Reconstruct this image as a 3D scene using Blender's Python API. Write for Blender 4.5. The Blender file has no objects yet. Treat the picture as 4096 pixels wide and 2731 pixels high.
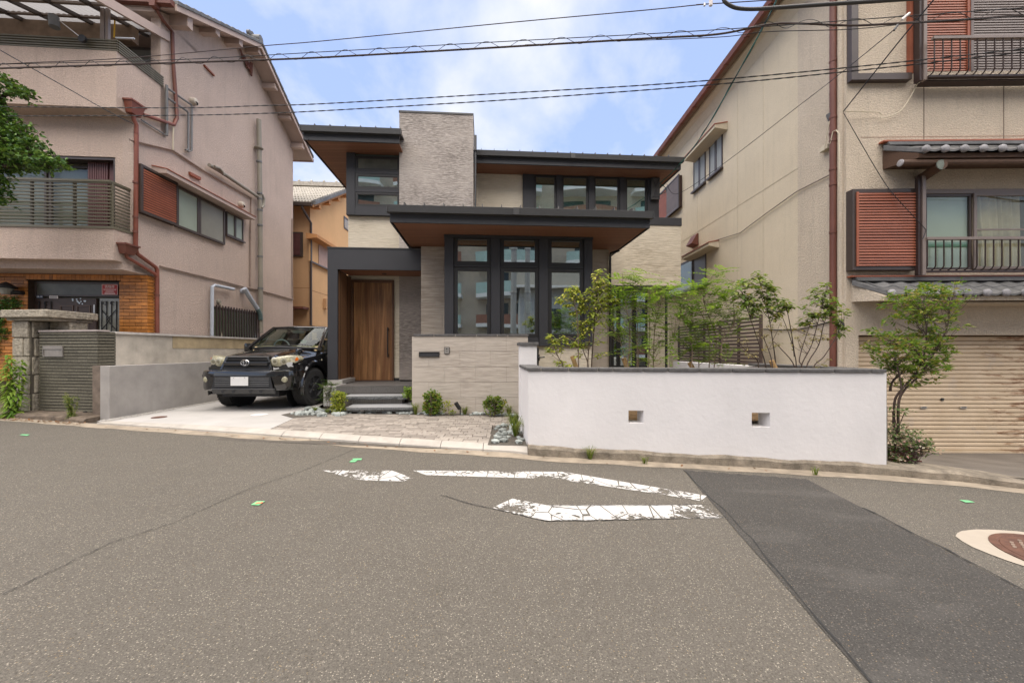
import bpy, bmesh, math, random
from math import sin, cos, tan, pi, radians, sqrt, atan2
from mathutils import Vector, Matrix

random.seed(11)
scene = bpy.context.scene
COL = scene.collection

# ------------------------------------------------------------------ camera
EYE = 1.30                                     # metres above the road under the camera
FPX, CX, CY = 1540.0, 2044.0, 1400.0           # focal length and vanishing point, measured on the 4096 px photograph
cam = bpy.data.cameras.new('camera')
cam.sensor_fit = 'HORIZONTAL'
cam.sensor_width = 36.0
cam.lens = 36.0 * FPX / 4096.0
cam.shift_x = (2048.0 - CX) / 4096.0
cam.shift_y = (CY - 1365.5) / 4096.0
cam.clip_start, cam.clip_end = 0.05, 3000.0
camera = bpy.data.objects.new('camera', cam)
camera.location = (0.0, 0.0, EYE)
camera.rotation_euler = (radians(90), 0.0, 0.0)
COL.objects.link(camera)
scene.camera = camera

# ------------------------------------------------------------------ sky, sun, exposure
SUN_EL, SUN_AZ = radians(74), radians(184)     # azimuth clockwise from +Y: high, behind the photographer
world = bpy.data.worlds.new('World')
scene.world = world
world.use_nodes = True
wt = world.node_tree
wt.nodes.clear()
wout = wt.nodes.new('ShaderNodeOutputWorld')
wbg = wt.nodes.new('ShaderNodeBackground')
wbg.inputs['Strength'].default_value = 0.10
wsky = wt.nodes.new('ShaderNodeTexSky')
wsky.sky_type = 'NISHITA'
wsky.sun_disc = False
wsky.sun_elevation = SUN_EL
wsky.sun_rotation = SUN_AZ
wsky.altitude = 50
wsky.air_density = 1.0
wsky.dust_density = 1.5
wsky.ozone_density = 2.0
# thin broken cloud over the whole sky, projected on a flat layer so that it foreshortens to the horizon
wtc = wt.nodes.new('ShaderNodeTexCoord')
wsep = wt.nodes.new('ShaderNodeSeparateXYZ')
wt.links.new(wtc.outputs['Generated'], wsep.inputs[0])
def wmath(op, a, b=None):
    n = wt.nodes.new('ShaderNodeMath'); n.operation = op
    for i, x in enumerate((a, b)):
        if x is None: continue
        if isinstance(x, (int, float)): n.inputs[i].default_value = x
        else: wt.links.new(x, n.inputs[i])
    return n.outputs[0]
wz = wmath('ADD', wmath('MAXIMUM', wsep.outputs[2], 0.0), 0.35)
wcomb = wt.nodes.new('ShaderNodeCombineXYZ')
wt.links.new(wmath('DIVIDE', wsep.outputs[0], wz), wcomb.inputs[0])
wt.links.new(wmath('DIVIDE', wsep.outputs[1], wz), wcomb.inputs[1])
wn = wt.nodes.new('ShaderNodeTexNoise')
wn.inputs['Scale'].default_value = 1.9
wn.inputs['Detail'].default_value = 7.0
wn.inputs['Roughness'].default_value = 0.55
wn.inputs['Distortion'].default_value = 0.25
wt.links.new(wcomb.outputs[0], wn.inputs['Vector'])
wr = wt.nodes.new('ShaderNodeValToRGB')
wr.color_ramp.elements[0].position = 0.43
wr.color_ramp.elements[0].color = (0, 0, 0, 1)
wr.color_ramp.elements[1].position = 0.64
wr.color_ramp.elements[1].color = (1, 1, 1, 1)
wt.links.new(wn.outputs['Fac'], wr.inputs['Fac'])
whaze = wt.nodes.new('ShaderNodeMix')          # a milky veil under the cloud sheet
whaze.data_type = 'RGBA'
whaze.inputs[0].default_value = 0.8
whaze.inputs[7].default_value = (.86, 1.08, 1.78, 1)
wt.links.new(wsky.outputs[0], whaze.inputs[6])
wmix = wt.nodes.new('ShaderNodeMix')
wmix.data_type = 'RGBA'
wmix.inputs[7].default_value = (2.05, 2.06, 2.12, 1)
wt.links.new(wr.outputs['Color'], wmix.inputs[0])
wt.links.new(whaze.outputs[2], wmix.inputs[6])
wt.links.new(wmix.outputs[2], wbg.inputs['Color'])
wt.links.new(wbg.outputs[0], wout.inputs['Surface'])

sun_data = bpy.data.lights.new('sun', 'SUN')
sun_data.energy = 1.5
sun_data.angle = radians(95)
sun_data.color = (1.0, 0.91, 0.785)
sun = bpy.data.objects.new('sun', sun_data)
sun.rotation_euler = (pi / 2 - SUN_EL, 0.0, pi - SUN_AZ)
sun.location = (0, 0, 30)
COL.objects.link(sun)

scene.view_settings.view_transform = 'Standard'
scene.view_settings.look = 'None'
scene.view_settings.exposure = 2.38
scene.view_settings.gamma = 1.0
scene.view_settings.use_curve_mapping = False
scene.render.engine = 'CYCLES'
scene.cycles.use_denoising = True
scene.cycles.max_bounces = 6
scene.cycles.diffuse_bounces = 3
scene.cycles.glossy_bounces = 3
scene.cycles.transmission_bounces = 4
scene.cycles.transparent_max_bounces = 10
# ------------------------------------------------------------------ measuring helpers
# crops of the photograph used while measuring: origin x, y and magnification
CROPS = dict(A=(0, 0, 2.24), B=(600, 0, 2.24), C=(0, 600, 2.24), D=(600, 600, 2.24), E=(0, 1100, 2.529), F=(760, 1240, 3.564),
             G=(1150, 400, 2.613), H=(1850, 550, 2.476), I=(1250, 950, 2.09), J=(1700, 850, 2.613), K=(2100, 1000, 2.851),
             L=(2600, 1000, 2.767), M=(2600, 0, 2.24), N=(3300, 0, 2.24), O=(3300, 550, 2.24), P=(3300, 1050, 1.742),
             Q=(1000, 1500, 1.96), R=(1200, 1800, 1.3067), S=(2000, 1600, 1.3835), T=(2600, 1850, 1.572), U=(0, 0, 0.57422),
             V=(2500, 400, 1.28), W=(0, 900, 1.948), X=(1140, 740, 1.5454), Y=(3400, 900, 1.931), Z=(1640, 1320, 2.24),
             a=(2400, 1080, 1.92), b=(2700, 0, 1.68))
def c(k, x, y):
    o = CROPS[k]
    return (o[0] + x / o[2], o[1] + y / o[2])

class Frame:
    """A building's own axes: a along its street front, b into its depth, z up."""
    def __init__(s, ox, oy, ang_a, ang_b=None):
        if ang_b is None: ang_b = ang_a
        s.o = Vector((ox, oy, 0)); s.ang = radians(ang_a)
        s.ea = Vector((cos(radians(ang_a)), sin(radians(ang_a)), 0))
        s.eb = Vector((-sin(radians(ang_b)), cos(radians(ang_b)), 0))
    def p(s, a, b, z): return s.o + s.ea * a + s.eb * b + Vector((0, 0, z))
    def _ab(s, x, y):
        dx, dy = x - s.o.x, y - s.o.y
        det = s.ea.x * s.eb.y - s.ea.y * s.eb.x
        return ((dx * s.eb.y - dy * s.eb.x) / det, (s.ea.x * dy - s.ea.y * dx) / det)
    def _ray(s, q):
        dx, dz = (q[0] - CX) / FPX, -(q[1] - CY) / FPX
        a0, b0 = s._ab(0, 0); a1, b1 = s._ab(dx, 1.0)
        return a0, b0, a1 - a0, b1 - b0, dz
    def at_b(s, q, b):
        a0, b0, da, db, dz = s._ray(q); t = (b - b0) / db
        return a0 + da * t, EYE + dz * t
    def at_a(s, q, a):
        a0, b0, da, db, dz = s._ray(q); t = (a - a0) / da
        return b0 + db * t, EYE + dz * t
    def at_z(s, q, z):
        a0, b0, da, db, dz = s._ray(q); t = (z - EYE) / dz
        return a0 + da * t, b0 + db * t
WORLD = Frame(0, 0, 0)
def at_y(q, y): return Vector(((q[0] - CX) / FPX * y, y, EYE - (q[1] - CY) / FPX * y))

def road_z(x):
    x = max(-16.0, min(16.0, x))
    return -0.015 * x if x < 0 else -0.03 * x
def on_road(q, lift=0.0):
    u, v = q[0] - CX, q[1] - CY
    k = 0.015 if u < 0 else 0.03
    t = (EYE - lift) / (v - k * u)
    return Vector((u * t, FPX * t, -k * u * t + lift))
def lot_z(x): return 0.13 - 0.014 * max(0.0, x + 4.0)
def on_lot(q, lift=0.0):
    y = 7.0
    for _ in range(12):
        x = (q[0] - CX) / FPX * y
        y = (EYE - lot_z(x) - lift) * FPX / (q[1] - CY)
    x = (q[0] - CX) / FPX * y
    return Vector((x, y, lot_z(x) + lift))

# ------------------------------------------------------------------ materials
MATS = {}
class NT:
    """Small shader-graph writer."""
    def __init__(s, name):
        s.m = bpy.data.materials.new(name); s.m.use_nodes = True
        s.t = s.m.node_tree; s.t.nodes.clear()
        s.out = s.t.nodes.new('ShaderNodeOutputMaterial')
        s.pos = s.n('ShaderNodeNewGeometry').outputs['Position']
    def n(s, k, **kw):
        x = s.t.nodes.new(k)
        for a, b in kw.items(): setattr(x, a, b)
        return x
    def l(s, a, b): s.t.links.new(a, b)
    def put(s, sock, v):
        if v is None: return
        if hasattr(v, 'is_output'): s.l(v, sock)
        else: sock.default_value = v
    def vec(s, scale=(1, 1, 1), src=None, rot=(0, 0, 0)):
        m = s.n('ShaderNodeMapping'); m.inputs['Scale'].default_value = scale; m.inputs['Rotation'].default_value = rot
        s.l(src or s.pos, m.inputs['Vector']); return m.outputs[0]
    def noise(s, scale=5, detail=4, rough=.55, vec=None, dist=0):
        x = s.n('ShaderNodeTexNoise'); x.inputs['Scale'].default_value = scale; x.inputs['Detail'].default_value = detail
        x.inputs['Roughness'].default_value = rough; x.inputs['Distortion'].default_value = dist
        s.l(vec or s.pos, x.inputs['Vector']); return x.outputs['Fac']
    def voro(s, scale, feature='F1', out='Distance', vec=None, rnd=1):
        x = s.n('ShaderNodeTexVoronoi', feature=feature); x.inputs['Scale'].default_value = scale
        x.inputs['Randomness'].default_value = rnd
        s.l(vec or s.pos, x.inputs['Vector']); return x.outputs[out]
    def math(s, op, a, b=None, clamp=False):
        x = s.n('ShaderNodeMath', operation=op, use_clamp=clamp); s.put(x.inputs[0], a); s.put(x.inputs[1], b); return x.outputs[0]
    def ramp(s, fac, p0, p1, c0=(0, 0, 0), c1=(1, 1, 1), mode='LINEAR'):
        x = s.n('ShaderNodeValToRGB'); e = x.color_ramp.elements; x.color_ramp.interpolation = mode
        e[0].position = p0; e[1].position = p1; e[0].color = (*c0, 1); e[1].color = (*c1, 1)
        s.l(fac, x.inputs['Fac']); return x.outputs['Color']
    def mix(s, fac, a, b, blend='MIX'):
        x = s.n('ShaderNodeMix', data_type='RGBA', blend_type=blend)
        s.put(x.inputs[0], fac)
        for i, v in ((6, a), (7, b)): s.put(x.inputs[i], (*v, 1) if isinstance(v, tuple) and len(v) == 3 else v)
        return x.outputs[2]
    def bump(s, h, strength=.3, dist=.01, nrm=None):
        x = s.n('ShaderNodeBump'); x.inputs['Strength'].default_value = strength; x.inputs['Distance'].default_value = dist
        s.l(h, x.inputs['Height'])
        if nrm is not None: s.l(nrm, x.inputs['Normal'])
        return x.outputs['Normal']
    def sep(s, v=None):
        x = s.n('ShaderNodeSeparateXYZ'); s.l(v or s.pos, x.inputs[0]); return x.outputs
    def bsdf(s, col, rough=.6, nrm=None, metal=0, spec=.5, **kw):
        b = s.n('ShaderNodeBsdfPrincipled')
        s.put(b.inputs['Base Color'], (*col, 1) if isinstance(col, tuple) and len(col) == 3 else col)
        s.put(b.inputs['Roughness'], rough); s.put(b.inputs['Metallic'], metal)
        s.put(b.inputs['Specular IOR Level'], spec)
        if nrm is not None: s.l(nrm, b.inputs['Normal'])
        for k, v in kw.items(): s.put(b.inputs[k.replace('_', ' ')], v)
        return b.outputs[0]
    def done(s, sh):
        s.l(sh, s.out.inputs['Surface']); MATS[s.m.name] = s.m; return s.m
def sc_(col, k): return tuple(min(1.0, x * k) for x in col)

def M(name, col, rough=.6, var=.08, vs=3.0, bump=0, bs=60, metal=0, spec=.4, obj=0.0, dirt=0.0, bd=.006, stretch=(1, 1, 1)):
    """Plain surface: a base colour with soft blotches, fine relief, optional grime and object-to-object variation."""
    if name in MATS: return MATS[name]
    t = NT(name)
    v = t.vec(stretch)
    cc = t.mix(t.ramp(t.noise(vs, 5, .6, v), .3, .7), sc_(col, 1 - var), sc_(col, 1 + var))
    if dirt:
        d = t.ramp(t.noise(1.1, 6, .65, t.vec((1.6, 1.6, .35))), .5, .78)
        cc = t.mix(t.math('MULTIPLY', d, dirt), cc, sc_(col, .45))
    if obj:
        oi = t.n('ShaderNodeObjectInfo')
        k = t.math('ADD', t.math('MULTIPLY', oi.outputs['Random'], 2 * obj), 1 - obj)
        h = t.n('ShaderNodeHueSaturation'); t.l(k, h.inputs['Value']); t.l(cc, h.inputs['Color']); cc = h.outputs[0]
    nrm = t.bump(t.noise(bs, 3, .6, v), bump, bd) if bump else None
    return t.done(t.bsdf(cc, rough, nrm, metal, spec))

def stucco(name, col, scale=42, strength=.9, stain=.25, var=.06):
    t = NT(name)
    v = t.vec((1, 1, 1.5))
    h = t.ramp(t.noise(scale, 2.5, .55, v, .6), .38, .66)
    cc = t.mix(t.ramp(t.noise(1.2, 6, .6), .35, .7), sc_(col, 1 - var), sc_(col, 1 + var))
    st = t.ramp(t.noise(2.2, 5, .7, t.vec((3.2, 3.2, .22))), .52, .8)
    cc = t.mix(t.math('MULTIPLY', st, stain), cc, sc_(col, .55))
    cc = t.mix(t.math('MULTIPLY', t.math('SUBTRACT', 1.0, h), .34), cc, sc_(col, .5))  # shade in the pits of the relief put into the colour
    return t.done(t.bsdf(cc, .92, t.bump(h, strength, .008), spec=.15))

def glass(name, tint=(.75, .85, .8), refl=.22, clear=.9):
    t = NT(name)
    g = t.n('ShaderNodeNewGeometry'); dt = t.n('ShaderNodeVectorMath', operation='DOT_PRODUCT')
    t.l(g.outputs['Normal'], dt.inputs[0]); t.l(g.outputs['Incoming'], dt.inputs[1])
    k = t.math('SUBTRACT', 1.0, t.math('ABSOLUTE', dt.outputs['Value']), True)
    fac = t.math('ADD', t.math('MULTIPLY', t.math('POWER', k, 5.0), .9), refl + .04, True)      # Schlick, alike from both sides
    tr = t.n('ShaderNodeBsdfTransparent'); tr.inputs['Color'].default_value = (*sc_(tint, clear), 1)
    gl = t.n('ShaderNodeBsdfGlossy'); gl.inputs['Roughness'].default_value = .0
    gl.inputs['Color'].default_value = (.93, .97, .95, 1)
    nb = t.bump(t.noise(.9, 1, .4, t.vec((1, 1, 1.0))), .25, .012)          # slightly bowed float-glass panes
    t.l(nb, gl.inputs['Normal'])
    mx = t.n('ShaderNodeMixShader'); t.l(fac, mx.inputs[0]); t.l(tr.outputs[0], mx.inputs[1]); t.l(gl.outputs[0], mx.inputs[2])
    return t.done(mx.outputs[0])

# ------------------------------------------------------------------ mesh builders
class MB:
    def __init__(s): s.v = []; s.f = []
    def add(s, vs, fs):
        n = len(s.v); s.v += [Vector(v) for v in vs]; s.f += [tuple(i + n for i in f) for f in fs]; return s
    def hexa(s, P):
        return s.add(P, [(3, 2, 1, 0), (4, 5, 6, 7), (0, 1, 5, 4), (1, 2, 6, 5), (2, 3, 7, 6), (3, 0, 4, 7)])
    def box(s, F, a0, a1, b0, b1, z0, z1):
        if a1 < a0: a0, a1 = a1, a0
        if b1 < b0: b0, b1 = b1, b0
        if z1 < z0: z0, z1 = z1, z0
        return s.hexa([F.p(a0, b0, z0), F.p(a1, b0, z0), F.p(a1, b1, z0), F.p(a0, b1, z0),
                       F.p(a0, b0, z1), F.p(a1, b0, z1), F.p(a1, b1, z1), F.p(a0, b1, z1)])
    def prism(s, base, d):
        """extrude a closed polygon of world points by vector d"""
        n = len(base); d = Vector(d); base = [Vector(b) for b in base]
        s.add(base + [b + d for b in base],
              [tuple(range(n))[::-1], tuple(range(n, 2 * n))] + [(i, (i + 1) % n, n + (i + 1) % n, n + i) for i in range(n)])
        return s
    def ring(s, outer, inner, d):
        """a frame: outer and inner loops with the same count, extruded by d"""
        n = len(outer); d = Vector(d); o = [Vector(x) for x in outer]; i_ = [Vector(x) for x in inner]
        vs = o + i_ + [x + d for x in o] + [x + d for x in i_]; fs = []
        for k in range(n):
            j = (k + 1) % n
            fs += [(k, n + k, n + j, j), (2 * n + k, 2 * n + j, 3 * n + j, 3 * n + k), (k, j, 2 * n + j, 2 * n + k), (n + k, 3 * n + k, 3 * n + j, n + j)]
        return s.add(vs, fs)
    def tube(s, pts, r, n=8, cap=True, up=None):
        pts = [Vector(p) for p in pts]; m = len(pts)
        rs = list(r) if isinstance(r, (list, tuple)) else [r] * m
        vs = []; last = None
        for i, p in enumerate(pts):
            d = (pts[min(i + 1, m - 1)] - pts[max(i - 1, 0)])
            if d.length < 1e-9: d = Vector((0, 0, 1))
            d.normalize()
            if last is None:
                x = d.orthogonal().normalized() if up is None else d.cross(up).normalized()
            else:
                x = last - d * last.dot(d)
                x = x.normalized() if x.length > 1e-6 else d.orthogonal().normalized()
            last = x; y = d.cross(x)
            vs += [p + (x * cos(2 * pi * k / n) + y * sin(2 * pi * k / n)) * rs[i] for k in range(n)]
        fs = [(i * n + k, i * n + (k + 1) % n, (i + 1) * n + (k + 1) % n, (i + 1) * n + k) for i in range(m - 1) for k in range(n)]
        if cap: fs += [tuple(range(n))[::-1], tuple(range((m - 1) * n, m * n))]
        return s.add(vs, fs)
    def lathe(s, centre, axis, prof, n=20, xdir=None, cap=True):
        """prof: list of (radius, distance along axis)"""
        ax = Vector(axis).normalized(); x = ax.orthogonal().normalized() if xdir is None else Vector(xdir).normalized(); y = ax.cross(x)
        ctr = Vector(centre); vs = []
        for r, h in prof: vs += [ctr + ax * h + (x * cos(2 * pi * k / n) + y * sin(2 * pi * k / n)) * max(r, 1e-4) for k in range(n)]
        m = len(prof)
        fs = [(i * n + k, i * n + (k + 1) % n, (i + 1) * n + (k + 1) % n, (i + 1) * n + k) for i in range(m - 1) for k in range(n)]
        if cap: fs += [tuple(range(n))[::-1], tuple(range((m - 1) * n, m * n))]
        return s.add(vs, fs)
    def quad(s, a, b, cc, d): return s.add([a, b, cc, d], [(0, 1, 2, 3)])
    def mesh(s, name, off=Vector((0, 0, 0)), bevel=0, smooth=False, seg=1):
        me = bpy.data.meshes.new(name)
        me.from_pydata([tuple(v - off) for v in s.v], [], s.f)
        bm = bmesh.new(); bm.from_mesh(me)
        bmesh.ops.recalc_face_normals(bm, faces=bm.faces)
        if bevel:
            es = [e for e in bm.edges if len(e.link_faces) == 2 and e.calc_face_angle(0) > .5]
            bmesh.ops.bevel(bm, geom=es, offset=bevel, segments=seg, profile=.6, affect='EDGES', clamp_overlap=True)
        bm.to_mesh(me); bm.free()
        if smooth:
            for p in me.polygons: p.use_smooth = True
            try: me.set_sharp_from_angle(angle=radians(40))
            except Exception: pass
        return me
    def build(s, name, mat, parent=None, bevel=0, smooth=False, seg=1):
        if parent is None:
            lo = [min(v[i] for v in s.v) for i in range(3)]; hi = [max(v[i] for v in s.v) for i in range(3)]
            off = Vector(((lo[0] + hi[0]) / 2, (lo[1] + hi[1]) / 2, lo[2]))
        else: off = ROOT[parent.name]
        me = s.mesh(name, off, bevel, smooth, seg)
        me.materials.append(mat)
        o = bpy.data.objects.new(name, me); COL.objects.link(o)
        if parent is None: o.location = off
        else: o.parent = parent
        ROOT[o.name] = off
        return o
ROOT = {}

def tag(o, label=None, cat=None, group=None, kind=None):
    if label: o['label'] = label
    if cat: o['category'] = cat
    if group: o['group'] = group
    if kind: o['kind'] = kind
    return o
def thing(name, label, cat, loc, group=None):
    o = bpy.data.objects.new(name, None); COL.objects.link(o)
    o.location = loc; o.empty_display_size = .2; ROOT[o.name] = Vector(loc)
    return tag(o, label, cat, group)
def struct(name, mb, mat, **kw):
    return tag(mb.build(name, mat, None, **kw), kind='structure')

UNITS = {}
def unit(mat, bevel=.0, key='box'):
    """a shared 1 m cube mesh (slightly eased edges) for slats, bars, bricks"""
    k = (mat.name, key, bevel)
    if k not in UNITS:
        mb = MB().box(WORLD, -.5, .5, -.5, .5, -.5, .5)
        me = mb.mesh(key, bevel=bevel); me.materials.append(mat); UNITS[k] = me
    return UNITS[k]
def piece(name, mat, parent, F, a0, a1, b0, b1, z0, z1, axis='a', bevel=.0, tilt=0.0, tilt_axis='a'):
    """one slat / brick / bar: an object of its own that shares its mesh with its likes"""
    o = bpy.data.objects.new(name, unit(mat, bevel)); COL.objects.link(o)
    ex = F.ea if axis == 'a' else Vector((F.eb.y, -F.eb.x, 0))
    ey = Vector((-ex.y, ex.x, 0)); ez = Vector((0, 0, 1))
    if tilt:
        R = Matrix.Rotation(tilt, 3, ex if tilt_axis == 'a' else ey)
        ex, ey, ez = R @ ex, R @ ey, R @ ez
    ctr = F.p((a0 + a1) / 2, (b0 + b1) / 2, (z0 + z1) / 2) - ROOT[parent.name]
    da, db, dz = abs(a1 - a0), abs(b1 - b0), abs(z1 - z0)
    o.parent = parent
    o.matrix_local = Matrix(((ex.x * da, ey.x * db, ez.x * dz, ctr.x), (ex.y * da, ey.y * db, ez.y * dz, ctr.y),
                             (ex.z * da, ey.z * db, ez.z * dz, ctr.z), (0, 0, 0, 1)))
    ROOT[o.name] = ROOT[parent.name]
    return o
def inst(name, me, parent, Mw):
    o = bpy.data.objects.new(name, me); COL.objects.link(o); o.parent = parent
    Ml = Mw.copy(); Ml.translation = Mw.translation - ROOT[parent.name]
    o.matrix_local = Ml; ROOT[o.name] = ROOT[parent.name]
    return o

def text_mesh(s, size, extrude=.001):
    cu = bpy.data.curves.new('lettering', 'FONT'); cu.body = s; cu.size = size; cu.extrude = extrude
    cu.align_x = 'CENTER'; cu.align_y = 'CENTER'
    ob = bpy.data.objects.new('lettering', cu); COL.objects.link(ob)
    dg = bpy.context.evaluated_depsgraph_get(); dg.update()
    me = bpy.data.meshes.new_from_object(ob.evaluated_get(dg))
    bpy.data.objects.remove(ob); bpy.data.curves.remove(cu)
    return me
def lettering(s, size, mat, parent, F, a, b, z, name='lettering'):
    me = text_mesh(s, size); me.materials.clear(); me.materials.append(mat)
    ex, ez = F.ea, Vector((0, 0, 1)); ey = ex.cross(ez)          # text plane faces the street
    p = F.p(a, b, z)
    return inst(name, me, parent, Matrix(((ex.x, ez.x, ey.x, p.x), (ex.y, ez.y, ey.y, p.y), (ex.z, ez.z, ey.z, p.z), (0, 0, 0, 1))))

def window(parent, F, a0, a1, z0, z1, b, fw, frame_mat, glass_mat, depth=.05, name='window', recess=.02, sub=True):
    """one window: a frame part with its pane as a sub-part; b is the face of the frame"""
    P = lambda a, z, bb: F.p(a, bb, z)
    fr = MB().ring([P(a0, z0, b), P(a1, z0, b), P(a1, z1, b), P(a0, z1, b)],
                   [P(a0 + fw, z0 + fw, b), P(a1 - fw, z0 + fw, b), P(a1 - fw, z1 - fw, b), P(a0 + fw, z1 - fw, b)], F.eb * depth).build(name, frame_mat, parent, bevel=.004)
    MB().box(F, a0 + fw - .003, a1 - fw + .003, b + recess, b + recess + .006, z0 + fw - .003, z1 - fw + .003).build('pane', glass_mat, fr)
    return fr
def window_side(parent, F, b0, b1, z0, z1, a, fw, frame_mat, glass_mat, out=1, depth=.05, name='window', recess=.02):
    P = lambda bb, z, aa: F.p(aa, bb, z)
    fr = MB().ring([P(b0, z0, a), P(b1, z0, a), P(b1, z1, a), P(b0, z1, a)],
                   [P(b0 + fw, z0 + fw, a), P(b1 - fw, z0 + fw, a), P(b1 - fw, z1 - fw, a), P(b0 + fw, z1 - fw, a)], F.ea * (-out * depth)).build(name, frame_mat, parent, bevel=.004)
    x0, x1 = a - out * recess, a - out * (recess + .006)
    MB().box(F, min(x0, x1), max(x0, x1), b0 + fw - .003, b1 - fw + .003, z0 + fw - .003, z1 - fw + .003).build('pane', glass_mat, fr)
    return fr
# ------------------------------------------------------------------ the materials of this street
def asphalt_mat(name, base, chips, rub=.0):
    t = NT(name)
    cell = t.voro(140, out='Color')
    cs = t.n('ShaderNodeSeparateColor'); t.l(cell, cs.inputs[0])
    d = t.voro(140)
    cc = t.mix(t.ramp(t.noise(.55, 6, .6), .3, .72), sc_(base, .86), sc_(base, 1.14))
    cc = t.mix(t.ramp(t.noise(3.5, 5, .7), .35, .75), cc, sc_(base, 1.1))
    cc = t.mix(t.math('MULTIPLY', t.ramp(t.noise(1, 4, .6, t.vec((.12, .85, 1), rot=(0, 0, .12))), .42, .66), .5), cc, sc_(base, .78))   # wheel-polished lanes
    cc = t.mix(t.math('MULTIPLY', t.ramp(t.noise(2.3, 5, .7), .66, .74), .45), cc, sc_(base, .5))   # oil spots
    grain = t.ramp(t.noise(120, 2, .7), .3, .72)
    cc = t.mix(grain, sc_(base, .5), cc)
    chipmask = t.math('MULTIPLY', t.ramp(cs.outputs[0], .66, .96), t.ramp(d, .30, .52, (1, 1, 1), (0, 0, 0)))
    chipcol = t.mix(cs.outputs[1], sc_(chips, .75), sc_(chips, 1.5))
    chipcol = t.mix(t.ramp(cs.outputs[2], .82, .9), chipcol, (.30, .21, .11))
    cc = t.mix(t.math('MULTIPLY', chipmask, .7), cc, chipcol)
    hole = t.math('MULTIPLY', t.ramp(cs.outputs[1], .08, .26, (1, 1, 1), (0, 0, 0)), t.ramp(d, .28, .5, (1, 1, 1), (0, 0, 0)))
    cc = t.mix(t.math('MULTIPLY', hole, .75), cc, sc_(base, .25))
    if rub:
        sm = t.ramp(t.noise(1.4, 4, .6, t.vec((.55, 1.7, 1), rot=(0, 0, .5))), .52, .74)
        cc = t.mix(t.math('MULTIPLY', sm, rub), cc, sc_(base, 2.1))
    h = t.math('ADD', t.math('MULTIPLY', d, .6), t.noise(130, 3, .7))
    return t.done(t.bsdf(cc, .88, t.bump(h, .55, .008), spec=.25))
asphalt = asphalt_mat('asphalt', (.146, .130, .108), (.34, .30, .24))
asphalt_new = asphalt_mat('dark_asphalt', (.076, .070, .063), (.18, .165, .14), .30)

def paint_mat():
    t = NT('worn_road_paint')
    n = t.noise(26, 6, .7); n2 = t.noise(1.5, 5, .62)
    crack = t.voro(4.0, 'DISTANCE_TO_EDGE', vec=t.vec((1.3, .8, 1)))
    m = t.math('ADD', t.math('MULTIPLY', n, .42), t.math('MULTIPLY', n2, .8))
    m = t.ramp(m, .635, .66, (1, 1, 1), (0, 0, 0))
    m = t.math('MULTIPLY', m, t.ramp(crack, .010, .022))
    tr = t.n('ShaderNodeBsdfTransparent')
    b = t.bsdf(t.mix(t.noise(14, 4), (.40, .385, .36), (.56, .54, .51)), .75, t.bump(t.noise(90, 3), .3, .004), spec=.3)
    mx = t.n('ShaderNodeMixShader'); t.l(m, mx.inputs[0]); t.l(tr.outputs[0], mx.inputs[1]); t.l(b, mx.inputs[2])
    return t.done(mx.outputs[0])
road_paint = paint_mat()
crack_mat = M('tar_crack', (.028, .027, .026), .9, .2, 40)

drive_concrete = M('pale_driveway_concrete', (.42, .40, .375), .8, .08, 1.3, .12, 160, dirt=.22)
old_concrete = M('stained_old_concrete', (.25, .21, .16), .92, .4, 9, .8, 70, dirt=.5, bd=.02)
gutter_concrete = M('sandy_gutter_concrete', (.29, .24, .18), .9, .25, 6, .5, 90, dirt=.5)
kerb_concrete = M('new_kerb_concrete', (.40, .365, .32), .82, .12, 5, .25, 120, dirt=.25)
wall_concrete = M('grey_retaining_concrete', (.34, .315, .29), .85, .16, 2.2, .2, 90, dirt=.35)
wall_concrete_old = M('patched_render', (.48, .43, .36), .9, .22, 3.5, .5, 60, dirt=.3)
ochre_render = M('ochre_old_render', (.42, .33, .20), .9, .2, 5, .3, 60, dirt=.4)
apron_concrete = M('worn_apron_concrete', (.15, .128, .105), .9, .2, 2.2, .5, 110, dirt=.5)
soil = M('brown_soil', (.20, .125, .062), .95, .35, 12, 1.0, 45, bd=.03)
earth = M('plain_earth', (.17, .14, .11), .95, .2, 2)
gravel_mat = M('pale_gravel', (.46, .43, .39), .85, .35, 45, .4, 80, obj=.3)
rock_mat = M('blue_grey_rock', (.29, .31, .29), .8, .3, 14, .7, 30, obj=.35, bd=.02)
paver_mat = None
def mk_paver():
    t = NT('paving_brick_face')
    oi = t.n('ShaderNodeObjectInfo')
    cc = t.mix(oi.outputs['Random'], (.17, .15, .132), (.40, .355, .31))
    cc = t.mix(t.ramp(t.noise(22, 4, .7), .35, .75), cc, (.25, .215, .18))
    wet = t.ramp(t.noise(2.6, 5, .65), .60, .66)
    sx = t.sep()
    near = t.ramp(t.math('ADD', t.math('MULTIPLY', sx[0], .20), t.math('MULTIPLY', sx[1], -.35)), -2.1, -1.55)
    cc = t.mix(t.math('MULTIPLY', t.math('MULTIPLY', wet, near), .75), cc, (.11, .085, .06))     # damp moss stain by the street
    return t.done(t.bsdf(cc, .85, t.bump(t.noise(110, 3), .3, .005), spec=.25))
paver_mat = mk_paver()
joint_sand = M('joint_sand', (.09, .078, .064), .95, .2, 20)

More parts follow.
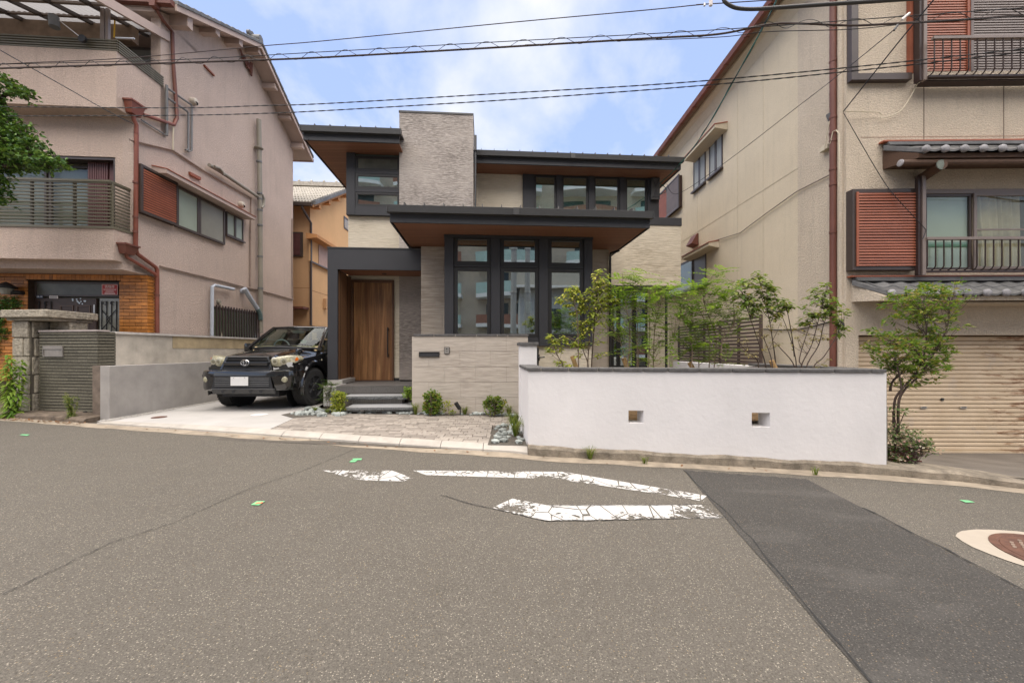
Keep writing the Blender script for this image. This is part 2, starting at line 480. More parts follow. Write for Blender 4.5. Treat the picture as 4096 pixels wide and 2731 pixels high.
# new house
def siding(name, c0, c1, cdark, su=5, sz=120, strength=.7, thr=(.40, .66)):
    """fine horizontal ledge-stone texture moulded into the siding"""
    t = NT(name)
    n = t.noise(1, 4, .62, t.vec((su, su, sz)))
    n2 = t.noise(1, 3, .6, t.vec((su * .5, su * .5, sz * .45)))
    cc = t.mix(t.ramp(n, thr[0], thr[1]), c0, c1)
    cc = t.mix(t.ramp(n2, .58, .74), cc, cdark)
    cc = t.mix(t.ramp(t.noise(.8, 3), .3, .7), cc, sc_(c1, .93))
    h = t.math('ADD', n, t.math('MULTIPLY', n2, .8))
    return t.done(t.bsdf(cc, .85, t.bump(h, strength, .012), spec=.2))
ledge_stone = siding('ledge_stone_siding', (.11, .094, .083), (.50, .445, .40), (.19, .168, .155), 10, 70, 1.0)
beige_siding = siding('ribbed_beige_siding', (.38, .32, .235), (.70, .62, .49), (.46, .395, .30), 5, 75, .9)
dark_ledge = siding('dark_ledge_stone_siding', (.09, .078, .07), (.33, .285, .25), (.13, .115, .105), 9, 60, 1.0)
plank_stone = siding('travertine_panel', (.27, .225, .18), (.44, .38, .315), (.25, .21, .17), 3.0, 34, .5, (.40, .62))
plank_pale = siding('pale_travertine_panel', (.32, .275, .23), (.51, .45, .385), (.30, .26, .22), 3.0, 34, .5, (.40, .62))
charcoal = M('charcoal_metal', (.030, .030, .034), .55, .06, 2, .25, 260, spec=.45, bd=.002)
charcoal_gutter = M('charcoal_gutter', (.050, .049, .049), .45, .05, 3, spec=.5)
window_black = M('black_window_frame', (.020, .019, .019), .4, .05, 3, spec=.5)
def boards(name, c0, c1, axis='y', pitch=.075, vertical=False, grain=1.0):
    t = NT(name)
    s = t.sep()
    u = s[1] if axis == 'y' else s[0]
    f = t.math('FRACT', t.math('MULTIPLY', u, 1.0 / pitch))
    line = t.ramp(t.math('ABSOLUTE', t.math('SUBTRACT', f, .5)), .44, .48)
    idx = t.math('FLOOR', t.math('MULTIPLY', u, 1.0 / pitch))
    wn_ = t.n('ShaderNodeTexWhiteNoise', noise_dimensions='1D'); t.l(idx, wn_.inputs['W'])
    st = (1.2, 60, 60) if axis == 'y' else ((60, 60, 1.2) if vertical else (60, 1.2, 60))
    g = t.noise(1, 4, .6, t.vec(st))
    cc = t.mix(t.math('ADD', t.math('MULTIPLY', wn_.outputs[0], .5), t.math('MULTIPLY', g, .6)), c0, c1)
    cc = t.mix(line, cc, sc_(c0, .35))
    h = t.math('SUBTRACT', t.math('MULTIPLY', g, .2), line)
    return t.done(t.bsdf(cc, .6, t.bump(h, .5, .006), spec=.35))
soffit_wood = boards('soffit_boards', (.17, .075, .042), (.28, .13, .075))
panel_wood = boards('ribbed_wood_panel', (.13, .066, .033), (.23, .12, .06), 'x', .03, True)
def door_wood_mat():
    t = NT('walnut_door_wood')
    g = t.noise(1, 6, .65, t.vec((38, 38, 1.1)), .6)
    g2 = t.noise(1, 4, .6, t.vec((7, 7, .55)), .8)
    cc = t.mix(t.ramp(g2, .33, .68), (.19, .08, .03), (.44, .225, .09))
    cc = t.mix(t.ramp(g, .40, .62), t.mix(.6, cc, (.075, .035, .015)), cc)
    return t.done(t.bsdf(cc, .5, t.bump(g, .2, .003), spec=.4))
door_wood = door_wood_mat()
door_frame_wood = M('walnut_frame', (.105, .05, .025), .5, .2, 30, stretch=(1, 1, .1))
porch_tile = M('dark_porch_tile', (.105, .097, .090), .6, .25, 60, .2, 120)
granite = M('grey_granite', (.33, .33, .33), .6, .3, 90, .3, 120)
granite_rough = M('split_granite', (.16, .165, .165), .85, .5, 60, 1.0, 60, bd=.03)
riser_mat = boards('step_riser', (.20, .18, .16), (.27, .245, .215), 'x', .035, True)
coping_mat = M('slate_grey_coping', (.105, .10, .097), .8, .3, 18, .6, 40, dirt=.2, bd=.01)
mortar_pale = M('pale_mortar', (.47, .43, .37), .9, .1, 20)
white_render = M('white_wall_render', (.73, .70, .685), .9, .05, 1.1, .4, 16, spec=.2, bd=.008, dirt=.10)
black_plastic = M('black_plastic', (.02, .02, .021), .5, .05, 3)
steel = M('brushed_steel', (.55, .52, .48), .35, .05, 8, metal=.9)
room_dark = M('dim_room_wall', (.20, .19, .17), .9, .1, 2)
paper = M('white_paper_sheet', (.72, .76, .68), .8, .04, 9)
blind_mat = M('pale_roller_blind', (.50, .58, .50), .9, .04, 2)
lamp_glow_t = NT('warm_pendant_lamp')
_e = lamp_glow_t.n('ShaderNodeEmission'); _e.inputs['Color'].default_value = (1, .50, .08, 1); _e.inputs['Strength'].default_value = 2.2
lamp_glow = lamp_glow_t.done(_e.outputs[0])
glass_new = glass('coated_window_glass', (.72, .86, .78), .34, .8)
glass_green = glass('green_window_glass', (.62, .86, .80), .36, .85)
glass_old = glass('old_window_glass', (.9, .92, .88), .0, .97)

# neighbours
pink_stucco = stucco('pink_stucco', (.62, .485, .405), 42, 1.0, .42)
pink_stucco_fine = stucco('pink_side_stucco', (.63, .50, .425), 46, 1.0, .34)
sand_stucco = stucco('sand_rough_stucco', (.65, .55, .43), 40, 1.0, .36)
sand_smooth = stucco('sand_fine_stucco', (.73, .625, .465), 110, .6, .28, .04)
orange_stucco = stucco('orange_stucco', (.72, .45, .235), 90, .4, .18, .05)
orange_stucco_shaded = stucco('shaded_orange_stucco', (.56, .34, .185), 90, .4, .2, .05)  # same stucco as the side wall, the front's shade put into its colour
pink_paint = M('pink_painted_timber', (.47, .365, .315), .8, .08, 3, dirt=.15)
olive_metal = M('olive_aluminium', (.135, .120, .082), .45, .08, 4)
bronze_metal = M('bronze_aluminium', (.060, .043, .036), .4, .08, 4, spec=.5)
bronze_pale = M('pale_bronze_aluminium', (.20, .155, .13), .4, .08, 4, spec=.5)
red_pipe = M('rust_red_pipe', (.205, .062, .038), .5, .18, 4, dirt=.3, spec=.45)
brown_pipe = M('red_brown_pipe', (.150, .055, .037), .5, .15, 3, dirt=.3)
red_louvre = M('terracotta_louvre', (.29, .090, .047), .5, .15, 3, obj=.10, dirt=.15)
plum_louvre = M('plum_shutter', (.115, .045, .042), .5, .12, 3, obj=.1)
grey_louvre = M('taupe_louvre', (.17, .135, .122), .5, .1, 3, obj=.06)
louvre_back = M('shutter_back', (.05, .028, .022), .8, .1, 3)
grey_pipe = M('grey_conduit', (.155, .155, .155), .6, .1, 6, dirt=.2)
pale_pipe = M('pale_grey_pipe', (.42, .45, .50), .5, .06, 6)
drain_pipe = M('weathered_drain_pipe', (.26, .235, .19), .6, .12, 3, dirt=.4)
cream_cable = M('cream_cable', (.56, .49, .36), .6, .1, 5)
tile_grey = M('grey_roof_tile', (.118, .115, .112), .55, .25, 8, .25, 60, obj=.18, spec=.4)
tile_pale = M('weathered_roof_tile', (.36, .33, .28), .7, .3, 10, .2, 50)
tile_ball = M('round_tile_end', (.26, .25, .255), .7, .25, 16, .2, 60, obj=.1)
brick_tile = M('amber_glazed_brick', (.43, .165, .034), .45, .22, 14, .2, 70, obj=.26, spec=.45)
brick_joint = M('dark_brick_joint', (.055, .034, .022), .95, .2, 20)
green_brick = M('olive_grey_brick', (.135, .122, .09), .85, .25, 30, .7, 60, obj=.12, dirt=.25)
green_joint = M('brick_groove', (.035, .032, .026), .95, .1, 20)
pillar_stone = M('rough_pillar_stone', (.36, .315, .245), .92, .35, 14, 1.0, 26, obj=.12, dirt=.5, bd=.03)
door_brown = M('dark_brown_door', (.052, .031, .022), .45, .12, 5)
iron = M('wrought_iron', (.018, .017, .017), .5, .1, 10)
frosted = M('frosted_glass', (.24, .235, .20), .25, .12, 1.2, spec=.6)
frosted_green = M('frosted_green_glass', (.30, .345, .285), .22, .1, 1.4, spec=.6)
frosted_teal = M('frosted_pale_teal_glass', (.44, .50, .45), .22, .06, 1.0, spec=.6)
dark_pane = M('dark_transom_glass', (.085, .085, .068), .3, .5, 1.6, spec=.4)
curtain_mat = M('beige_curtain', (.58, .50, .38), .95, .1, 6)
sign_red = M('red_sign_sheet', (.42, .035, .035), .5, .12, 8)
sign_white = M('sign_white', (.78, .72, .68), .6, .04, 6)
sign_blue = M('dark_blue_plate', (.025, .055, .105), .4, .05, 6)
timber_dark = M('dark_log_timber', (.085, .045, .026), .7, .3, 10, .3, 30, stretch=(1, 8, 8))
verdigris = M('verdigris_cap', (.16, .18, .15), .7, .2, 20)
garage_mat = None
def mk_garage():
    t = NT('rusty_cream_shutter')
    s = t.sep()
    cc = t.mix(t.ramp(t.noise(2.0, 5, .6), .3, .7), (.56, .43, .285), (.65, .515, .365))
    grey = t.ramp(t.noise(2.2, 4, .6), .58, .72)
    cc = t.mix(t.math('MULTIPLY', grey, .45), cc, (.42, .38, .36))
    r = t.noise(1, 6, .75, t.vec((1.6, 1.6, 9)))
    edge = t.ramp(t.math('MULTIPLY', s[0], .1), .78, .96)
    rust = t.ramp(t.math('ADD', r, t.math('MULTIPLY', edge, .20)), .63, .74)
    cc = t.mix(t.math('MULTIPLY', rust, .85), cc, (.21, .085, .03))
    return t.done(t.bsdf(cc, .6, t.bump(r, .1, .003), spec=.35))
garage_mat = mk_garage()
rail_brown = M('dark_brown_railing', (.040, .024, .020), .4, .1, 5)
cable_mat = M('black_cable_sheath', (.020, .019, .020), .55, .1, 10)
cable_brown = M('brown_cable_sheath', (.060, .038, .030), .55, .1, 10)
cable_green = M('green_cable', (.015, .13, .10), .5, .3, 6)
conduit_grey = M('grey_cable_guard', (.055, .053, .052), .5, .1, 10)
bark = M('shrub_bark', (.135, .098, .072), .85, .25, 25, .4, 60)
bark_pale = M('pale_shrub_bark', (.27, .20, .14), .85, .2, 25, .3, 60)
bark_dark = M('dark_shrub_bark', (.075, .050, .040), .85, .25, 25, .4, 60)
stake_wood = M('round_timber_stake', (.46, .29, .13), .8, .15, 20, stretch=(1, 1, .15))

def leaf(name, cols, trans=.5, rough=.5):
    """leaf colour varies leaf by leaf"""
    t = NT(name)
    g = t.n('ShaderNodeNewGeometry')
    r = t.n('ShaderNodeValToRGB'); r.color_ramp.interpolation = 'LINEAR'
    e = r.color_ramp.elements
    while len(e) < len(cols): e.new(.5)
    for i, cc in enumerate(cols): e[i].position = i / (len(cols) - 1); e[i].color = (*cc, 1)
    t.l(g.outputs['Random Per Island'], r.inputs['Fac'])
    b = t.bsdf(r.outputs['Color'], rough, spec=.3)
    tl = t.n('ShaderNodeBsdfTranslucent'); t.l(t.mix(.5, r.outputs['Color'], (.20, .26, .02)), tl.inputs['Color'])
    mx = t.n('ShaderNodeMixShader'); mx.inputs[0].default_value = trans
    t.l(b, mx.inputs[1]); t.l(tl.outputs[0], mx.inputs[2])
    return t.done(mx.outputs[0])
leaf_lime = leaf('lime_leaf', [(.17, .24, .03), (.32, .39, .05), (.46, .48, .07), (.58, .52, .09)])
leaf_fresh = leaf('fresh_green_leaf', [(.10, .21, .025), (.19, .34, .04), (.30, .45, .06), (.42, .54, .08)])
leaf_dark = leaf('dark_green_leaf', [(0.029, 0.065, 0.016), (0.052, 0.111, 0.023), (0.085, 0.156, 0.029), (0.130, 0.195, 0.039)])
leaf_olive = leaf('olive_green_leaf', [(.09, .16, .03), (.16, .25, .045), (.25, .34, .06), (.36, .30, .07)])
leaf_nandina = leaf('nandina_leaf', [(.06, .14, .02), (.10, .20, .025), (.16, .27, .035), (.26, .32, .05), (.40, .26, .07)])
leaf_glossy = leaf('glossy_evergreen_leaf', [(.03, .075, .018), (.05, .12, .025), (.09, .19, .035), (.20, .32, .05)], .2, .3)
leaf_varieg = leaf('variegated_leaf', [(.06, .13, .035), (.10, .19, .05), (.17, .26, .08), (.66, .60, .45), (.62, .30, .28)])
leaf_grass = leaf('grass_blade', [(.07, .13, .018), (.13, .19, .025), (.22, .25, .05), (.33, .31, .12)])
leaf_dry = leaf('dry_yellow_leaf', [(.28, .20, .05), (.40, .31, .09), (.58, .50, .25), (.20, .16, .03)])
leaf_fallen = leaf('fallen_brown_leaf', [(.13, .055, .02), (.20, .075, .025), (.26, .12, .04), (.09, .05, .025)], .1)
# ------------------------------------------------------------------ ground, road, kerbs
struct('ground', MB().add([(-600, -600, -.95), (600, -600, -.95), (600, 900, -.95), (-600, 900, -.95)], [(0, 1, 2, 3)]), earth)
kerb_px = [(0, 1669), (200, 1683), (395, 1698), c('Q', 0, 470), c('Q', 845, 535), c('Q', 1490, 580), c('Q', 2165, 622), (2115, 1823), (2700, 1853), (3200, 1880), (3553, 1903), (3850, 1928), (4096, 1957)]
kerb_line = [on_road(q) for q in kerb_px]
kl0, kl1 = kerb_line[0], kerb_line[-1]
kerb_line = [Vector((-30, 9.6, road_z(-30))), Vector((-14, kl0.y + .55, road_z(-14)))] + kerb_line + [Vector((7.6, 3.25, road_z(7.6))), Vector((14, 1.9, road_z(14))), Vector((30, -1.0, road_z(30)))]
def kerb_y(x):
    for p, q in zip(kerb_line, kerb_line[1:]):
        if p.x <= x <= q.x: return p.y + (q.y - p.y) * (x - p.x) / (q.x - p.x)
    return 5.0
def kp(x, off=0.0, lift=0.0): return Vector((x, kerb_y(x) + off, road_z(x) + lift))
mb = MB()
xs = sorted(set([-30, -16, 0, 16, 30] + [p.x for p in kerb_line]))
for x0, x1 in zip(xs, xs[1:]):
    ys0, ys1 = kerb_y(x0) + .02, kerb_y(x1) + .02
    mb.quad((x0, -26, road_z(x0)), (x1, -26, road_z(x1)), (x1, ys1, road_z(x1)), (x0, ys0, road_z(x0)))
struct('road', mb, asphalt)
def sheet(name, pts, mat, lift, dense=.25, jag=0):
    """a thin surface on the road following its cross fall; pts in plan, convex, split into strips along x"""
    xs = [p[0] for p in pts]; x0, x1 = min(xs), max(xs); n = max(2, int((x1 - x0) / dense)); mb = MB()
    cuts = [x0 + (x1 - x0) * i / n for i in range(n + 1)]
    def span(x):
        ys = []
        for (ax, ay), (bx, by) in zip(pts, pts[1:] + pts[:1]):
            if (ax - x) * (bx - x) <= 0 and abs(ax - bx) > 1e-9: ys.append(ay + (by - ay) * (x - ax) / (bx - ax))
        return min(ys), max(ys)
    for a, b in zip(cuts, cuts[1:]):
        e = 1e-5; l0, h0 = span(a + e); l1, h1 = span(b - e)
        J = lambda x: jag * (sin(x * 37) + .7 * sin(x * 91 + 1) + .5 * sin(x * 173))
        l0, l1, h0, h1 = l0 + J(a), l1 + J(b), h0 + J(a + 5), h1 + J(b + 5)
        mb.quad((a, l0, road_z(a) + lift), (b, l1, road_z(b) + lift), (b, h1, road_z(b) + lift), (a, h0, road_z(a) + lift))
    return tag(mb.build(name, mat), kind='structure')
xy = lambda v: (v.x, v.y)
# darker resurfaced strip that runs out of the picture bottom right
ea = [on_road(q) for q in [c('T', 210, 48), c('T', 650, 490), c('T', 1050, 985), c('T', 1380, 1385)]]
eb = [on_road(q) for q in [c('T', 985, 105), c('T', 1500, 350), c('T', 2060, 650), c('T', 2352, 810)]]
d = (ea[-1] - ea[0]).normalized(); ea_end = ea[-1] + d * 6
d2 = (eb[-1] - eb[0]).normalized(); eb_end = eb[-1] + d2 * 6
sheet('asphalt_patch', [xy(ea[0]), xy(ea_end), xy(eb_end), xy(eb[0])], asphalt_new, .004, .03, .012)
def crack(pts, w, jitter=.012, n=60, name='road_crack'):
    mb = MB(); P = []
    L = [0]
    for p, q in zip(pts, pts[1:]): L.append(L[-1] + (q - p).length)
    for i in range(n + 1):
        s = L[-1] * i / n
        k = max(j for j in range(len(L)) if L[j] <= s + 1e-9); k = min(k, len(pts) - 2)
        f = (s - L[k]) / max(1e-6, L[k + 1] - L[k]); p = pts[k].lerp(pts[k + 1], f)
        P.append(p + Vector((random.uniform(-1, 1), random.uniform(-1, 1), 0)) * jitter)
    for p, q in zip(P, P[1:]):
        d = (q - p).normalized(); nn = Vector((-d.y, d.x, 0)); w0 = w * random.uniform(.2, 1.0); w1 = w * random.uniform(.2, 1.0)
        z = .0075
        mb.quad(p + nn * w0 + Vector((0, 0, z)), p - nn * w0 + Vector((0, 0, z)), q - nn * w1 + Vector((0, 0, z)), q + nn * w1 + Vector((0, 0, z)))
    return tag(mb.build(name, crack_mat), kind='structure')
crack([ea[0], ea[1], ea[2], ea[3], ea_end], .007)
crack([eb[0].lerp(eb[2], .45), eb[2], eb[3], eb_end], .010)
crack([on_road(q) for q in [c('Q', 830, 580), c('Q', 420, 750), c('Q', 0, 890), (700, 2090), (450, 2170), (0, 2385)]], .004, .006, 120)
crack([on_road(q) for q in [c('R', 735, 235), c('R', 900, 285), c('R', 1290, 372), c('R', 1600, 368), c('R', 2230, 352)]], .006, .006, 80)
crack([on_road(q) for q in [c('R', 1300, 292), c('R', 1700, 293), c('R', 2150, 285)]], .005, .008, 50)
# worn white arrow
def marking(px, name, label):
    pts = [on_road(q) for q in px]
    mb = MB(); z = Vector((0, 0, .005))
    mb.add([p + z for p in pts], [tuple(range(len(pts)))])
    return tag(mb.build(name, road_paint), label, 'road marking', 'worn white arrow on the road')
marking([c('R', 112, 107), c('R', 480, 108), c('R', 590, 148), c('R', 540, 165), c('R', 345, 160), c('R', 300, 155)], 'road_marking', 'worn white arrowhead on the asphalt, its tip pointing left')
marking([c('R', 590, 108), c('R', 900, 110), c('R', 1380, 115), c('R', 2126, 240), c('R', 2110, 270), c('R', 1900, 235), c('R', 1340, 152), c('R', 660, 132)], 'road_marking', 'long bent white stroke worn on the asphalt behind the arrowhead')
marking([c('R', 1000, 305), c('R', 1110, 255), c('R', 1290, 290), c('R', 2120, 288), c('R', 2235, 356), c('R', 1300, 372), c('R', 1250, 365)], 'road_marking', 'wide worn white stroke with a pointed left end, nearest the camera')
# surveyor's tapes
tape = M('fluorescent_green_tape', (.17, .46, .22), .5, .03, 9); tape_red = M('tape_red_arrow', (.75, .16, .08), .5, .03, 9)
def tape_piece(px, label):
    pts = [on_road(q) + Vector((0, 0, .006)) for q in px]
    mb = MB().prism(pts, (0, 0, .0015))
    return tag(mb.build('marker_tape', tape), label, 'tape', 'green marker tapes stuck on the road')
tape_piece([c('Q', 808, 657), c('Q', 878, 656), c('Q', 872, 669), c('Q', 803, 668)], 'green tape strip, farther of the pair near the arrow tip')
tape_piece([c('Q', 778, 685), c('Q', 796, 671), c('Q', 844, 670), c('Q', 822, 685)], 'green tape strip, nearer of the pair near the arrow tip')
t0 = tape_piece([(1003, 2021), (1026, 2007), (1060, 2006), (1036, 2023)], 'small green tape with a red arrow on the left asphalt')
pts = [on_road(q) + Vector((0, 0, .0085)) for q in [(1018, 2019), (1028, 2013), (1045, 2012), (1048, 2009), (1052, 2013), (1046, 2016), (1030, 2017)]]
MB().prism(pts, (0, 0, .0008)).build('arrow', tape_red, t0)
tape_piece([(78, 1741), (90, 1738), (120, 1739), (108, 1744)], 'green tape strip near the left edge of the picture')
tape_piece([c('T', 1945, 237), c('T', 2000, 240), c('T', 2043, 252), c('T', 1985, 254)], 'green tape strip on the asphalt near the rusty garage')
# manhole at the right edge
mc = Vector((3.50, 2.30, 0)); mc.z = road_z(mc.x)
mring = [on_road(q) for q in [(3796 + 180 / 4.48, 2080 + 240 / 4.48), (3796 + 500 / 4.48, 2080 + 125 / 4.48), (3796 + 1344 / 4.48, 2080 + 190 / 4.48)]]
# circle through three points of the iron rim
A_, B_, C_ = [on_road((3796 + x / 4.48, 2080 + y / 4.48)) for x, y in ((700, 345), (1150, 262), (1200, 680))]
def circum(a, b, cc):
    d = 2 * (a.x * (b.y - cc.y) + b.x * (cc.y - a.y) + cc.x * (a.y - b.y))
    ux = ((a.x**2 + a.y**2) * (b.y - cc.y) + (b.x**2 + b.y**2) * (cc.y - a.y) + (cc.x**2 + cc.y**2) * (a.y - b.y)) / d
    uy = ((a.x**2 + a.y**2) * (cc.x - b.x) + (b.x**2 + b.y**2) * (a.x - cc.x) + (cc.x**2 + cc.y**2) * (b.x - a.x)) / d
    return ux, uy, sqrt((a.x - ux)**2 + (a.y - uy)**2)
mx_, my_, mr_ = circum(A_, B_, C_)
nrm_road = Vector((.03, 0, 1)).normalized()
man = thing('manhole', 'round rusty iron manhole cover in a pale concrete collar at the right', 'manhole', (mx_, my_, road_z(mx_)))
mb = MB(); ring = []
for k in range(40):
    a = 2 * pi * k / 40; rr = mr_ * (1.22 + .05 * sin(3 * a) + .16 * max(0, cos(a - 2.6))**6 + random.uniform(-.012, .012))
    x, y = mx_ + cos(a) * rr, my_ + sin(a) * rr; ring.append(Vector((x, y, road_z(x) + .005)))
mb.add(ring, [tuple(range(40))]); mb.build('collar', M('pale_collar_concrete', (.36, .31, .25), .85, .08, 5, .2, 80), man)
mc = Vector((mx_, my_, road_z(mx_) + .006))
rust_iron = M('rusty_iron', (.105, .048, .030), .7, .3, 16, .4, 60)
MB().lathe(mc, nrm_road, [(mr_, 0), (mr_, .006), (mr_ * .9, .008), (mr_ * .885, .002), (mr_ * .875, .002), (mr_ * .865, .007), (.01, .007)], 48).build('cover', rust_iron, man)
mb = MB(); stud_mat = M('worn_iron_stud', (.20, .145, .11), .6, .3, 20)
for i in range(-9, 10):
    for j in range(-9, 10):
        x, y = i * mr_ * .085, j * mr_ * .085
        if x * x + y * y < (mr_ * .74)**2 and (i + j) % 2 == 0:
            ctr = mc + Vector((x, y, -.03 * x + .007))
            mb.box(Frame(ctr.x, ctr.y, 38), -.018, .018, -.009, .009, ctr.z, ctr.z + .005)
mb.build('stud_pattern', stud_mat, man)['kind'] = 'stuff'

# concrete gutter beside the kerb
mb = MB(); xs = [-9 + .3 * i for i in range(60)]
for x0, x1 in zip(xs, xs[1:]):
    w0, w1 = -.20 + .02 * sin(x0 * 7), -.20 + .02 * sin(x1 * 7)
    mb.quad(kp(x0, w0, .003), kp(x1, w1, .003), kp(x1, .02, .006), kp(x0, .02, .006))
struct('gutter', mb, gutter_concrete)
# low new kerb stones in front of driveway and paving
x_l, x_r = on_road(c('E', 1000, 1505)).x, on_road((2112, 1820)).x
kerb = thing('kerb', None, None, kp(x_l), None); kerb['kind'] = 'structure'
edges = [x_l]
qx = [on_road(q).x for q in [(598 + 90, 1713), c('Q', 240, 490), c('Q', 540, 512), c('Q', 845, 535), c('Q', 1165, 560), c('Q', 1490, 580), c('Q', 1825, 603)]]
edges += [x_l + (qx[0] - x_l) * .5] + qx + [x_r]
for x0, x1 in zip(edges, edges[1:]):
    mb = MB(); g = .004
    for i in range(4):
        a, b = x0 + g + (x1 - x0 - 2 * g) * i / 4, x0 + g + (x1 - x0 - 2 * g) * (i + 1) / 4
        prof = lambda x: [kp(x, 0, -.05), kp(x, .012, road_z(x) * 0 + .03), Vector((x, kerb_y(x) + .10, lot_z(x) + .002)), Vector((x, kerb_y(x) + .17, lot_z(x) + .002)), kp(x, .17, -.05)]
        A, B = prof(a), prof(b)
        mb.add(A + B, [(j, j + 5, (j + 1) % 5 + 5, (j + 1) % 5) for j in range(5)] + ([(0, 1, 2, 3, 4)] if i == 0 else []) + ([(9, 8, 7, 6, 5)] if i == 3 else []))
    mb.build('kerb_stone', kerb_concrete, kerb)
# old raised kerb under the garden wall and past the garage
mb = MB(); xs = [x_r + (9.0 - x_r) * i / 60 for i in range(61)]
def oldk(x):
    h = .115 + .008 * sin(x * 5.3) + .006 * sin(x * 13.1)
    if x > 4.45: h = max(.045, h - (x - 4.45) * .04)
    w = .16
    return [kp(x, -.005 + .008 * sin(x * 9), -.05), kp(x, .008 * sin(x * 9 + 1), h * .75), kp(x, .03, h), kp(x, w + .2, h + .004), kp(x, w + .2, -.05)]
for x0, x1 in zip(xs, xs[1:]):
    A, B = oldk(x0), oldk(x1)
    mb.add(A + B, [(j, j + 5, j + 6, j + 1) for j in range(4)])
A = oldk(xs[0]); mb.add(A, [(0, 1, 2, 3, 4)])
struct('old_kerb', mb, old_concrete)
XW_ = -6.97
# left footing in front of the stone gatepost and brick wall
mb = MB(); xs = [-13 + (XW_ + 13) * i / 30 for i in range(31)]
def lk(x):
    h = .055 + .012 * sin(x * 4.7)
    return [kp(x, .0, -.05), kp(x, .01 + .01 * sin(x * 11), h), kp(x, .05, h + .03), kp(x, 3.5, h + .06), kp(x, 3.5, -.05)]
for x0, x1 in zip(xs, xs[1:]):
    A, B = lk(x0), lk(x1); mb.add(A + B, [(j, j + 5, j + 6, j + 1) for j in range(4)])
mb.add(lk(xs[-1]), [(4, 3, 2, 1, 0)])
struct('footing', mb, M('dirty_footing', (.15, .115, .085), .95, .4, 8, .9, 50, dirt=.4, bd=.02))

# driveway, forecourt paving, garden, garage apron
dp0, dp1 = on_lot(c('Q', 130, 437)), on_lot(c('Q', 455, 284))
XW = -6.80                                   # face of the grey retaining wall
dx = (dp1.x - dp0.x) / (dp1.y - dp0.y)
def div_x(y): return dp0.x + dx * (y - dp0.y)
jy = on_lot(c('Q', 200, 277)).y
def drive(name, y0f, y1):
    mb = MB(); n = 10
    rows = []
    for k in range(9):
        f = k / 8; row = []
        for i in range(n + 1):
            g = i / n
            xx = XW - .02 + (min(div_x(y1), -3.6) - XW + .02) * g
            ys = kerb_y(xx) + .09 if y0f is None else y0f
            y = ys + (y1 - ys) * f; xr = min(div_x(y), -3.6); x = XW - .02 + (xr - XW + .02) * g
            if y0f is None: y = max(y, kerb_y(x) + .09)
            row.append((x, y, lot_z(x)))
        rows.append(row)
    for r0, r1 in zip(rows, rows[1:]):
        for i in range(n): mb.quad(r0[i], r0[i + 1], r1[i + 1], r1[i])
    return struct(name, mb, drive_concrete)
drive('driveway', None, jy - .012)
drive('driveway', jy + .012, 14.0)
mb = MB().add([(XW - .3, 5.6, .095), (-.4, 4.95, .02), (.5, 9, .02), (-3.3, 16, .095), (XW - .3, 16, .095)], [(0, 1, 2, 3, 4)])
struct('lot_base', mb, joint_sand)
# forecourt
Y_BACK = on_lot(c('Q', 1300, 312)).y
x_right = lambda y: .06 - .02 * (y - 5)
pave = thing('forecourt_paving', None, None, (-1.6, 6.2, .08)); pave['kind'] = 'structure'
poly = []
def inside(x, y):
    return y > kerb_y(x) + .17 and y < Y_BACK + .02 and x > div_x(y) + .01 and x < x_right(y) - (0.34 if y < 6.25 else 0.0)
def clip(poly, keep, cut):
    out = []
    for p, q in zip(poly, poly[1:] + poly[:1]):
        kp_, kq = keep(p), keep(q)
        if kp_: out.append(p)
        if kp_ != kq:
            lo, hi = p, q
            for _ in range(18):
                m = ((lo[0] + hi[0]) / 2, (lo[1] + hi[1]) / 2)
                if keep(m) == kp_: lo = m
                else: hi = m
            out.append(lo)
    return out
bw, bh = .196, .096
jobs = []; ang = radians(0.5)
ca, sa = cos(ang), sin(ang)
row = 0; v = 4.4
while v < 7.6:
    off = (row % 2) * .1 + (.05 if row % 3 == 0 else 0); u = -6.0 + off
    while u < 1.0:
        w = .2 if random.random() < .8 else .1
        pts = [(u + .003, v + .003), (u + w - .003, v + .003), (u + w - .003, v + .097), (u + .003, v + .097)]
        pts = [(x * ca - y * sa, x * sa + y * ca) for x, y in pts]
        pts = clip(pts, lambda p: inside(*p), None) if not all(inside(*p) for p in pts) else pts
        if len(pts) >= 3:
            area = abs(sum(p[0] * q[1] - q[0] * p[1] for p, q in zip(pts, pts[1:] + pts[:1]))) / 2
            if area > .0015:
                cy = sum(p[1] for p in pts) / len(pts); jobs.append((area / cy**3, pts))
        u += w
    v += .1; row += 1
jobs.sort(key=lambda j: -j[0])
rest = MB()
for i, (ar, pts) in enumerate(jobs):
    lift = random.uniform(-.002, .002)
    base = [Vector((x, y, lot_z(x) - .045 + lift)) for x, y in pts]
    mb = MB().prism(base, (0, 0, .048)) if i < 300 else None
    if mb: mb.build('paving_brick', paver_mat, pave, bevel=.003)
    else: rest.prism(base, (0, 0, .048))
if rest.v: rest.build('paving_bricks_far', paver_mat, pave)['kind'] = 'stuff'
print('pavers', len(jobs))
# covers set in the driveway
def lid(px, mat, label):
    pts = [on_lot(q) for q in px]; ctr = (pts[0] + pts[1]) / 2; r = (pts[0] - pts[1]).length / 2 * .80
    o = MB().lathe(ctr + Vector((0, 0, .002)), (0, 0, 1), [(r * 1.04, 0), (r * 1.04, .002), (r, .002), (r, .0055), (.01, .0055)], 32).build('drain_cover', mat)
    return tag(o, label, 'drain cover', 'round covers set in the driveway')
lid([(595.3, 1672.5), (676.8, 1665.4)], rust_iron, 'small round rusty cover set in the pale driveway')
lid([(993, 1662.5), (1081, 1655.2)], M('white_plastic_lid', (.66, .62, .60), .6, .04, 8), 'small round white cover set in the driveway before the car')
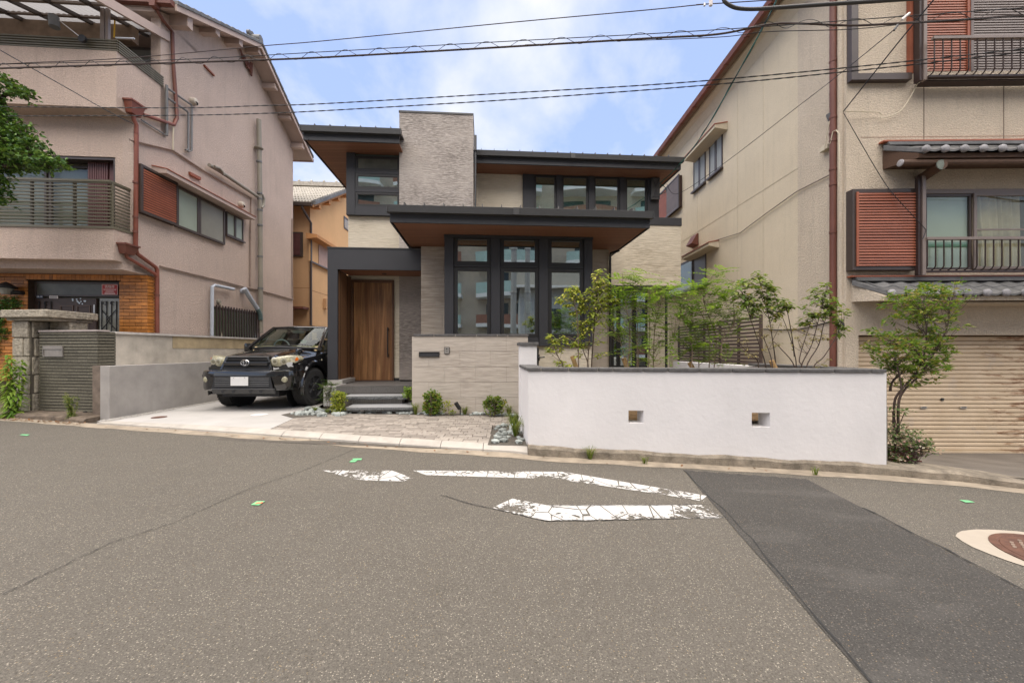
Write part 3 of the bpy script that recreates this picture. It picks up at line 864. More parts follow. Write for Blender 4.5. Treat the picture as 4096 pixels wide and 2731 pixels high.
# ------------------------------------------------------------------ the new house
N = Frame(0, 8.55, 4.0)
H = thing('new_house', 'modern two-storey house with stone tower, wood soffits and charcoal metal eaves', 'house', N.p(0, 1, .1))
B_DOOR, B_TOW, B_UP, B_BAY = .87, .70, 1.65, -.86
aL = N.at_b((1393, 900), B_DOOR)[0]
aT0, aT1 = N.at_b(c('G', 1168, 300), B_TOW)[0], N.at_b(c('G', 1940, 300), B_TOW)[0]
zT = N.at_b(c('G', 1550, 125), B_TOW)[1]
aS0, aS1 = N.at_b((1684, 1100), 0)[0], N.at_b((2435, 1100), 0)[0]
aB0, aB1 = N.at_b((1779, 1100), B_BAY)[0], N.at_b((2367, 1100), B_BAY)[0]
aU1 = N.at_b((2631, 750), B_UP)[0]
aR1 = N.at_b((2723, 1000), B_DOOR)[0]
ZS1, ZS2 = 3.57, 5.95                         # undersides of lower and upper eaves
zBlk0, zBlk1 = N.at_b((2600, 1142), B_DOOR)[1], N.at_b(c('H', 2000, 795), B_DOOR)[1]
# main siding walls
mb = MB()
mb.box(N, aL, aT0 - .002, B_DOOR, 7.5, .35, ZS2 - .002)                  # left wing
mb.box(N, aT0 - .002, aU1, B_UP, 7.5, .35, ZS2 - .002)                   # set-back right wing
mb.build('wall', beige_siding, H)
MB().box(N, aS1 - .3, aR1, B_DOOR, 6.5, zBlk0, zBlk1 - .12).build('projecting_room_wall', beige_siding, H)
MB().box(N, aS1 - .3, aR1 + .02, B_DOOR - .02, 6.52, zBlk1 - .2, zBlk1).build('parapet_cap', charcoal, H, bevel=.006)
MB().box(N, aS1 - .3, aR1 + .004, B_DOOR - .006, 6.5, zBlk0 - .025, zBlk0 - .002).build('base_flashing', window_black, H)
MB().box(N, aS0, aS1, .03, B_UP, .12, ZS1 - .003).build('ground_floor_wall', M('joint_dark', (.10, .085, .07), .9, .1, 5), H)
# tower of ledge stone
MB().box(N, aT0, aT1, B_TOW, 2.6, ZS1 - .1, zT - .05).build('tower', ledge_stone, H)
MB().box(N, aT0 - .012, aT1 + .012, B_TOW - .012, 2.62, zT - .05, zT).build('tower_cap', charcoal_gutter, H, bevel=.004)
MB().box(N, aT0, aS0 + .05, B_TOW, 1.2, .60, ZS1 - .102).build('tower_foot', dark_ledge, H)
MB().box(N, aT1 - .10, aT1 + .003, B_TOW - .003, B_TOW + .1, ZS1, zT - .052).build('corner_trim', ledge_stone, H)
# stone panels on the street front, five courses
def panels(F, parent, a0, a1, b, z0, z1, courses, lens, mat, thick=.028, seed=0, joint=.004, nm='stone_panel'):
    h = (z1 - z0) / courses; rnd = random.Random(seed)
    for r in range(courses):
        za, zb = z0 + h * r, z0 + h * (r + 1)
        L = lens * .5 if (r + seed) % 2 else lens
        cuts = [a0]; x = a0 + L * (.55 + .45 * rnd.random()) if r % 2 else a0 + L
        while x < a1 - .08: cuts.append(x); x += lens
        cuts.append(a1)
        for x0, x1 in zip(cuts, cuts[1:]):
            pr = rnd.uniform(0, .003)
            piece(nm, mat, parent, F, x0 + .0012, x1 - .0012, b - pr, b + thick, za + joint / 2, zb - joint / 2, bevel=.0)
hcs = 54.7 / 183.0
panels(N, H, aS0, aB0 + .02, 0, ZS1 - 11 * hcs, ZS1 - .004, 11, .62, plank_stone, seed=1)
panels(N, H, aB1 - .02, aS1, 0, ZS1 - 11 * hcs, ZS1 - .004, 11, .45, plank_stone, seed=2)
# bay with three tall windows
zp = lambda y: N.at_b(c('J', 980, y), B_BAY)[1]
ap = lambda x: N.at_b(c('J', x, 800), B_BAY)[0]
zb1, zbase = ZS1 - .002, zp(1395)
mb = MB().box(N, aB0, aB1, B_BAY + .03, .0, .12, zbase); mb.build('bay_base', beige_siding, H)
cols = [(300, 690), (785, 1190), (1283, 1660)]
mb = MB()
posts = [(205, 300), (690, 785), (1190, 1283), (1660, 1745)]
for x0, x1 in posts: MB().box(N, ap(x0), ap(x1), B_BAY - .05, B_BAY + .1, zbase, zb1).build('post', charcoal, H, bevel=.004)
for x0, x1 in cols:
    MB().box(N, ap(x0) + .002, ap(x1) - .002, B_BAY - .03, B_BAY + .1, zbase, zp(1308)).build('sill_panel', charcoal, H, bevel=.003)
    MB().box(N, ap(x0) + .002, ap(x1) - .002, B_BAY - .03, B_BAY + .08, zp(578), zp(560)).build('rail', charcoal, H, bevel=.002)
    MB().box(N, ap(x0) + .002, ap(x1) - .002, B_BAY - .03, B_BAY + .08, zp(252), zb1).build('head', charcoal, H)
    window(H, N, ap(x0) + .004, ap(x1) - .004, zp(558), zp(254), B_BAY - .015, .075, window_black, glass_new, .06, recess=.03)
    window(H, N, ap(x0) + .004, ap(x1) - .004, zp(1306), zp(580), B_BAY - .015, .075, window_black, glass_new, .06, recess=.03)
mb = MB().box(N, aB0 - .01, aB1 + .01, B_BAY - .06, B_BAY + .1, zb1 - .05, zb1); mb.build('head_trim', charcoal, H)
for s0, s1 in ((aB0, aB0 + .1), (aB1 - .1, aB1)): MB().box(N, s0, s1, B_BAY + .1, -.001, zbase, zb1).build('bay_side', charcoal, H)
# the room behind the bay
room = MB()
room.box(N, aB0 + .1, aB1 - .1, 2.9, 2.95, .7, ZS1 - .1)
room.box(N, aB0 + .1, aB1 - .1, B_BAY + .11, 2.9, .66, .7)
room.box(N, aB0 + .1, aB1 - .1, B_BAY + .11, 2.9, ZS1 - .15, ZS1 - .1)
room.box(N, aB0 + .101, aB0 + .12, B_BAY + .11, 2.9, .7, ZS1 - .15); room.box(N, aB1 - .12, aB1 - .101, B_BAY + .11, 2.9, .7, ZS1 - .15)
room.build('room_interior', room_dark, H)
def sheet_in(x0, x1, y0, y1, mat, nm, b=B_BAY + .35):
    q0, q1 = N.at_b(c('J', x0, y0), b), N.at_b(c('J', x1, y1), b)
    return MB().box(N, q0[0], q1[0], b, b + .004, q1[1], q0[1]).build(nm, mat, H)
for x0, x1, y0, y1 in ((1055, 1120, 932, 1050), (1312, 1352, 935, 1050), (1415, 1515, 932, 1050), (1312, 1350, 1105, 1235), (1415, 1520, 1105, 1225), (1055, 1118, 1110, 1235)):
    sheet_in(x0, x1, y0, y1, paper, 'window_paper')
sheet_in(1420, 1515, 1228, 1262, M('tan_card', (.5, .34, .14), .8, .1, 9), 'cardboard', B_BAY + .3)
sheet_in(332, 362, 640, 1262, M('pale_curtain', (.5, .52, .46), .9, .1, 9), 'curtain', B_BAY + .12)
q = N.at_b(c('J', 880, 818), 1.2)
MB().lathe(N.p(q[0], 1.2, q[1]), (0, 0, 1), [(.13, 0), (.14, .03), (.02, .10)], 16).build('pendant_lamp', lamp_glow, H)

# eaves: gutter, fascia, soffit, metal roof with standing seams
def eave(a0, a1, bf, bb, zs, name, seam, gh=.115, fh=.115, left=True, right=True, a_back0=None):
    """bf: fascia line; soffit from bf to bb at height zs"""
    MB().box(N, a0, a1, bf, bb, zs, zs + .03).build('soffit', soffit_wood, H)
    roof = MB()
    zt = zs + .03 + fh
    pitch = .11
    P = [N.p(a0 - .03, bf - .05, zt + gh - .02), N.p(a1 + .03, bf - .05, zt + gh - .02), N.p(a1 + .03, bb, zt + gh - .02 + (bb - bf) * pitch), N.p(a0 - .03, bb, zt + gh - .02 + (bb - bf) * pitch)]
    roof.prism(P, (0, 0, .05))
    r = roof.build(name, charcoal_gutter, H, bevel=.004)
    fs = MB().box(N, a0 - .02, a1 + .02, bf - .018, bf + .02, zs - .012, zt + .02)
    fs.build('fascia', charcoal, r)
    if left: MB().box(N, a0 - .045, a0 - .0205, bf - .018, bb, zs - .012, zt + gh - .03).build('barge_board', charcoal, r)
    if right: MB().box(N, a1 + .0205, a1 + .045, bf - .018, bb, zs - .012, zt + gh - .03).build('barge_board', charcoal, r)
    # box gutter: an open trough
    g = MB(); x0, x1 = a0 - .07, a1 + .07
    prof = [(bf - .019, zt - .005), (bf - .11, zt - .005), (bf - .125, zt + gh), (bf - .118, zt + gh), (bf - .104, zt + .004), (bf - .022, zt + .004)]
    A = [N.p(x0, b, z) for b, z in prof]; g.prism(A, N.ea * (x1 - x0))
    g.box(N, x0 - .004, x0 + .006, bf - .128, bf - .018, zt - .008, zt + gh + .003); g.box(N, x1 - .006, x1 + .004, bf - .128, bf - .018, zt - .008, zt + gh + .003)
    g.build('gutter', charcoal_gutter, r)
    jn = a0 + (a1 - a0) * .46
    if a1 - a0 > 3: MB().box(N, jn, jn + .11, bf - .131, bf - .1, zt - .008, zt + gh + .003).build('gutter_joint', charcoal_gutter, r)
    k = a0 + seam * .6
    while k < a1 - .05:
        b0, z0 = bf - .055, zt + gh + .03
        s = MB().add([N.p(k - .006, b0, z0 - .02), N.p(k + .006, b0, z0 - .02), N.p(k + .006, b0 + .02, z0 + .055), N.p(k - .006, b0 + .02, z0 + .055),
                      N.p(k - .006, bb, z0 + .055 + (bb - bf) * pitch), N.p(k + .006, bb, z0 + .055 + (bb - bf) * pitch), N.p(k - .006, bb, z0 - .02 + (bb - bf) * pitch), N.p(k + .006, bb, z0 - .02 + (bb - bf) * pitch)],
                     [(0, 1, 2, 3), (3, 2, 5, 4), (0, 3, 4, 6), (1, 7, 5, 2)])
        s.build('roof_seam', charcoal_gutter, r)
        k += seam
    return r
aU0 = N.at_z(c('G', 190, 415), ZS2)
aU9 = N.at_z(c('H', 2185, 278), ZS2)
eave(aU0[0], aT0 + .08, aU0[1], B_DOOR + 6, ZS2, 'upper_roof', .33, right=False)
eave(aT1 - .0, aU9[0], N.at_z(c('H', 140, 250), ZS2)[1], B_UP + 5.4, ZS2, 'upper_roof', .32, left=False)
aW0 = N.at_z(c('G', 1110, 1290), ZS1); aW9 = N.at_z(c('H', 1850, 878), ZS1)
eave(aW0[0], aW9[0], (aW0[1] + aW9[1]) / 2, B_TOW - .01, ZS1, 'lower_roof', .345)
print('house', dict(aL=aL, aT0=aT0, aT1=aT1, zT=zT, aS0=aS0, aS1=aS1, aB0=aB0, aB1=aB1, aU1=aU1, aR1=aR1, blk=(zBlk0, zBlk1), aU0=aU0, aU9=aU9, aW0=aW0, aW9=aW9))
MB().box(N, aT1, aS1 - .302, B_TOW - .005, B_UP - .001, ZS1 + .36, ZS1 + .40).build('roof_apron', charcoal_gutter, H)
# rain pipe between tower and right wing
mb = MB(); pa = aT1 + .035
zz = N.at_b(c('H', 120, 130), B_TOW + .03)[1]
mb.box(N, pa - .012, pa + .05, B_TOW - .03, B_TOW + .07, zz - .02, zz + .34)
mb.tube([N.p(pa + .02, B_TOW + .02, zz + .02), N.p(pa + .02, B_TOW + .02, ZS1 + .3)], .022, 10)
mb.build('rain_pipe', charcoal_gutter, H)

# upper left corner windows
zg = lambda y: N.at_b(c('G', 900, y), B_DOOR - .10)[1]
ag = lambda x: N.at_b(c('G', x, 900), B_DOOR - .10)[0]
fb = B_DOOR - .10
MB().box(N, aL - .012, ag(705), fb, B_DOOR + .09, zg(1205), ZS2 - .003).build('corner_post', charcoal, H, bevel=.004)
MB().box(N, ag(705) + .001, aT0 - .003, fb, B_DOOR + .02, zg(1205), zg(1115)).build('sill_panel', charcoal, H, bevel=.003)
for y0, y1 in ((742, 770), (928, 962)): MB().box(N, ag(705) + .001, aT0 - .003, fb + .004, B_DOOR + .02, zg(y1), zg(y0)).build('rail', charcoal, H, bevel=.002)
for y0, y1, g in ((585, 742, dark_pane), (770, 928, glass_green), (962, 1115, glass_green)):
    window(H, N, ag(705) + .002, aT0 - .004, zg(y1) + .001, zg(y0) - .001, fb + .012, .06, window_black, g, .03, recess=.02)
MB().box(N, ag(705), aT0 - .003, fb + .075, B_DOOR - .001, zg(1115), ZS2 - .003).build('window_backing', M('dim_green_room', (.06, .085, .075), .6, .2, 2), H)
MB().box(N, aL - .014, aL - .001, fb + .005, B_DOOR + 1.3, zg(1205), ZS2 - .003).build('corner_return', charcoal, H)
# upper right windows
zh = lambda y: N.at_b(c('H', 1300, y), B_UP - .03)[1]
ah = lambda x: N.at_b(c('H', x, 600), B_UP - .03)[0]
fb = B_UP - .05
zlo = zh(800)
for x0, x1 in ((597, 708), (930, 980), (1245, 1297), (1555, 1610), (1828, 1938)):
    MB().box(N, ah(x0), ah(x1), fb - .02, B_UP + .02, zlo, ZS2 - .003).build('post', charcoal, H, bevel=.003)
for x0, x1 in ((708, 930), (980, 1245), (1297, 1555), (1610, 1828)):
    window(H, N, ah(x0) + .002, ah(x1) - .002, zlo, zh(388), fb + .01, .055, window_black, glass_green, .035, recess=.02)
    MB().box(N, ah(x0), ah(x1), fb, B_UP, zh(388), ZS2 - .003).build('head', charcoal, H)
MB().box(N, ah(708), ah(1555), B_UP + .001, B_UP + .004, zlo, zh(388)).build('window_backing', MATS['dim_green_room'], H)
MB().box(N, ah(1612), ah(1826), fb + .037, B_UP + .0035, zlo, zh(388)).build('roller_blind', blind_mat, H)
MB().box(N, aU1 - .003, aU1 + .012, fb, B_UP + 1.2, ZS1 + .4, ZS2 - .003).build('corner_return', charcoal, H)
# sawtooth lamp glow seen low in the second pane
q = N.at_b(c('H', 1040, 733), B_UP + .2)
# flat aerial box on the right corner
q0, q1 = N.at_b(c('H', 1868, 398), fb - .1), N.at_b(c('H', 1952, 618), fb - .1)
ant = thing('antenna_box', 'flat dark aerial box on the upper right corner of the new house', 'antenna', N.p((q0[0] + q1[0]) / 2, fb - .05, q1[1]))
MB().box(N, q0[0], q1[0], fb - .12, fb - .025, q1[1], q0[1]).build('case', charcoal_gutter, ant, bevel=.012, seg=2)
zm = q1[1] + .06; am = (q0[0] + q1[0]) / 2
MB().prism([N.p(am - .09, fb - .121, zm), N.p(am + .09, fb - .121, zm), N.p(am, fb - .121, zm + .24)], N.eb * -.012).build('raised_chevron', charcoal, ant)
MB().prism([N.p(am - .12, fb - .121, q0[1] - .02), N.p(am - .08, fb - .121, q0[1] - .02), N.p(am, fb - .121, q0[1] - .2), N.p(am + .08, fb - .121, q0[1] - .02), N.p(am + .12, fb - .121, q0[1] - .02), N.p(am, fb - .121, q0[1] - .26)], N.eb * -.008).build('raised_rib', charcoal, ant)

# entrance canopy
aC0, aC1 = N.at_b((1310, 1200), 0)[0], N.at_b((1350, 1200), 0)[0]
zc0, zc1 = N.at_b((1500, 1079), 0)[1], N.at_b((1500, 995), 0)[1]
zpost = N.at_b((1330, 1519), 0)[1]
can = MB()
can.box(N, aC0, aS0 - .003, 0, .06, zc0, zc1)
can.box(N, aC0, aC0 + .09, .06, B_DOOR - .003, zc0, zc1)
can.box(N, aC0, aC1, 0, .06, zpost, zc0 - .001); can.box(N, aC0, aC0 + .06, .06, B_DOOR - .003, zpost, zc0 - .001)
can.box(N, aC0 + .09, aS0 - .003, .06, B_DOOR - .003, zc1 - .05, zc1 - .01)
can.build('canopy', charcoal, H)
MB().box(N, aC0 - .012, aS0 - .004, -.012, B_DOOR, zc1, zc1 + .022).build('canopy_cap', charcoal_gutter, H)
MB().box(N, aC0 + .065, aC1 - .003, .065, B_DOOR - .004, zpost, zc0 - .012).build('wood_panel', panel_wood, H)
MB().box(N, aC1 - .002, aS0 - .004, .062, B_TOW - .004, zc0, zc0 + .02).build('canopy_soffit', soffit_wood, H)
q = N.at_z(c('I', 600, 302), zc0)
MB().lathe(N.p(q[0], q[1], zc0 - .012), (0, 0, 1), [(.05, 0), (.05, .012), (.01, .012)], 20).build('downlight', black_plastic, H)
# door
fd = B_DOOR - .03
ad = lambda x: N.at_b(c('I', x, 800), fd)[0]
zd = lambda y: N.at_b(c('I', 500, y), fd)[1]
zf = zd(1197)
fr = MB().ring([N.p(ad(323), fd - .02, zf), N.p(ad(680), fd - .02, zf), N.p(ad(680), fd - .02, zd(355)), N.p(ad(323), fd - .02, zd(355))],
               [N.p(ad(344), fd - .02, zf + .02), N.p(ad(664), fd - .02, zf + .02), N.p(ad(664), fd - .02, zd(376)), N.p(ad(344), fd - .02, zd(376))], N.eb * .06)
fr.build('door_frame', door_frame_wood, H, bevel=.003)
dr = MB().box(N, ad(345), ad(663), fd - .005, fd + .03, zf + .021, zd(377)).build('front_door', door_wood, H, bevel=.003)
dr['label'] = 'tall walnut wood front door'
hx = ad(633)
mb = MB(); pts = []
for i in range(13):
    f = i / 12; z = zd(1000) + (zd(752) - zd(1000)) * f
    pts.append(N.p(hx, fd - .05 - .018 * sin(pi * f), z))
mb.tube(pts, [.017] + [.014] * 11 + [.017], 8)
for z in (zd(985), zd(768)): mb.box(N, hx - .012, hx + .012, fd - .05, fd - .004, z - .02, z + .02)
mb.build('handle', black_plastic, dr, smooth=True)
mb = MB()
for y in (445, 720, 1125): mb.box(N, ad(341), ad(344.5), fd - .03, fd - .02, zd(y + 22), zd(y - 22))
mb.build('hinge', black_plastic, dr)
# porch and floating granite steps
zP = zf - .004
bP = N.at_z(c('I', 500, 1240), zP)[1]
aP0, aP1 = N.at_z(c('I', 205, 1240), zP)[0], -1.84
por = MB().box(N, aP0 + .01, aP1 + .4, bP + .012, B_DOOR, .14, zP - .012).build('porch_base', MATS['joint_dark'], H)
na = 5
for i in range(na):
    x0, x1 = aP0 + (aP1 - aP0) * i / na, aP0 + (aP1 - aP0) * (i + 1) / na
    piece('porch_tile', porch_tile, H, N, x0 + .002, x1 - .002, bP, bP + .012, zP - .15, zP - .001)
    for j in range(4):
        y0 = bP + (B_DOOR - bP) * j / 4; y1 = bP + (B_DOOR - bP) * (j + 1) / 4
        piece('porch_tile', porch_tile, H, N, x0 + .002, x1 - .002, y0 + (.002 if j else 0), y1 - .002, zP - .0115, zP)
MB().box(N, aC0 + .001, aC1 + .1, -.0, B_DOOR - .001, zP + .001, zpost - .003).build('plinth', drive_concrete, H)
MB().box(N, aC0, aP0 + .05, bP + .25, .0, .13, zP - .02).build('porch_flank', drive_concrete, H)
MB().box(N, ad(683), ad(737), fd - .012, B_DOOR - .001, zP + .001, zP + .07).build('skirting', window_black, H)
def step(z, qf, qb_, px0, px1, nm):
    b0 = N.at_z(qf, z)[1]; a0 = N.at_z((px0, qf[1]), z)[0]; a1 = N.at_z((px1, qf[1]), z)[0]
    b1 = qb_
    mb = MB(); n = 22; top = []; bot = []
    rnd = random.Random(int(z * 1000))
    for i in range(n + 1):
        a = a0 + (a1 - a0) * i / n; top.append((a, b0 + rnd.uniform(-.006, .006))); bot.append((a, b0 + .012 + rnd.uniform(-.012, .012)))
    th = .075
    v = [N.p(a, b, z) for a, b in top] + [N.p(a, b - .004, z - th * .5 + rnd.uniform(-.008, .008)) for a, b in top] + [N.p(a, b + .01, z - th) for a, b in bot] + [N.p(a, b1, z) for a, b in top] + [N.p(a, b1, z - th) for a, b in top]
    m = n + 1
    for i in range(n):
        for r0, r1 in ((0, 1), (1, 2), (2, 4), (4, 3), (3, 0)): mb.f.append((r0 * m + i, r0 * m + i + 1, r1 * m + i + 1, r1 * m + i))
    mb.v = v; mb.f.append((0, m, 2 * m, 4 * m, 3 * m)); mb.f.append((n, 3 * m + n, 4 * m + n, 2 * m + n, m + n))
    o = mb.build('step', granite, H); o.data.materials.append(granite_rough)
    for p in o.data.polygons:
        if abs(p.normal.z) < .7: p.material_index = 1
    MB().box(N, a0 + .12, a1 - .1, b0 + .11, b1, .10, z - th - .001).build('riser', riser_mat, o)
step(.40, c('I', 500, 1325), bP + .1, 1377, 1622, '')
step(.235, c('I', 500, 1420), N.at_z(c('I', 500, 1385), .235)[1] + .12, 1381, 1650, '')
# recess under the projecting room: glazed door, pale wall, rain pipe
bR = 1.45
ak = lambda x: N.at_b(c('K', x, 900), bR)[0]
zk = lambda y: N.at_b(c('K', 1200, y), bR)[1]
MB().box(N, aS1, aR1 - .02, bR, bR + .1, .1, zBlk0 - .026).build('recess_wall', beige_siding, H)
for x0, x1 in ((985, 1060), (1060, 1240), (1240, 1390)):
    window(H, N, ak(x0) + .003, ak(x1) - .003, zk(1335), zk(425), bR - .05, .05, window_black, glass_new, .04, recess=.02, name='glazed_door')
MB().box(N, ak(985), ak(1390), bR - .008, bR - .001, zk(1335), zk(425)).build('door_backing', M('dim_hall', (.045, .05, .052), .7, .2, 2), H)
ap2 = N.at_b(c('K', 1632, 900), B_DOOR - .05)[0]
MB().tube([N.p(ap2, B_DOOR + .05, zBlk0 - .03), N.p(ap2, B_DOOR + .05, .1)], .033, 12).build('rain_pipe', window_black, H, smooth=True)
ap3 = N.at_b((2440, 1100), -.02)[0]
mb = MB().tube([N.p(ap3, -.03, ZS1 - .18), N.p(ap3, -.03, .2)], .028, 10)
mb.tube([N.p(ap3, -.03, ZS1 - .18), N.p(ap3, -.06, ZS1 - .1), N.p(ap3 + .16, -.18, ZS1 - .06)], .028, 10)
mb.build('rain_pipe', window_black, H, smooth=True)
# ------------------------------------------------------------------ white garden wall, stone gate wall, planting bed
def wall_pt(px, off):
    x = (px - CX) / FPX * 4.7
    for _ in range(20): x = (px - CX) / FPX * (kerb_y(x) + off)
    return Vector((x, kerb_y(x) + off, 0))
p0, p1 = wall_pt(2114, .085), wall_pt(3546, .075)
GA = math.degrees(atan2(p1.y - p0.y, p1.x - p0.x))
G = Frame(p0.x, p0.y, GA, 4.0)
GL = (p1 - p0).length
ZC = G.at_b((2140, 1470), 0)[1]
th = .20
gw = thing('garden_wall', 'low white rendered garden wall with slate coping and two square peepholes', 'wall', G.p(GL / 2, 0, -.05))
def holed(F, a0, a1, b0, b1, z0, z1, holes):
    mb = MB(); xs = sorted(set([a0, a1] + [h[0] for h in holes] + [h[1] for h in holes]))
    for x0, x1 in zip(xs, xs[1:]):
        hs = sorted([h for h in holes if h[0] <= x0 + 1e-6 and h[1] >= x1 - 1e-6], key=lambda h: h[2]); z = z0
        for h in hs: mb.box(F, x0, x1, b0, b1, z, h[2]); z = h[3]
        mb.box(F, x0, x1, b0, b1, z, z1)
    return mb
holes = []
for x0, y0, x1, y1 in ((711, 57, 795, 128), (1393, 69, 1495, 150)):
    a0, z1 = G.at_b(c('S', x0, y0), 0); a1, z0 = G.at_b(c('S', x1, y1), 0); holes.append((a0, a1, z0, z1))
holed(G, 0, GL, 0, th, -.22, ZC - .045, holes).build('wall_face', white_render, gw)
def run(F, parent, pts, mat, b0, b1, z0, z1, nm, gap=.006, axis='a'):
    for x0, x1 in zip(pts, pts[1:]):
        if axis == 'a': MB().box(F, x0 + gap, x1 - gap, b0, b1, z0, z1).build(nm, mat, parent, bevel=.005)
        else: MB().box(F, b0, b1, x0 + gap, x1 - gap, z0, z1).build(nm, mat, parent, bevel=.005)
js = [2086, 2165, 2275, 2393, 2454, 2575, 2674, 2801, 2931, 3064, 3202, 3341, 3489, 3550]
cuts = [G.at_b((x, 1480), -.022)[0] for x in js]
cuts[0] = -.025
run(G, gw, cuts, coping_mat, -.022, th + .02, ZC - .04, ZC, 'coping_stone')
MB().box(G, 0.0, GL - .01, .01, th - .01, ZC - .046, ZC - .008).build('coping_mortar', mortar_pale, gw)
# left return with its taller pier, right return along the boundary
DR = 1.02
MB().box(G, 0.0, th, th + .001, DR, -.1, ZC - .045).build('return_wall', white_render, gw)
run(G, gw, [th + .022, .6, DR], coping_mat, -.025, th + .02, ZC - .04, ZC, 'coping_stone', axis='b')
pz = WORLD.at_b((2105, 1369), p0.y + DR)[1]
pier = MB().box(G, -.01, .245, DR + .001, DR + .26, -.1, pz - .05).build('pier', white_render, gw)
MB().box(G, -.035, .27, DR - .025, DR + .285, pz - .05, pz).build('pier_cap', coping_mat, gw, bevel=.005)
bk = 4.6
MB().box(G, GL - th, GL, th + .001, bk, -.3, ZC - .046).build('boundary_wall', white_render, gw)
run(G, gw, [th + .022, .75, 1.4, 2.0], coping_mat, GL - th - .02, GL + .02, ZC - .04, ZC, 'coping_stone', axis='b')
MB().box(G, GL + .002, GL + .012, .01, th, -.25, ZC - .045).build('end_strip', M('dark_wall_edge', (.05, .045, .05), .9, .2, 9), gw)  # thin dark strip at the wall's right end
# black side gate behind the pier
gt = thing('garden_gate', 'narrow black metal side gate behind the white pier', 'gate', G.p(.3, DR + .35, .1))
q0, q1 = WORLD.at_b(c('K', 112, 1110), 6.25), WORLD.at_b(c('K', 158, 1330), 6.25)
MB().box(WORLD, q0[0], q1[0], 6.25, 6.29, .1, q0[1]).build('gate_leaf', window_black, gt)
hz = WORLD.at_b(c('K', 175, 1226), 6.22)
mb = MB().tube([(hz[0] - .03, 6.24, hz[1]), (hz[0] - .03, 6.19, hz[1]), (hz[0] + .07, 6.19, hz[1] + .01)], .011, 8)
mb.box(WORLD, hz[0] - .05, hz[0] - .01, 6.225, 6.249, hz[1] - .05, hz[1] + .05); mb.build('latch', window_black, gt)
# soil of the bed and plain ground of the side yard
mb = MB()
for i in range(20):
    a0, a1 = th + (GL - 2 * th) * i / 20, th + (GL - 2 * th) * (i + 1) / 20
    for j in range(8):
        y0, y1 = th + 1.9 * j / 8, th + 1.9 * (j + 1) / 8
        zz = lambda a, b: .42 + .03 * sin(a * 3.1 + b * 2) + .02 * sin(a * 7 - b * 5)
        mb.quad(G.p(a0, y0, zz(a0, y0)), G.p(a1, y0, zz(a1, y0)), G.p(a1, y1, zz(a1, y1)), G.p(a0, y1, zz(a0, y1)))
struct('planting_bed', mb, soil)
struct('side_yard', MB().add([(.35, 6.3, .1), (5.6, 6.2, .1), (5.8, 18, .1), (-3.5, 18, .1), (.2, 7.4, .1)], [(0, 1, 2, 3, 4)]), earth)

# stone-clad gate wall with letter slot and intercom
GW = Frame(*WORLD.p((1651 - CX) / FPX * 7.3, 7.3, 0).xy, 0.6)
gwl = WORLD.at_b((2112, 1400), 7.3)[0] - GW.o.x
ztop = WORLD.at_b((1800, 1336), 7.3)[1]
gate_wall = thing('gate_wall', 'beige stone-panelled gate wall with letter slot and intercom beside the steps', 'wall', GW.p(gwl / 2, .1, .05))
MB().box(GW, 0.012, gwl, .02, .2, .02, ztop - .045).build('core', MATS['joint_dark'], gate_wall)
zrow = [WORLD.at_b(c('Z', 500, y), 7.3)[1] for y in (742, 604, 468, 328, 190, 56)]
offs = [(.0, 587, 1400), (.0, 167, 727, 1400), (.0, 305, 587, 862, 1400), (.0, 165, 725, 1400), (.0, 588, 862, 1400), (.0, 305, 587, 862, 1400)]
offs = [(25, 587), (25, 166, 450, 727), (25, 306, 587, 863), (25, 166, 445, 722), (25, 306, 588, 862)]
zrow[0] = .06
for r in range(5):
    xs = [WORLD.at_b(c('Z', x, 300), 7.3)[0] - GW.o.x for x in offs[r]] + [gwl]; xs[0] = 0
    for x0, x1 in zip(xs, xs[1:]):
        piece('stone_panel', plank_pale, gate_wall, GW, x0 + .0012, x1 - .0012, random.uniform(-.002, 0), .03, zrow[r] + .0025, zrow[r + 1] - .0025)
piece('stone_panel', plank_pale, gate_wall, GW, -.014, .011, .0, .2, .06, ztop - .046)
xs = [WORLD.at_b(c('Z', x, 40), 7.28)[0] - GW.o.x for x in (22, 213, 405, 595, 782, 877, 1066)]
run(GW, gate_wall, xs, coping_mat, -.02, .22, ztop - .042, ztop, 'coping_stone')
MB().box(GW, .01, gwl - .01, 0, .2, ztop - .045, ztop - .006).build('coping_mortar', mortar_pale, gate_wall)
def zz_(x, y): q = WORLD.at_b(c('Z', x, y), 7.28); return q[0] - GW.o.x, q[1]
(m0, mz1), (m1, mz0) = zz_(80, 195), zz_(263, 241)
ms = MB().ring([GW.p(m0, -.03, mz0), GW.p(m1, -.03, mz0), GW.p(m1, -.03, mz1), GW.p(m0, -.03, mz1)], [GW.p(m0 + .02, -.03, mz0 + .02), GW.p(m1 - .02, -.03, mz0 + .02), GW.p(m1 - .02, -.03, mz1 - .02), GW.p(m0 + .02, -.03, mz1 - .02)], (0, .03, 0)).build('letter_slot', window_black, gate_wall, bevel=.002)
MB().box(GW, m0 + .02, m1 - .02, -.022, -.004, mz0 + .02, mz1 - .02).build('flap', charcoal, ms)
(m0, mz1), (m1, mz0) = zz_(306, 153), zz_(353, 214)
ic = MB().box(GW, m0, m1, -.022, -.001, mz0, mz1).build('intercom', window_black, gate_wall, bevel=.006)
MB().box(GW, m0 + .008, m1 - .008, -.027, -.0225, mz0 + .008, mz1 - .008).build('face_plate', steel, ic)
MB().lathe(GW.p((m0 + m1) / 2, -.03, mz1 - .035), GW.eb, [(.012, 0), (.012, .006)], 14).build('camera_lens', window_black, ic)
MB().box(GW, (m0 + m1) / 2 - .016, (m0 + m1) / 2 + .016, -.0285, -.0272, mz0 + .05, mz0 + .058).build('speaker_slot', window_black, ic)

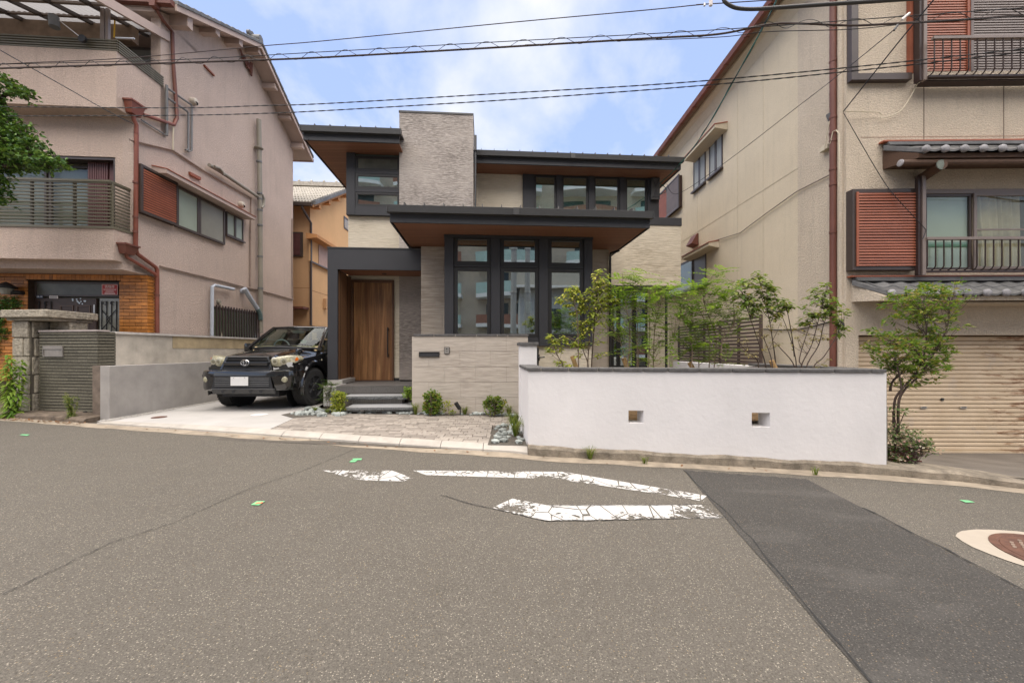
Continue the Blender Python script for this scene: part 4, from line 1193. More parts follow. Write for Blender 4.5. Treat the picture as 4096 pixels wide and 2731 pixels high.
# dark slatted screen near the neighbour's wall
fx = 5.32
f0, f1 = (3040 - CX), (2712 - CX)
y0, y1 = fx * FPX / f0, fx * FPX / f1
fn = thing('slatted_screen', 'brown horizontal slat screen fence beside the beige neighbour house', 'fence', (fx, y0, .3))
Fs = Frame(fx, 0, 0, 0)
ft = Fs.at_a((3040, 1257), 0)[1]; nsl = 15; zb_ = ft - 1.22
for i in range(nsl):
    za = zb_ + (ft - zb_) * i / nsl
    piece('slat', M('brown_fence_slat', (.105, .075, .062), .5, .1, 6, obj=.1), fn, Fs, -.012, .012, y0, y1, za, za + (ft - zb_) / nsl * .62, axis='b')
for i in range(6):
    yy = y0 + (y1 - y0) * i / 5
    piece('post', MATS['brown_fence_slat'], fn, Fs, .013, .06, yy, yy + .05, .1, ft, axis='b')
# sawn support stakes in the bed
def stake(x0, y0_, x1, y1_, k, Y, r, label):
    pa, pb = at_y(c(k, x0, y0_), Y), at_y(c(k, x1, y1_), Y); pb = pa + (pb - pa) * 2.2
    o = MB().tube([pb, pa.lerp(pb, .5), pa], [r * 1.05, r, r], 12).build('timber_stake', stake_wood, None, bevel=.004)
    return tag(o, label, 'stake', 'sawn timber stakes propping the garden shrubs')
stake(538, 1208, 580, 1330, 'K', 5.45, .032, 'sawn pale timber stake among the lime green shrub stems')
stake(1125, 1232, 1165, 1330, 'K', 5.5, .036, 'sawn pale timber stake under the left feathery ash shrub')
stake(435, 1245, 470, 1300, 'L', 5.6, .032, 'sawn pale timber stake under the right feathery ash shrub')
stake(1342, 1222, 1380, 1300, 'L', 5.2, .034, 'sawn pale timber stake among the sparse dogwood stems')
# ------------------------------------------------------------------ pink stucco house on the left
L = Frame(-7.60, 7.75, 4.0, 1.5)
LH = thing('pink_house', 'three-storey pink stucco house with two balconies and a gabled tile roof', 'house', L.p(-2, 2, .1))
bE = L.at_a((1172, 900), 0)[0]                                   # far end of the side wall
OV = .42                                                         # verge overhang
pk = L.at_a(c('B', 990, 385), OV); fe = L.at_a(c('B', 235, 30), OV); re = L.at_a(c('B', 1340, 1160), OV)
print('left', bE, pk, fe, re)
sF = (pk[1] - fe[1]) / (pk[0] - fe[0]); sR = (re[1] - pk[1]) / (re[0] - pk[0])
bF = fe[0] - .03; zF = fe[1] + sF * (bF - fe[0]); bRr = bE + .5; zR = pk[1] + sR * (bRr - pk[0])
roofz = lambda b: (pk[1] + sF * (b - pk[0])) if b < pk[0] else (pk[1] + sR * (b - pk[0]))
b3 = .62                                                         # recessed top-floor front
W0 = -9.0
# side wall as a solid gable slab; walls behind
prof = [(.46, .1), (bE, .1), (bE, roofz(bE) - .16), (pk[0], pk[1] - .16), (b3, roofz(b3) - .16), (b3, 6.0), (0, 6.0), (0, 2.88), (.46, 2.88)]
MB().prism([L.p(-.2, b, z) for b, z in prof], L.ea * .2).build('side_wall', pink_stucco_fine, LH)
MB().box(L, W0, -.201, bE - .2, bE, .1, roofz(bE) - .2).build('rear_wall', pink_stucco_fine, LH)
# fronts, floor by floor
qa = lambda k, x, y, b: L.at_b(c(k, x, y), b)
wx0, wx1 = qa('C', -300, 300, 0)[0], qa('C', 1032, 300, 0)[0]
wz0, wz1 = 3.1, qa('C', 700, 55, 0)[1]
holed(L, W0, -.201, 0, .2, 2.95, 6.0, [(wx0, wx1, wz0, wz1)]).build('middle_wall', pink_stucco, LH)
MB().box(L, W0, -.201, b3 + 1.0, b3 + 1.2, 6.0, roofz(b3 + 1.0) - .2).build('top_wall', pink_stucco, LH)
MB().box(L, W0, -.201, .2, 4.0, 5.9, 6.0).build('top_floor', pink_stucco, LH)
# upper balcony
zu0, zu1 = qa('A', 1000, 965, -.34)[1], qa('A', 1000, 458, -.34)[1]
ub = MB()
ub.box(L, W0, .0, -.34, -.2, zu0, zu1)
ub.box(L, -.14, .0, -.199, b3 + .12, zu0, zu1)
ub.box(L, W0, -.141, -.199, .2, zu0, zu0 + .12)
ub = ub.build('upper_balcony', pink_stucco, LH)
zr1 = qa('A', 1000, 362, -.3)[1]
nr = 5
for i in range(nr):
    z = zu1 + .005 + (zr1 - zu1) * i / nr
    piece('rail', olive_metal, ub, L, W0, .012, -.345, -.32, z, z + (zr1 - zu1) / nr * .52, bevel=.0)
    piece('rail', olive_metal, ub, L, -.0, .025, -.319, b3 + .05, z, z + (zr1 - zu1) / nr * .52, axis='b')
for b in (-.1, .25, .5): piece('rail_post', olive_metal, ub, L, -.028, .0, b, b + .04, zu1, zr1 - .02, axis='b')
for a in (-.6, -1.5, -2.4): piece('rail_post', olive_metal, ub, L, a, a + .05, -.295, -.26, zu1, zr1 - .02)
# lower balcony with its stepped underside
zl0, zl1 = qa('C', 700, 980, -.40)[1], qa('C', 700, 700, -.40)[1]
lb = MB(); lb.box(L, W0, .0, -.40, -.27, zl0, zl1); lb.box(L, -.13, .0, -.269, .0, zl0, zl1); lb.box(L, W0, -.131, -.269, .0, zl0, zl0 + .12)
lb = lb.build('lower_balcony', pink_stucco, LH)
MB().box(L, W0, .012, -.42, -.26, zl1, zl1 + .045).build('sill_cap', olive_metal, lb)
MB().box(L, -.145, .012, -.259, .0, zl1, zl1 + .045).build('sill_cap', olive_metal, lb)
zq = qa('C', 700, 285, -.38)[1]
for i in range(13):
    z = zl1 + .09 + (zq - zl1 - .09) * i / 12.4
    piece('rail', olive_metal, lb, L, W0, -.06, -.40, -.375, z, z + .026)
    piece('rail', olive_metal, lb, L, -.085, -.06, -.374, .0, z, z + .026, axis='b')
piece('rail', olive_metal, lb, L, W0, -.05, -.41, -.36, zq, zq + .04)
piece('rail', olive_metal, lb, L, -.10, -.05, -.355, .0, zq, zq + .04, axis='b')
for a in (-.09, -.75, -1.5, -2.25): piece('rail_post', olive_metal, lb, L, a, a + .04, -.374, -.34, zl1 + .046, zq)
zbm = qa('C', 700, 1068, -.2)[1]
st_ = MB(); st_.box(L, W0, .0, -.22, .42, zbm, zl0 - .001); st_.build('balcony_beam', pink_stucco, LH)
# middle-floor window wall behind the lower balcony
bw_ = .24
wn1 = MB().box(L, wx0, wx1, bw_ + .1, bw_ + .14, wz0, wz1).build('window_backing', frosted, LH)
mm = qa('C', 425, 300, bw_)[0]
for x0, x1 in ((wx0, mm - .02), (mm + .02, qa('C', 806, 300, bw_)[0])):
    window(LH, L, x0, x1, wz0, wz1 - .09, bw_, .05, bronze_metal, glass_old, .05)
sx0, sx1 = qa('C', 806, 200, bw_ - .06)[0], wx1 - .03
for i in range(9): piece('shutter_leaf', plum_louvre, LH, L, sx0 + (sx1 - sx0) * .62 * i / 9, sx0 + (sx1 - sx0) * .62 * (i + .72) / 9, bw_ - .1, bw_ - .02, wz0, wz1 - .05)
piece('shutter_panel', plum_louvre, LH, L, sx0 + (sx1 - sx0) * .63, sx1, bw_ - .08, bw_ - .05, wz0, wz1 - .03)
MB().box(L, wx0, wx1, .02, bw_, wz1 - .05, wz1 - .002).build('window_head', bronze_metal, LH)
MB().box(L, wx1 - .05, wx1 - .001, .02, bw_, wz0, wz1 - .051).build('window_jamb', bronze_metal, LH)
# ground floor: amber brick around the entrance
bB = .31
zB1 = zbm - .002
ax0, ax1 = qa('C', 248, 1300, bB)[0], qa('C', 1068, 1300, bB)[0]
az1 = qa('C', 600, 1165, bB)[1]
holed(L, W0, -.012, bB + .01, bB + .16, .1, zB1, [(ax0, ax1, .1, az1)]).build('entrance_wall', brick_joint, LH)
MB().box(L, -.20, -.012, bB + .161, .5, .1, zB1).build('entrance_return', brick_joint, LH)
rowh = 30.5 / 2.24 / (FPX / 8.0); bl = 103 / 2.24 / (FPX / 8.0)
z = zB1 - .01; r = 0
while z - rowh > .6:
    z0, z1 = z - rowh + .010, z
    x = 0.0 - (bl * .5 if r % 2 else 0)
    xr = 0.0
    first = True
    while xr > W0 + 4.6:
        xl = xr - (bl * (.5 if (first and r % 2) else 1.0)); first = False
        for seg in ([(xl, xr)]):
            s0, s1 = seg
            if z0 < az1 and s1 > ax0 and s0 < ax1:
                parts = []
                if s0 < ax0 - .03: parts.append((s0, ax0))
                if s1 > ax1 + .03: parts.append((ax1, s1))
            else: parts = [(s0, s1)]
            if z1 > az1 and s1 > ax0 - .03 and s0 < ax1 + .03: parts = ([(s0, ax0 - .03)] if s0 < ax0 - .05 else []) + ([(ax1 + .03, s1)] if s1 > ax1 + .05 else [])
            for u0, u1 in parts:
                if u1 - u0 > .03: piece('brick', brick_tile, LH, L, u0 + .003, u1 - .004, bB - .002, bB + .012, z0, z1, bevel=.0)
        xr = xl
    piece('brick', brick_tile, LH, L, -.012, .002, bB + .0, bB + .17, z0, z1, axis='b')
    z -= rowh; r += 1
ns = 25; sol = (ax1 - ax0 + .06) / ns
for i in range(ns):
    piece('brick', brick_tile, LH, L, ax0 - .03 + sol * i + .003, ax0 - .03 + sol * (i + 1) - .004, bB - .004, bB + .012, az1 + .006, zB1 - .01)
# entrance door set
bD = bB + .10
q = lambda x, y: L.at_b(c('C', x, y), bD)
zt0, zt1 = q(600, 1312)[1], az1 - .02
window(LH, L, ax0 + .01, ax1 - .01, zt0, zt1, bD, .035, bronze_metal, dark_pane, .05, name='transom')
MB().box(L, ax0, ax1, bD + .055, bD + .08, .1, az1).build('transom_backing', M('murky_hall', (.10, .10, .075), .8, .35, 1.6), LH)
d0, d1 = q(485, 1500)[0], q(862, 1500)[0]
dl = MB().box(L, d0, d1, bD, bD + .05, .3, zt0 - .03).build('entrance_door', door_brown, LH, bevel=.004)
for x0, x1 in ((540, 660), (690, 812)):
    o0, o1 = q(x0, 1392), q(x1, 1550); P = lambda a, z, b=bD - .012: L.p(a, b, z)
    MB().ring([P(o0[0], o1[1]), P(o1[0], o1[1]), P(o1[0], o0[1]), P(o0[0], o0[1])], [P(o0[0] + .02, o1[1] + .02), P(o1[0] - .02, o1[1] + .02), P(o1[0] - .02, o0[1] - .02), P(o0[0] + .02, o0[1] - .02)], L.eb * .012).build('moulding', M('door_moulding', (.085, .05, .034), .4, .1, 6), dl)
    MB().box(L, o0[0] + .02, o1[0] - .02, bD - .004, bD - .0005, o0[1] - .5, o1[1] + .0).build('door_panel', door_brown, dl)
    ctr = P((o0[0] + o1[0]) / 2, (o0[1] + o1[1]) / 2 - .01, bD - .012); mb = MB()
    for k in range(8): mb.lathe(ctr + L.ea * (.028 * cos(k * pi / 4)) + Vector((0, 0, .028 * sin(k * pi / 4))), L.eb, [(.011, 0), (.011, .01)], 8)
    mb.lathe(ctr, L.eb, [(.012, 0), (.012, .01)], 10); mb.build('rosette', MATS['door_moulding'], dl)
hh = q(855, 1425); MB().box(L, hh[0] - .012, hh[0] + .012, bD - .03, bD - .001, hh[1] - .09, hh[1] + .09).build('handle', steel, dl, bevel=.004)
for x0, x1 in ((268, 478), (885, 1062)):
    o0, o1 = q(x0, 1340), q(x1, 1560)
    sg = MB().box(L, o0[0], o1[0], bD + .02, bD + .05, .3, zt0 - .03).build('sidelight', frosted if x0 > 500 else door_brown, LH)
    n = 4
    for i in range(n):
        a = o0[0] + (o1[0] - o0[0]) * (i + .5) / n
        MB().tube([L.p(a, bD + .008, .35), L.p(a, bD + .008, o0[1] - .03)], .008, 6).build('grille_bar', iron, sg)
    mb = MB(); am = (o0[0] + o1[0]) / 2; w = (o1[0] - o0[0]) * .36
    for s in (-1, 1):
        mb.tube([L.p(am - s * w, bD, o1[1] - .12), L.p(am + s * w * .2, bD, o1[1] + .10), L.p(am - s * w, bD, o1[1] + .30)], .008, 6)
        mb.tube([L.p(am + s * w * .5 + .035 * cos(t * .5), bD, o0[1] - .07 + .035 * sin(t * .5)) for t in range(12)], .006, 6)
    mb.build('scroll', iron, sg)
# sale notice, number plate, name plate, blossom decals on the door
sg0, sg1 = L.at_b(c('C', 912, 1202), bD - .02), L.at_b(c('C', 1057, 1298), bD - .02)
sgn = MB().box(L, sg0[0], sg1[0], bD - .021, bD - .018, sg1[1], sg0[1]).build('sale_notice', sign_red)
tag(sgn, 'red notice with white writing taped over the brick house entrance', 'sign')
sw, sh = sg1[0] - sg0[0], sg0[1] - sg1[1]; sm = (sg0[0] + sg1[0]) / 2
P = lambda a, z: L.p(a, bD - .0225, z)
MB().ring([P(sg0[0] + .004, sg1[1] + .004), P(sg1[0] - .004, sg1[1] + .004), P(sg1[0] - .004, sg0[1] - .004), P(sg0[0] + .004, sg0[1] - .004)], [P(sg0[0] + .010, sg1[1] + .010), P(sg1[0] - .010, sg1[1] + .010), P(sg1[0] - .010, sg0[1] - .010), P(sg0[0] + .010, sg0[1] - .010)], L.eb * .001).build('border', sign_white, sgn)
lettering('売物件', sh * .30, sign_white, sgn, L, sm, bD - .0235, sg0[1] - sh * .27)
for f, w in ((.47, .8), (.56, .78), (.65, .5), (.74, .55)): MB().box(L, sm - sw * w / 2, sm + sw * w / 2, bD - .0228, bD - .0222, sg0[1] - sh * (f + .015), sg0[1] - sh * (f - .015)).build('small_print', sign_white, sgn)
MB().box(L, sm - sw * .32, sm + sw * .32, bD - .0228, bD - .0222, sg0[1] - sh * .91, sg0[1] - sh * .84).build('small_print', sign_white, sgn)
n0, n1 = L.at_b(c('C', 330, 1302), bD - .01), L.at_b(c('C', 384, 1326), bD - .01)
npl = MB().box(L, n0[0], n1[0], bD - .014, bD - .0105, n1[1], n0[1]).build('number_plate', sign_blue); tag(npl, 'small dark blue house number plate on the left transom rail', 'plate')
lettering('12-10', (n0[1] - n1[1]) * .85, sign_white, npl, L, (n0[0] + n1[0]) / 2, bD - .0155, (n0[1] + n1[1]) / 2)
n0, n1 = L.at_b(c('C', 444, 1305), bD - .01), L.at_b(c('C', 521, 1330), bD - .01)
wpl = MB().box(L, n0[0], n1[0], bD - .014, bD - .0105, n1[1], n0[1]).build('name_plate', sign_white); tag(wpl, 'small white plate with dark print beside the house number', 'plate')
for f in (.3, .68): MB().box(L, n0[0] + .012, n1[0] - .012, bD - .0152, bD - .0142, n1[1] + (n0[1] - n1[1]) * (f - .1), n1[1] + (n0[1] - n1[1]) * (f + .1)).build('print_line', window_black, wpl)
mb = MB(); rnd = random.Random(5)
for cx_, cy_, n, sp in ((690, 1350, 9, 40), (750, 1365, 4, 26), (630, 1555, 8, 45), (830, 1520, 6, 32), (700, 1560, 6, 30), (675, 1455, 1, 2)):
    for _ in range(n):
        a, z = L.at_b(c('C', cx_ + rnd.uniform(-1, 1) * sp, cy_ + rnd.uniform(-.6, .6) * sp), bD - .006)
        for k in range(5):
            t = k * 2 * pi / 5; mb.lathe(L.p(a + .010 * cos(t), bD - .008, z + .010 * sin(t)), L.eb, [(.008, 0), (.008, .001)], 6)
mb.build('blossom_decal', M('pale_decal', (.55, .62, .68), .6, .05, 9), dl)
# carriage lamp
lq = L.at_b(c('C', 30, 1245), bB - .2)
lamp = thing('wall_lantern', 'dark hooded lantern on the brick wall at the left edge', 'lamp', L.p(lq[0], bB - .1, lq[1] - .1))
MB().lathe(L.p(lq[0], bB - .16, lq[1] + .03), (0, 0, 1), [(.15, 0), (.15, .02), (.06, .09), (.01, .12)], 14).build('hood', iron, lamp)
MB().lathe(L.p(lq[0], bB - .16, lq[1] - .10), (0, 0, 1), [(.06, 0), (.11, .12)], 14).build('shade', frosted, lamp)
MB().tube([L.p(lq[0] + .0, bB - .16, lq[1] - .05), L.p(lq[0] + .14, bB - .05, lq[1] - .05), L.p(lq[0] + .14, bB, lq[1] - .05)], .04, 8).build('bracket', iron, lamp)

# roof: slabs, verge tiles, purlin ends, finial, eave gutter
for nm, b0, b1 in (('front', bF, pk[0]), ('rear', pk[0], bRr)):
    z0, z1 = roofz(b0), roofz(b1)
    r_ = MB().prism([L.p(W0, b0, z0 - .05), L.p(W0, b1, z1 - .05), L.p(W0, b1, z1 - .13), L.p(W0, b0, z0 - .13)], L.ea * (OV - W0)).build('roof_slope', pink_paint, LH)
    MB().prism([L.p(OV, b0, z0 - .02), L.p(OV, b1, z1 - .02), L.p(OV, b1, z1 - .17), L.p(OV, b0, z0 - .17)], L.ea * .035).build('barge_board', pink_paint, r_)
    n = int(abs(b1 - b0) / .205)
    for i in range(n):
        f0, f1 = b0 + (b1 - b0) * i / n, b0 + (b1 - b0) * (i + 1) / n
        za, zb2 = roofz(f0), roofz(f1)
        up = .022 if b1 <= pk[0] + 1e-6 else 0; dn = 0 if up else .022
        MB().hexa([L.p(OV - .26, f0, za - .045), L.p(OV + .065, f0, za - .045), L.p(OV + .065, f1, zb2 - .045), L.p(OV - .26, f1, zb2 - .045),
                   L.p(OV - .26, f0, za + .045 + up), L.p(OV + .065, f0, za + .03 + up), L.p(OV + .065, f1, zb2 + .03 + dn), L.p(OV - .26, f1, zb2 + .045 + dn)]).build('verge_tile', tile_grey, r_, bevel=.008)
    MB().prism([L.p(W0, b0, z0 - .048), L.p(W0, b1, z1 - .048), L.p(W0, b1, z1 + .02), L.p(W0, b0, z0 + .02)], L.ea * (OV - .262 - W0)).build('tile_field', tile_grey, r_)
mb = MB().tube([L.p(OV + .02, pk[0], pk[1] + .10), L.p(W0, pk[0], pk[1] + .10)], .11, 12); mb.build('ridge', tile_grey, LH, smooth=True)
for k, (s_, h_) in enumerate(((-.10, .30), (.0, .34), (.10, .30))):
    MB().lathe(L.p(OV - .25, pk[0] + s_, pk[1] + h_ - .12), L.ea, [(.05, -.05), (.085, -.04), (.085, .04), (.05, .05)], 14).build('ridge_finial', tile_grey, LH, smooth=True)
for x0, y0, x1, y1 in ((330, 130, 385, 260), (585, 250, 625, 320), (795, 360, 830, 415), (965, 440, 1003, 490), (1115, 740, 1145, 805), (1250, 1015, 1275, 1075), (1358, 1255, 1388, 1335)):
    b_, z_ = L.at_a(c('B', (x0 + x1) / 2, y1), OV - .04); zt = roofz(b_) - .135
    MB().box(L, -.02, OV - .03, b_ - .075, b_ + .075, min(z_, zt - .1), zt).build('purlin_end', pink_paint, LH, bevel=.006)
q = L.at_a(c('B', 850, 530), .03)
mb = MB(); rnd = random.Random(3)
for k in range(9):
    mb.tube([L.p(.05, q[0] - .22 + .05 * k + rnd.uniform(-.03, .03), q[1] + .1 - .04 * k + rnd.uniform(-.06, .06)), L.p(.06, q[0] - .16 + .05 * k, q[1] + .02 - .04 * k + rnd.uniform(-.08, .08)), L.p(.05, q[0] - .12 + .05 * k, q[1] + rnd.uniform(-.2, .1))], .028, 6)
mb.build('gable_ornament', brown_pipe, LH)
MB().prism([L.p(W0, bF - .12, zF - .12), L.p(W0, bF - .01, zF - .12), L.p(W0, bF - .01, zF), L.p(W0, bF - .13, zF)], L.ea * (OV - W0)).build('eave_gutter', brown_pipe, LH)
MB().prism([L.p(W0, bRr + .01, zR - .14), L.p(W0, bRr + .12, zR - .14), L.p(W0, bRr + .13, zR - .03), L.p(W0, bRr + .01, zR - .03)], L.ea * (OV - W0)).build('eave_gutter', brown_pipe, LH)
MB().prism([L.p(W0, bF, zF - .14), L.p(W0, b3 + 1.0, zF - .14), L.p(W0, b3 + 1.0, zF - .22), L.p(W0, bF, zF - .22)], L.ea * (0 - W0)).build('eave_soffit', M('pinkish_eave_board', (.42, .33, .28), .85, .15, 5), LH)  # pinkish-brown boards under the front eave

# things fixed to the side wall (plane a = 0)
S = lambda k, x, y, a=0.0: L.at_a(c(k, x, y), a)
def spipe(k, pts, r, mat, nm='pipe', off=.06, n=10):
    P = []
    for x, y in pts:
        b, z = S(k, x, y, off); P.append(L.p(off, b, z))
    return MB().tube(P, r, n).build(nm, mat, LH, smooth=True)
def hopper(k, x0, y0, x1, y1, mat=red_pipe, off=.08):
    xm = (x0 + x1) / 2; b0 = S(k, x0, y0, off)[0]; b1 = S(k, x1, y1, off)[0]; z1 = S(k, xm, y0, off)[1]; z0 = S(k, xm, y1, off)[1]; bm, w = (b0 + b1) / 2, abs(b1 - b0) / 2
    mb = MB().hexa([L.p(-.0 + .01, bm - w * .6, z0), L.p(.12, bm - w * .6, z0), L.p(.12, bm + w * .6, z0), L.p(.01, bm + w * .6, z0),
                    L.p(-.03 + .04, bm - w * .9, z1 - .03), L.p(.17, bm - w * .9, z1 - .03), L.p(.17, bm + w * .9, z1 - .03), L.p(.01, bm + w * .9, z1 - .03)])
    mb.box(L, .005, .185, bm - w, bm + w, z1 - .03, z1); return mb.build('rain_hopper', mat, LH)
spipe('B', [(60, 90), (120, 190), (200, 290), (208, 560), (225, 800), (243, 1060), (232, 1080)], .036, brown_pipe, 'downpipe')
hopper('A', 1350, -60, 1425, 70, brown_pipe)
spipe('B', [(232, 1072), (215, 1120), (0, 1048), (-60, 1030)], .036, red_pipe, 'downpipe')
hopper('A', 1132, 922, 1270, 1030)
spipe('A', [(1195, 1025), (1200, 1075), (1222, 1120), (1222, 1200)], .036, red_pipe, 'downpipe')
spipe('C', [(1222, -140), (1215, 880), (1230, 930), (1395, 1050), (1408, 1075), (1408, 1130), (1410, 1640)], .038, red_pipe, 'downpipe')
hopper('C', 1075, 846, 1212, 935, brown_pipe)
spipe('C', [(1128, 930), (1140, 962), (1380, 1105), (1400, 1130)], .032, red_pipe, 'downpipe')
for y in (290, 600, 733, 1300):
    b_, z_ = S('C', 1213 if y < 900 else 1408, y, .06); MB().lathe(L.p(.06, b_, z_ - .02), (0, 0, 1), [(.044, 0), (.044, .04)], 12).build('pipe_clip', brown_pipe, LH)
spipe('B', [(150, 765), (150, 1000), (150, 1215)], .026, grey_pipe, 'conduit')
spipe('B', [(160, 795), (368, 940), (374, 955), (372, 1350), (340, 1360)], .022, grey_pipe, 'conduit')
spipe('B', [(165, 885), (335, 1000), (343, 1015), (342, 1340), (318, 1345)], .022, grey_pipe, 'conduit')
spipe('B', [(210, 1130), (205, 1300), (207, 1345)], .014, cream_cable, 'cable')
spipe('A', [(1265, 1075), (1490, 1215)], .014, grey_pipe, 'conduit')
spipe('D', [(-180, -90), (200, 0), (480, 185), (905, 432), (900, 800), (900, 1230)], .022, M('pink_painted_conduit', (.30, .225, .185), .7, .12, 6), 'wall_conduit', .03, 8)
spipe('D', [(90, 1040), (280, 1085), (640, 1172), (840, 1225), (960, 1250), (1283, 1338)], .022, MATS['pink_painted_conduit'], 'wall_conduit', .03, 8)
spipe('D', [(960, 1250), (960, 1500)], .018, MATS['pink_painted_conduit'], 'wall_conduit', .03, 8)
spipe('D', [(1275, 615), (1275, 1000), (1278, 1330)], .020, MATS['pink_painted_conduit'], 'wall_conduit', .03, 8)
stk = spipe('D', [(975, -270), (985, 400), (987, 700), (990, 1100), (992, 1640)], .066, drain_pipe, 'drain_stack', .12, 14)
b_, z_ = S('B', 975, 1325, .12); MB().lathe(L.p(.12, b_, z_ - .06), (0, 0, 1), [(.07, 0), (.12, .04), (.12, .06), (.03, .10)], 16).build('vent_cowl', drain_pipe, LH)
for k, x, y in (('B', 978, 1450), ('D', 985, 675), ('D', 987, 955), ('D', 990, 1240), ('D', 982, 390), ('D', 985, 440), ('D', 985, 540)):
    b_, z_ = S(k, x, y, .12); MB().lathe(L.p(.12, b_, z_ - .025), (0, 0, 1), [(.076, 0), (.076, .05)], 14).build('pipe_collar', grey_pipe, LH)
spipe('D', [(530, 135), (640, 200), (840, 335), (985, 432)], .046, drain_pipe, 'branch_pipe', .10, 12)
spipe('D', [(575, 150), (620, 165), (650, 200), (660, 225)], .036, drain_pipe, 'branch_pipe', .15, 10)
spipe('D', [(1005, 400), (1022, 440), (1018, 500), (1000, 520)], .036, drain_pipe, 'branch_pipe', .18, 10)
spipe('D', [(750, 1247), (580, 1213), (556, 1225), (554, 1700), (556, 1850)], .040, pale_pipe, 'pale_pipe', .10, 12)
spipe('D', [(845, 1240), (900, 1330), (960, 1420)], .062, pale_pipe, 'flue_duct', .16, 14)
spipe('D', [(955, 1410), (985, 1470), (992, 1520)], .064, M('duct_tape_teal', (.11, .17, .165), .6, .3, 8), 'flue_duct', .14, 14)
b_, z_ = S('D', 835, 1265, .05); MB().tube([L.p(0, b_, z_), L.p(.16, b_, z_)], .07, 14).build('flue_duct', pale_pipe, LH)
for k, x, y in (('B', 395, 912), ('D', 822, 490)):
    b_, z_ = S(k, x, y, .05); mb = MB().lathe(L.p(.0, b_, z_), L.ea, [(.085, 0), (.085, .06), (.075, .10), (.04, .125)], 16)
    o = mb.build('vent_hood', M('cream_vent', (.52, .46, .38), .6, .1, 8), LH, smooth=True)
    MB().lathe(L.p(.10, b_ - .01, z_ - .045), (0.4, -.5, -.8), [(.045, 0), (.045, .012)], 12).build('vent_mouth', iron, o)
b_, z_ = S('D', 615, 1358, .02); MB().lathe(L.p(0, b_, z_), L.ea, [(.07, 0), (.055, .05), (.03, .06)], 14).build('vent_hood', drain_pipe, LH)
spipe('D', [(628, 1372), (650, 1420), (655, 1550), (640, 1700), (615, 1850)], .012, cream_cable, 'cable', .1, 6)
for k, p in (('B', ((475, 580), (560, 668), (566, 686), (480, 598))), ('D', ((342, 195), (438, 245), (440, 272), (345, 222)))):
    P = [L.p(.0, *S(k, x, y)) for x, y in p]; MB().prism(P, L.ea * .05).build('vent_slot', red_louvre, LH)
# window group with sliding louvred shutter and awning
b0, zt = S('C', 1252, 112, .10); b1, _ = S('D', 238, 292, .10); zb_ = S('C', 1245, 552, .10)[1]
zt2, zb2 = S('D', 238, 300, .1)[1], S('D', 238, 680, .1)[1]
zt, zb_ = (zt + zt2) / 2, (zb_ + zb2) / 2
shb = MB().box(L, .0, .10, b0, b1, zb_, zt).build('shutter_case', louvre_back, LH)
P = lambda b, z, a=.10: L.p(a, b, z)
MB().ring([P(b0, zb_), P(b1, zb_), P(b1, zt), P(b0, zt)], [P(b0 + .05, zb_ + .05), P(b1 - .03, zb_ + .05), P(b1 - .03, zt - .05), P(b0 + .05, zt - .05)], L.ea * .03).build('shutter_frame', bronze_metal, LH)
n = 17
for i in range(n):
    z = zb_ + .06 + (zt - zb_ - .12) * i / n
    piece('louvre', red_louvre, LH, L, .104, .122, b0 + .05, b1 - .03, z, z + (zt - zb_ - .12) / n * .62, axis='b', tilt=.0)
w0, w1 = S('D', 238, 500, .06)[0], S('D', 672, 600, .06)[0]; wz1, wz0 = zt - .04, zb_ + .0
wm = S('D', 440, 600, .06)[0]
for x0, x1 in ((w0, wm), (wm, w1)):
    window_side(LH, L, x0 + .004, x1, wz0, wz1, .07, .055, bronze_metal, frosted_green if x0 == w0 else frosted, 1, .07)
s0, s1 = S('D', 686, 700, .04)[0], S('D', 836, 700, .04)[0]; sz1, sz0 = S('D', 686, 550, .04)[1], S('D', 686, 757, .04)[1]
for x0, x1 in ((s0, (s0 + s1) / 2), ((s0 + s1) / 2, s1)): window_side(LH, L, x0 + .003, x1, sz0, sz1, .05, .035, bronze_metal, frosted_green, 1, .05)
MB().box(L, .0, .075, s0 - .02, s1 + .05, sz0 - .04, sz0 - .001).build('sill', bronze_metal, LH)
ab0, az = S('D', 150, 175, .30); ab1, az2 = S('D', 945, 588, .30); az = (az + az2) / 2
aw = MB().hexa([L.p(0, ab0, az - .10), L.p(.30, ab0 + .0, az - .10), L.p(.30, ab1, az - .10), L.p(0, ab1, az - .10), L.p(0, ab0, az + .04), L.p(.30, ab0, az - .02), L.p(.30, ab1, az - .02), L.p(0, ab1, az + .04)]).build('awning', pink_paint, LH)
MB().hexa([L.p(-.0, ab0 - .01, az + .041), L.p(.315, ab0 - .01, az - .019), L.p(.315, ab1 + .01, az - .019), L.p(0, ab1 + .01, az + .041), L.p(0, ab0 - .01, az + .06), L.p(.315, ab0 - .01, az + .0), L.p(.315, ab1 + .01, az + .0), L.p(0, ab1 + .01, az + .06)]).build('awning_cap', red_louvre, aw)
# barred ground-floor window
g0, g1 = S('D', 580, 1500, .10)[0], S('D', 985, 1500, .10)[0]; gz1 = S('D', 580, 1395, .1)[1]; gz0 = S('F', 345, 445, .1)[1]
MB().box(L, .0, .02, g0 + .03, g1, gz0, gz1).build('window_backing', M('dull_green_pane', (.16, .18, .13), .3, .15, 2), LH)
window_side(LH, L, g0, g1, gz0, gz1, .045, .05, bronze_metal, glass_old, 1, .04)
for i in range(17):
    b = g0 + (g1 - g0) * (i + .3) / 17; piece('window_bar', rail_brown, LH, L, .10, .125, b, b + .03, gz0 - .03, gz1 + .03, axis='b')
for z in (gz0 + .06, gz1 - .08): piece('window_bar', rail_brown, LH, L, .075, .0995, g0, g1, z, z + .03, axis='b')
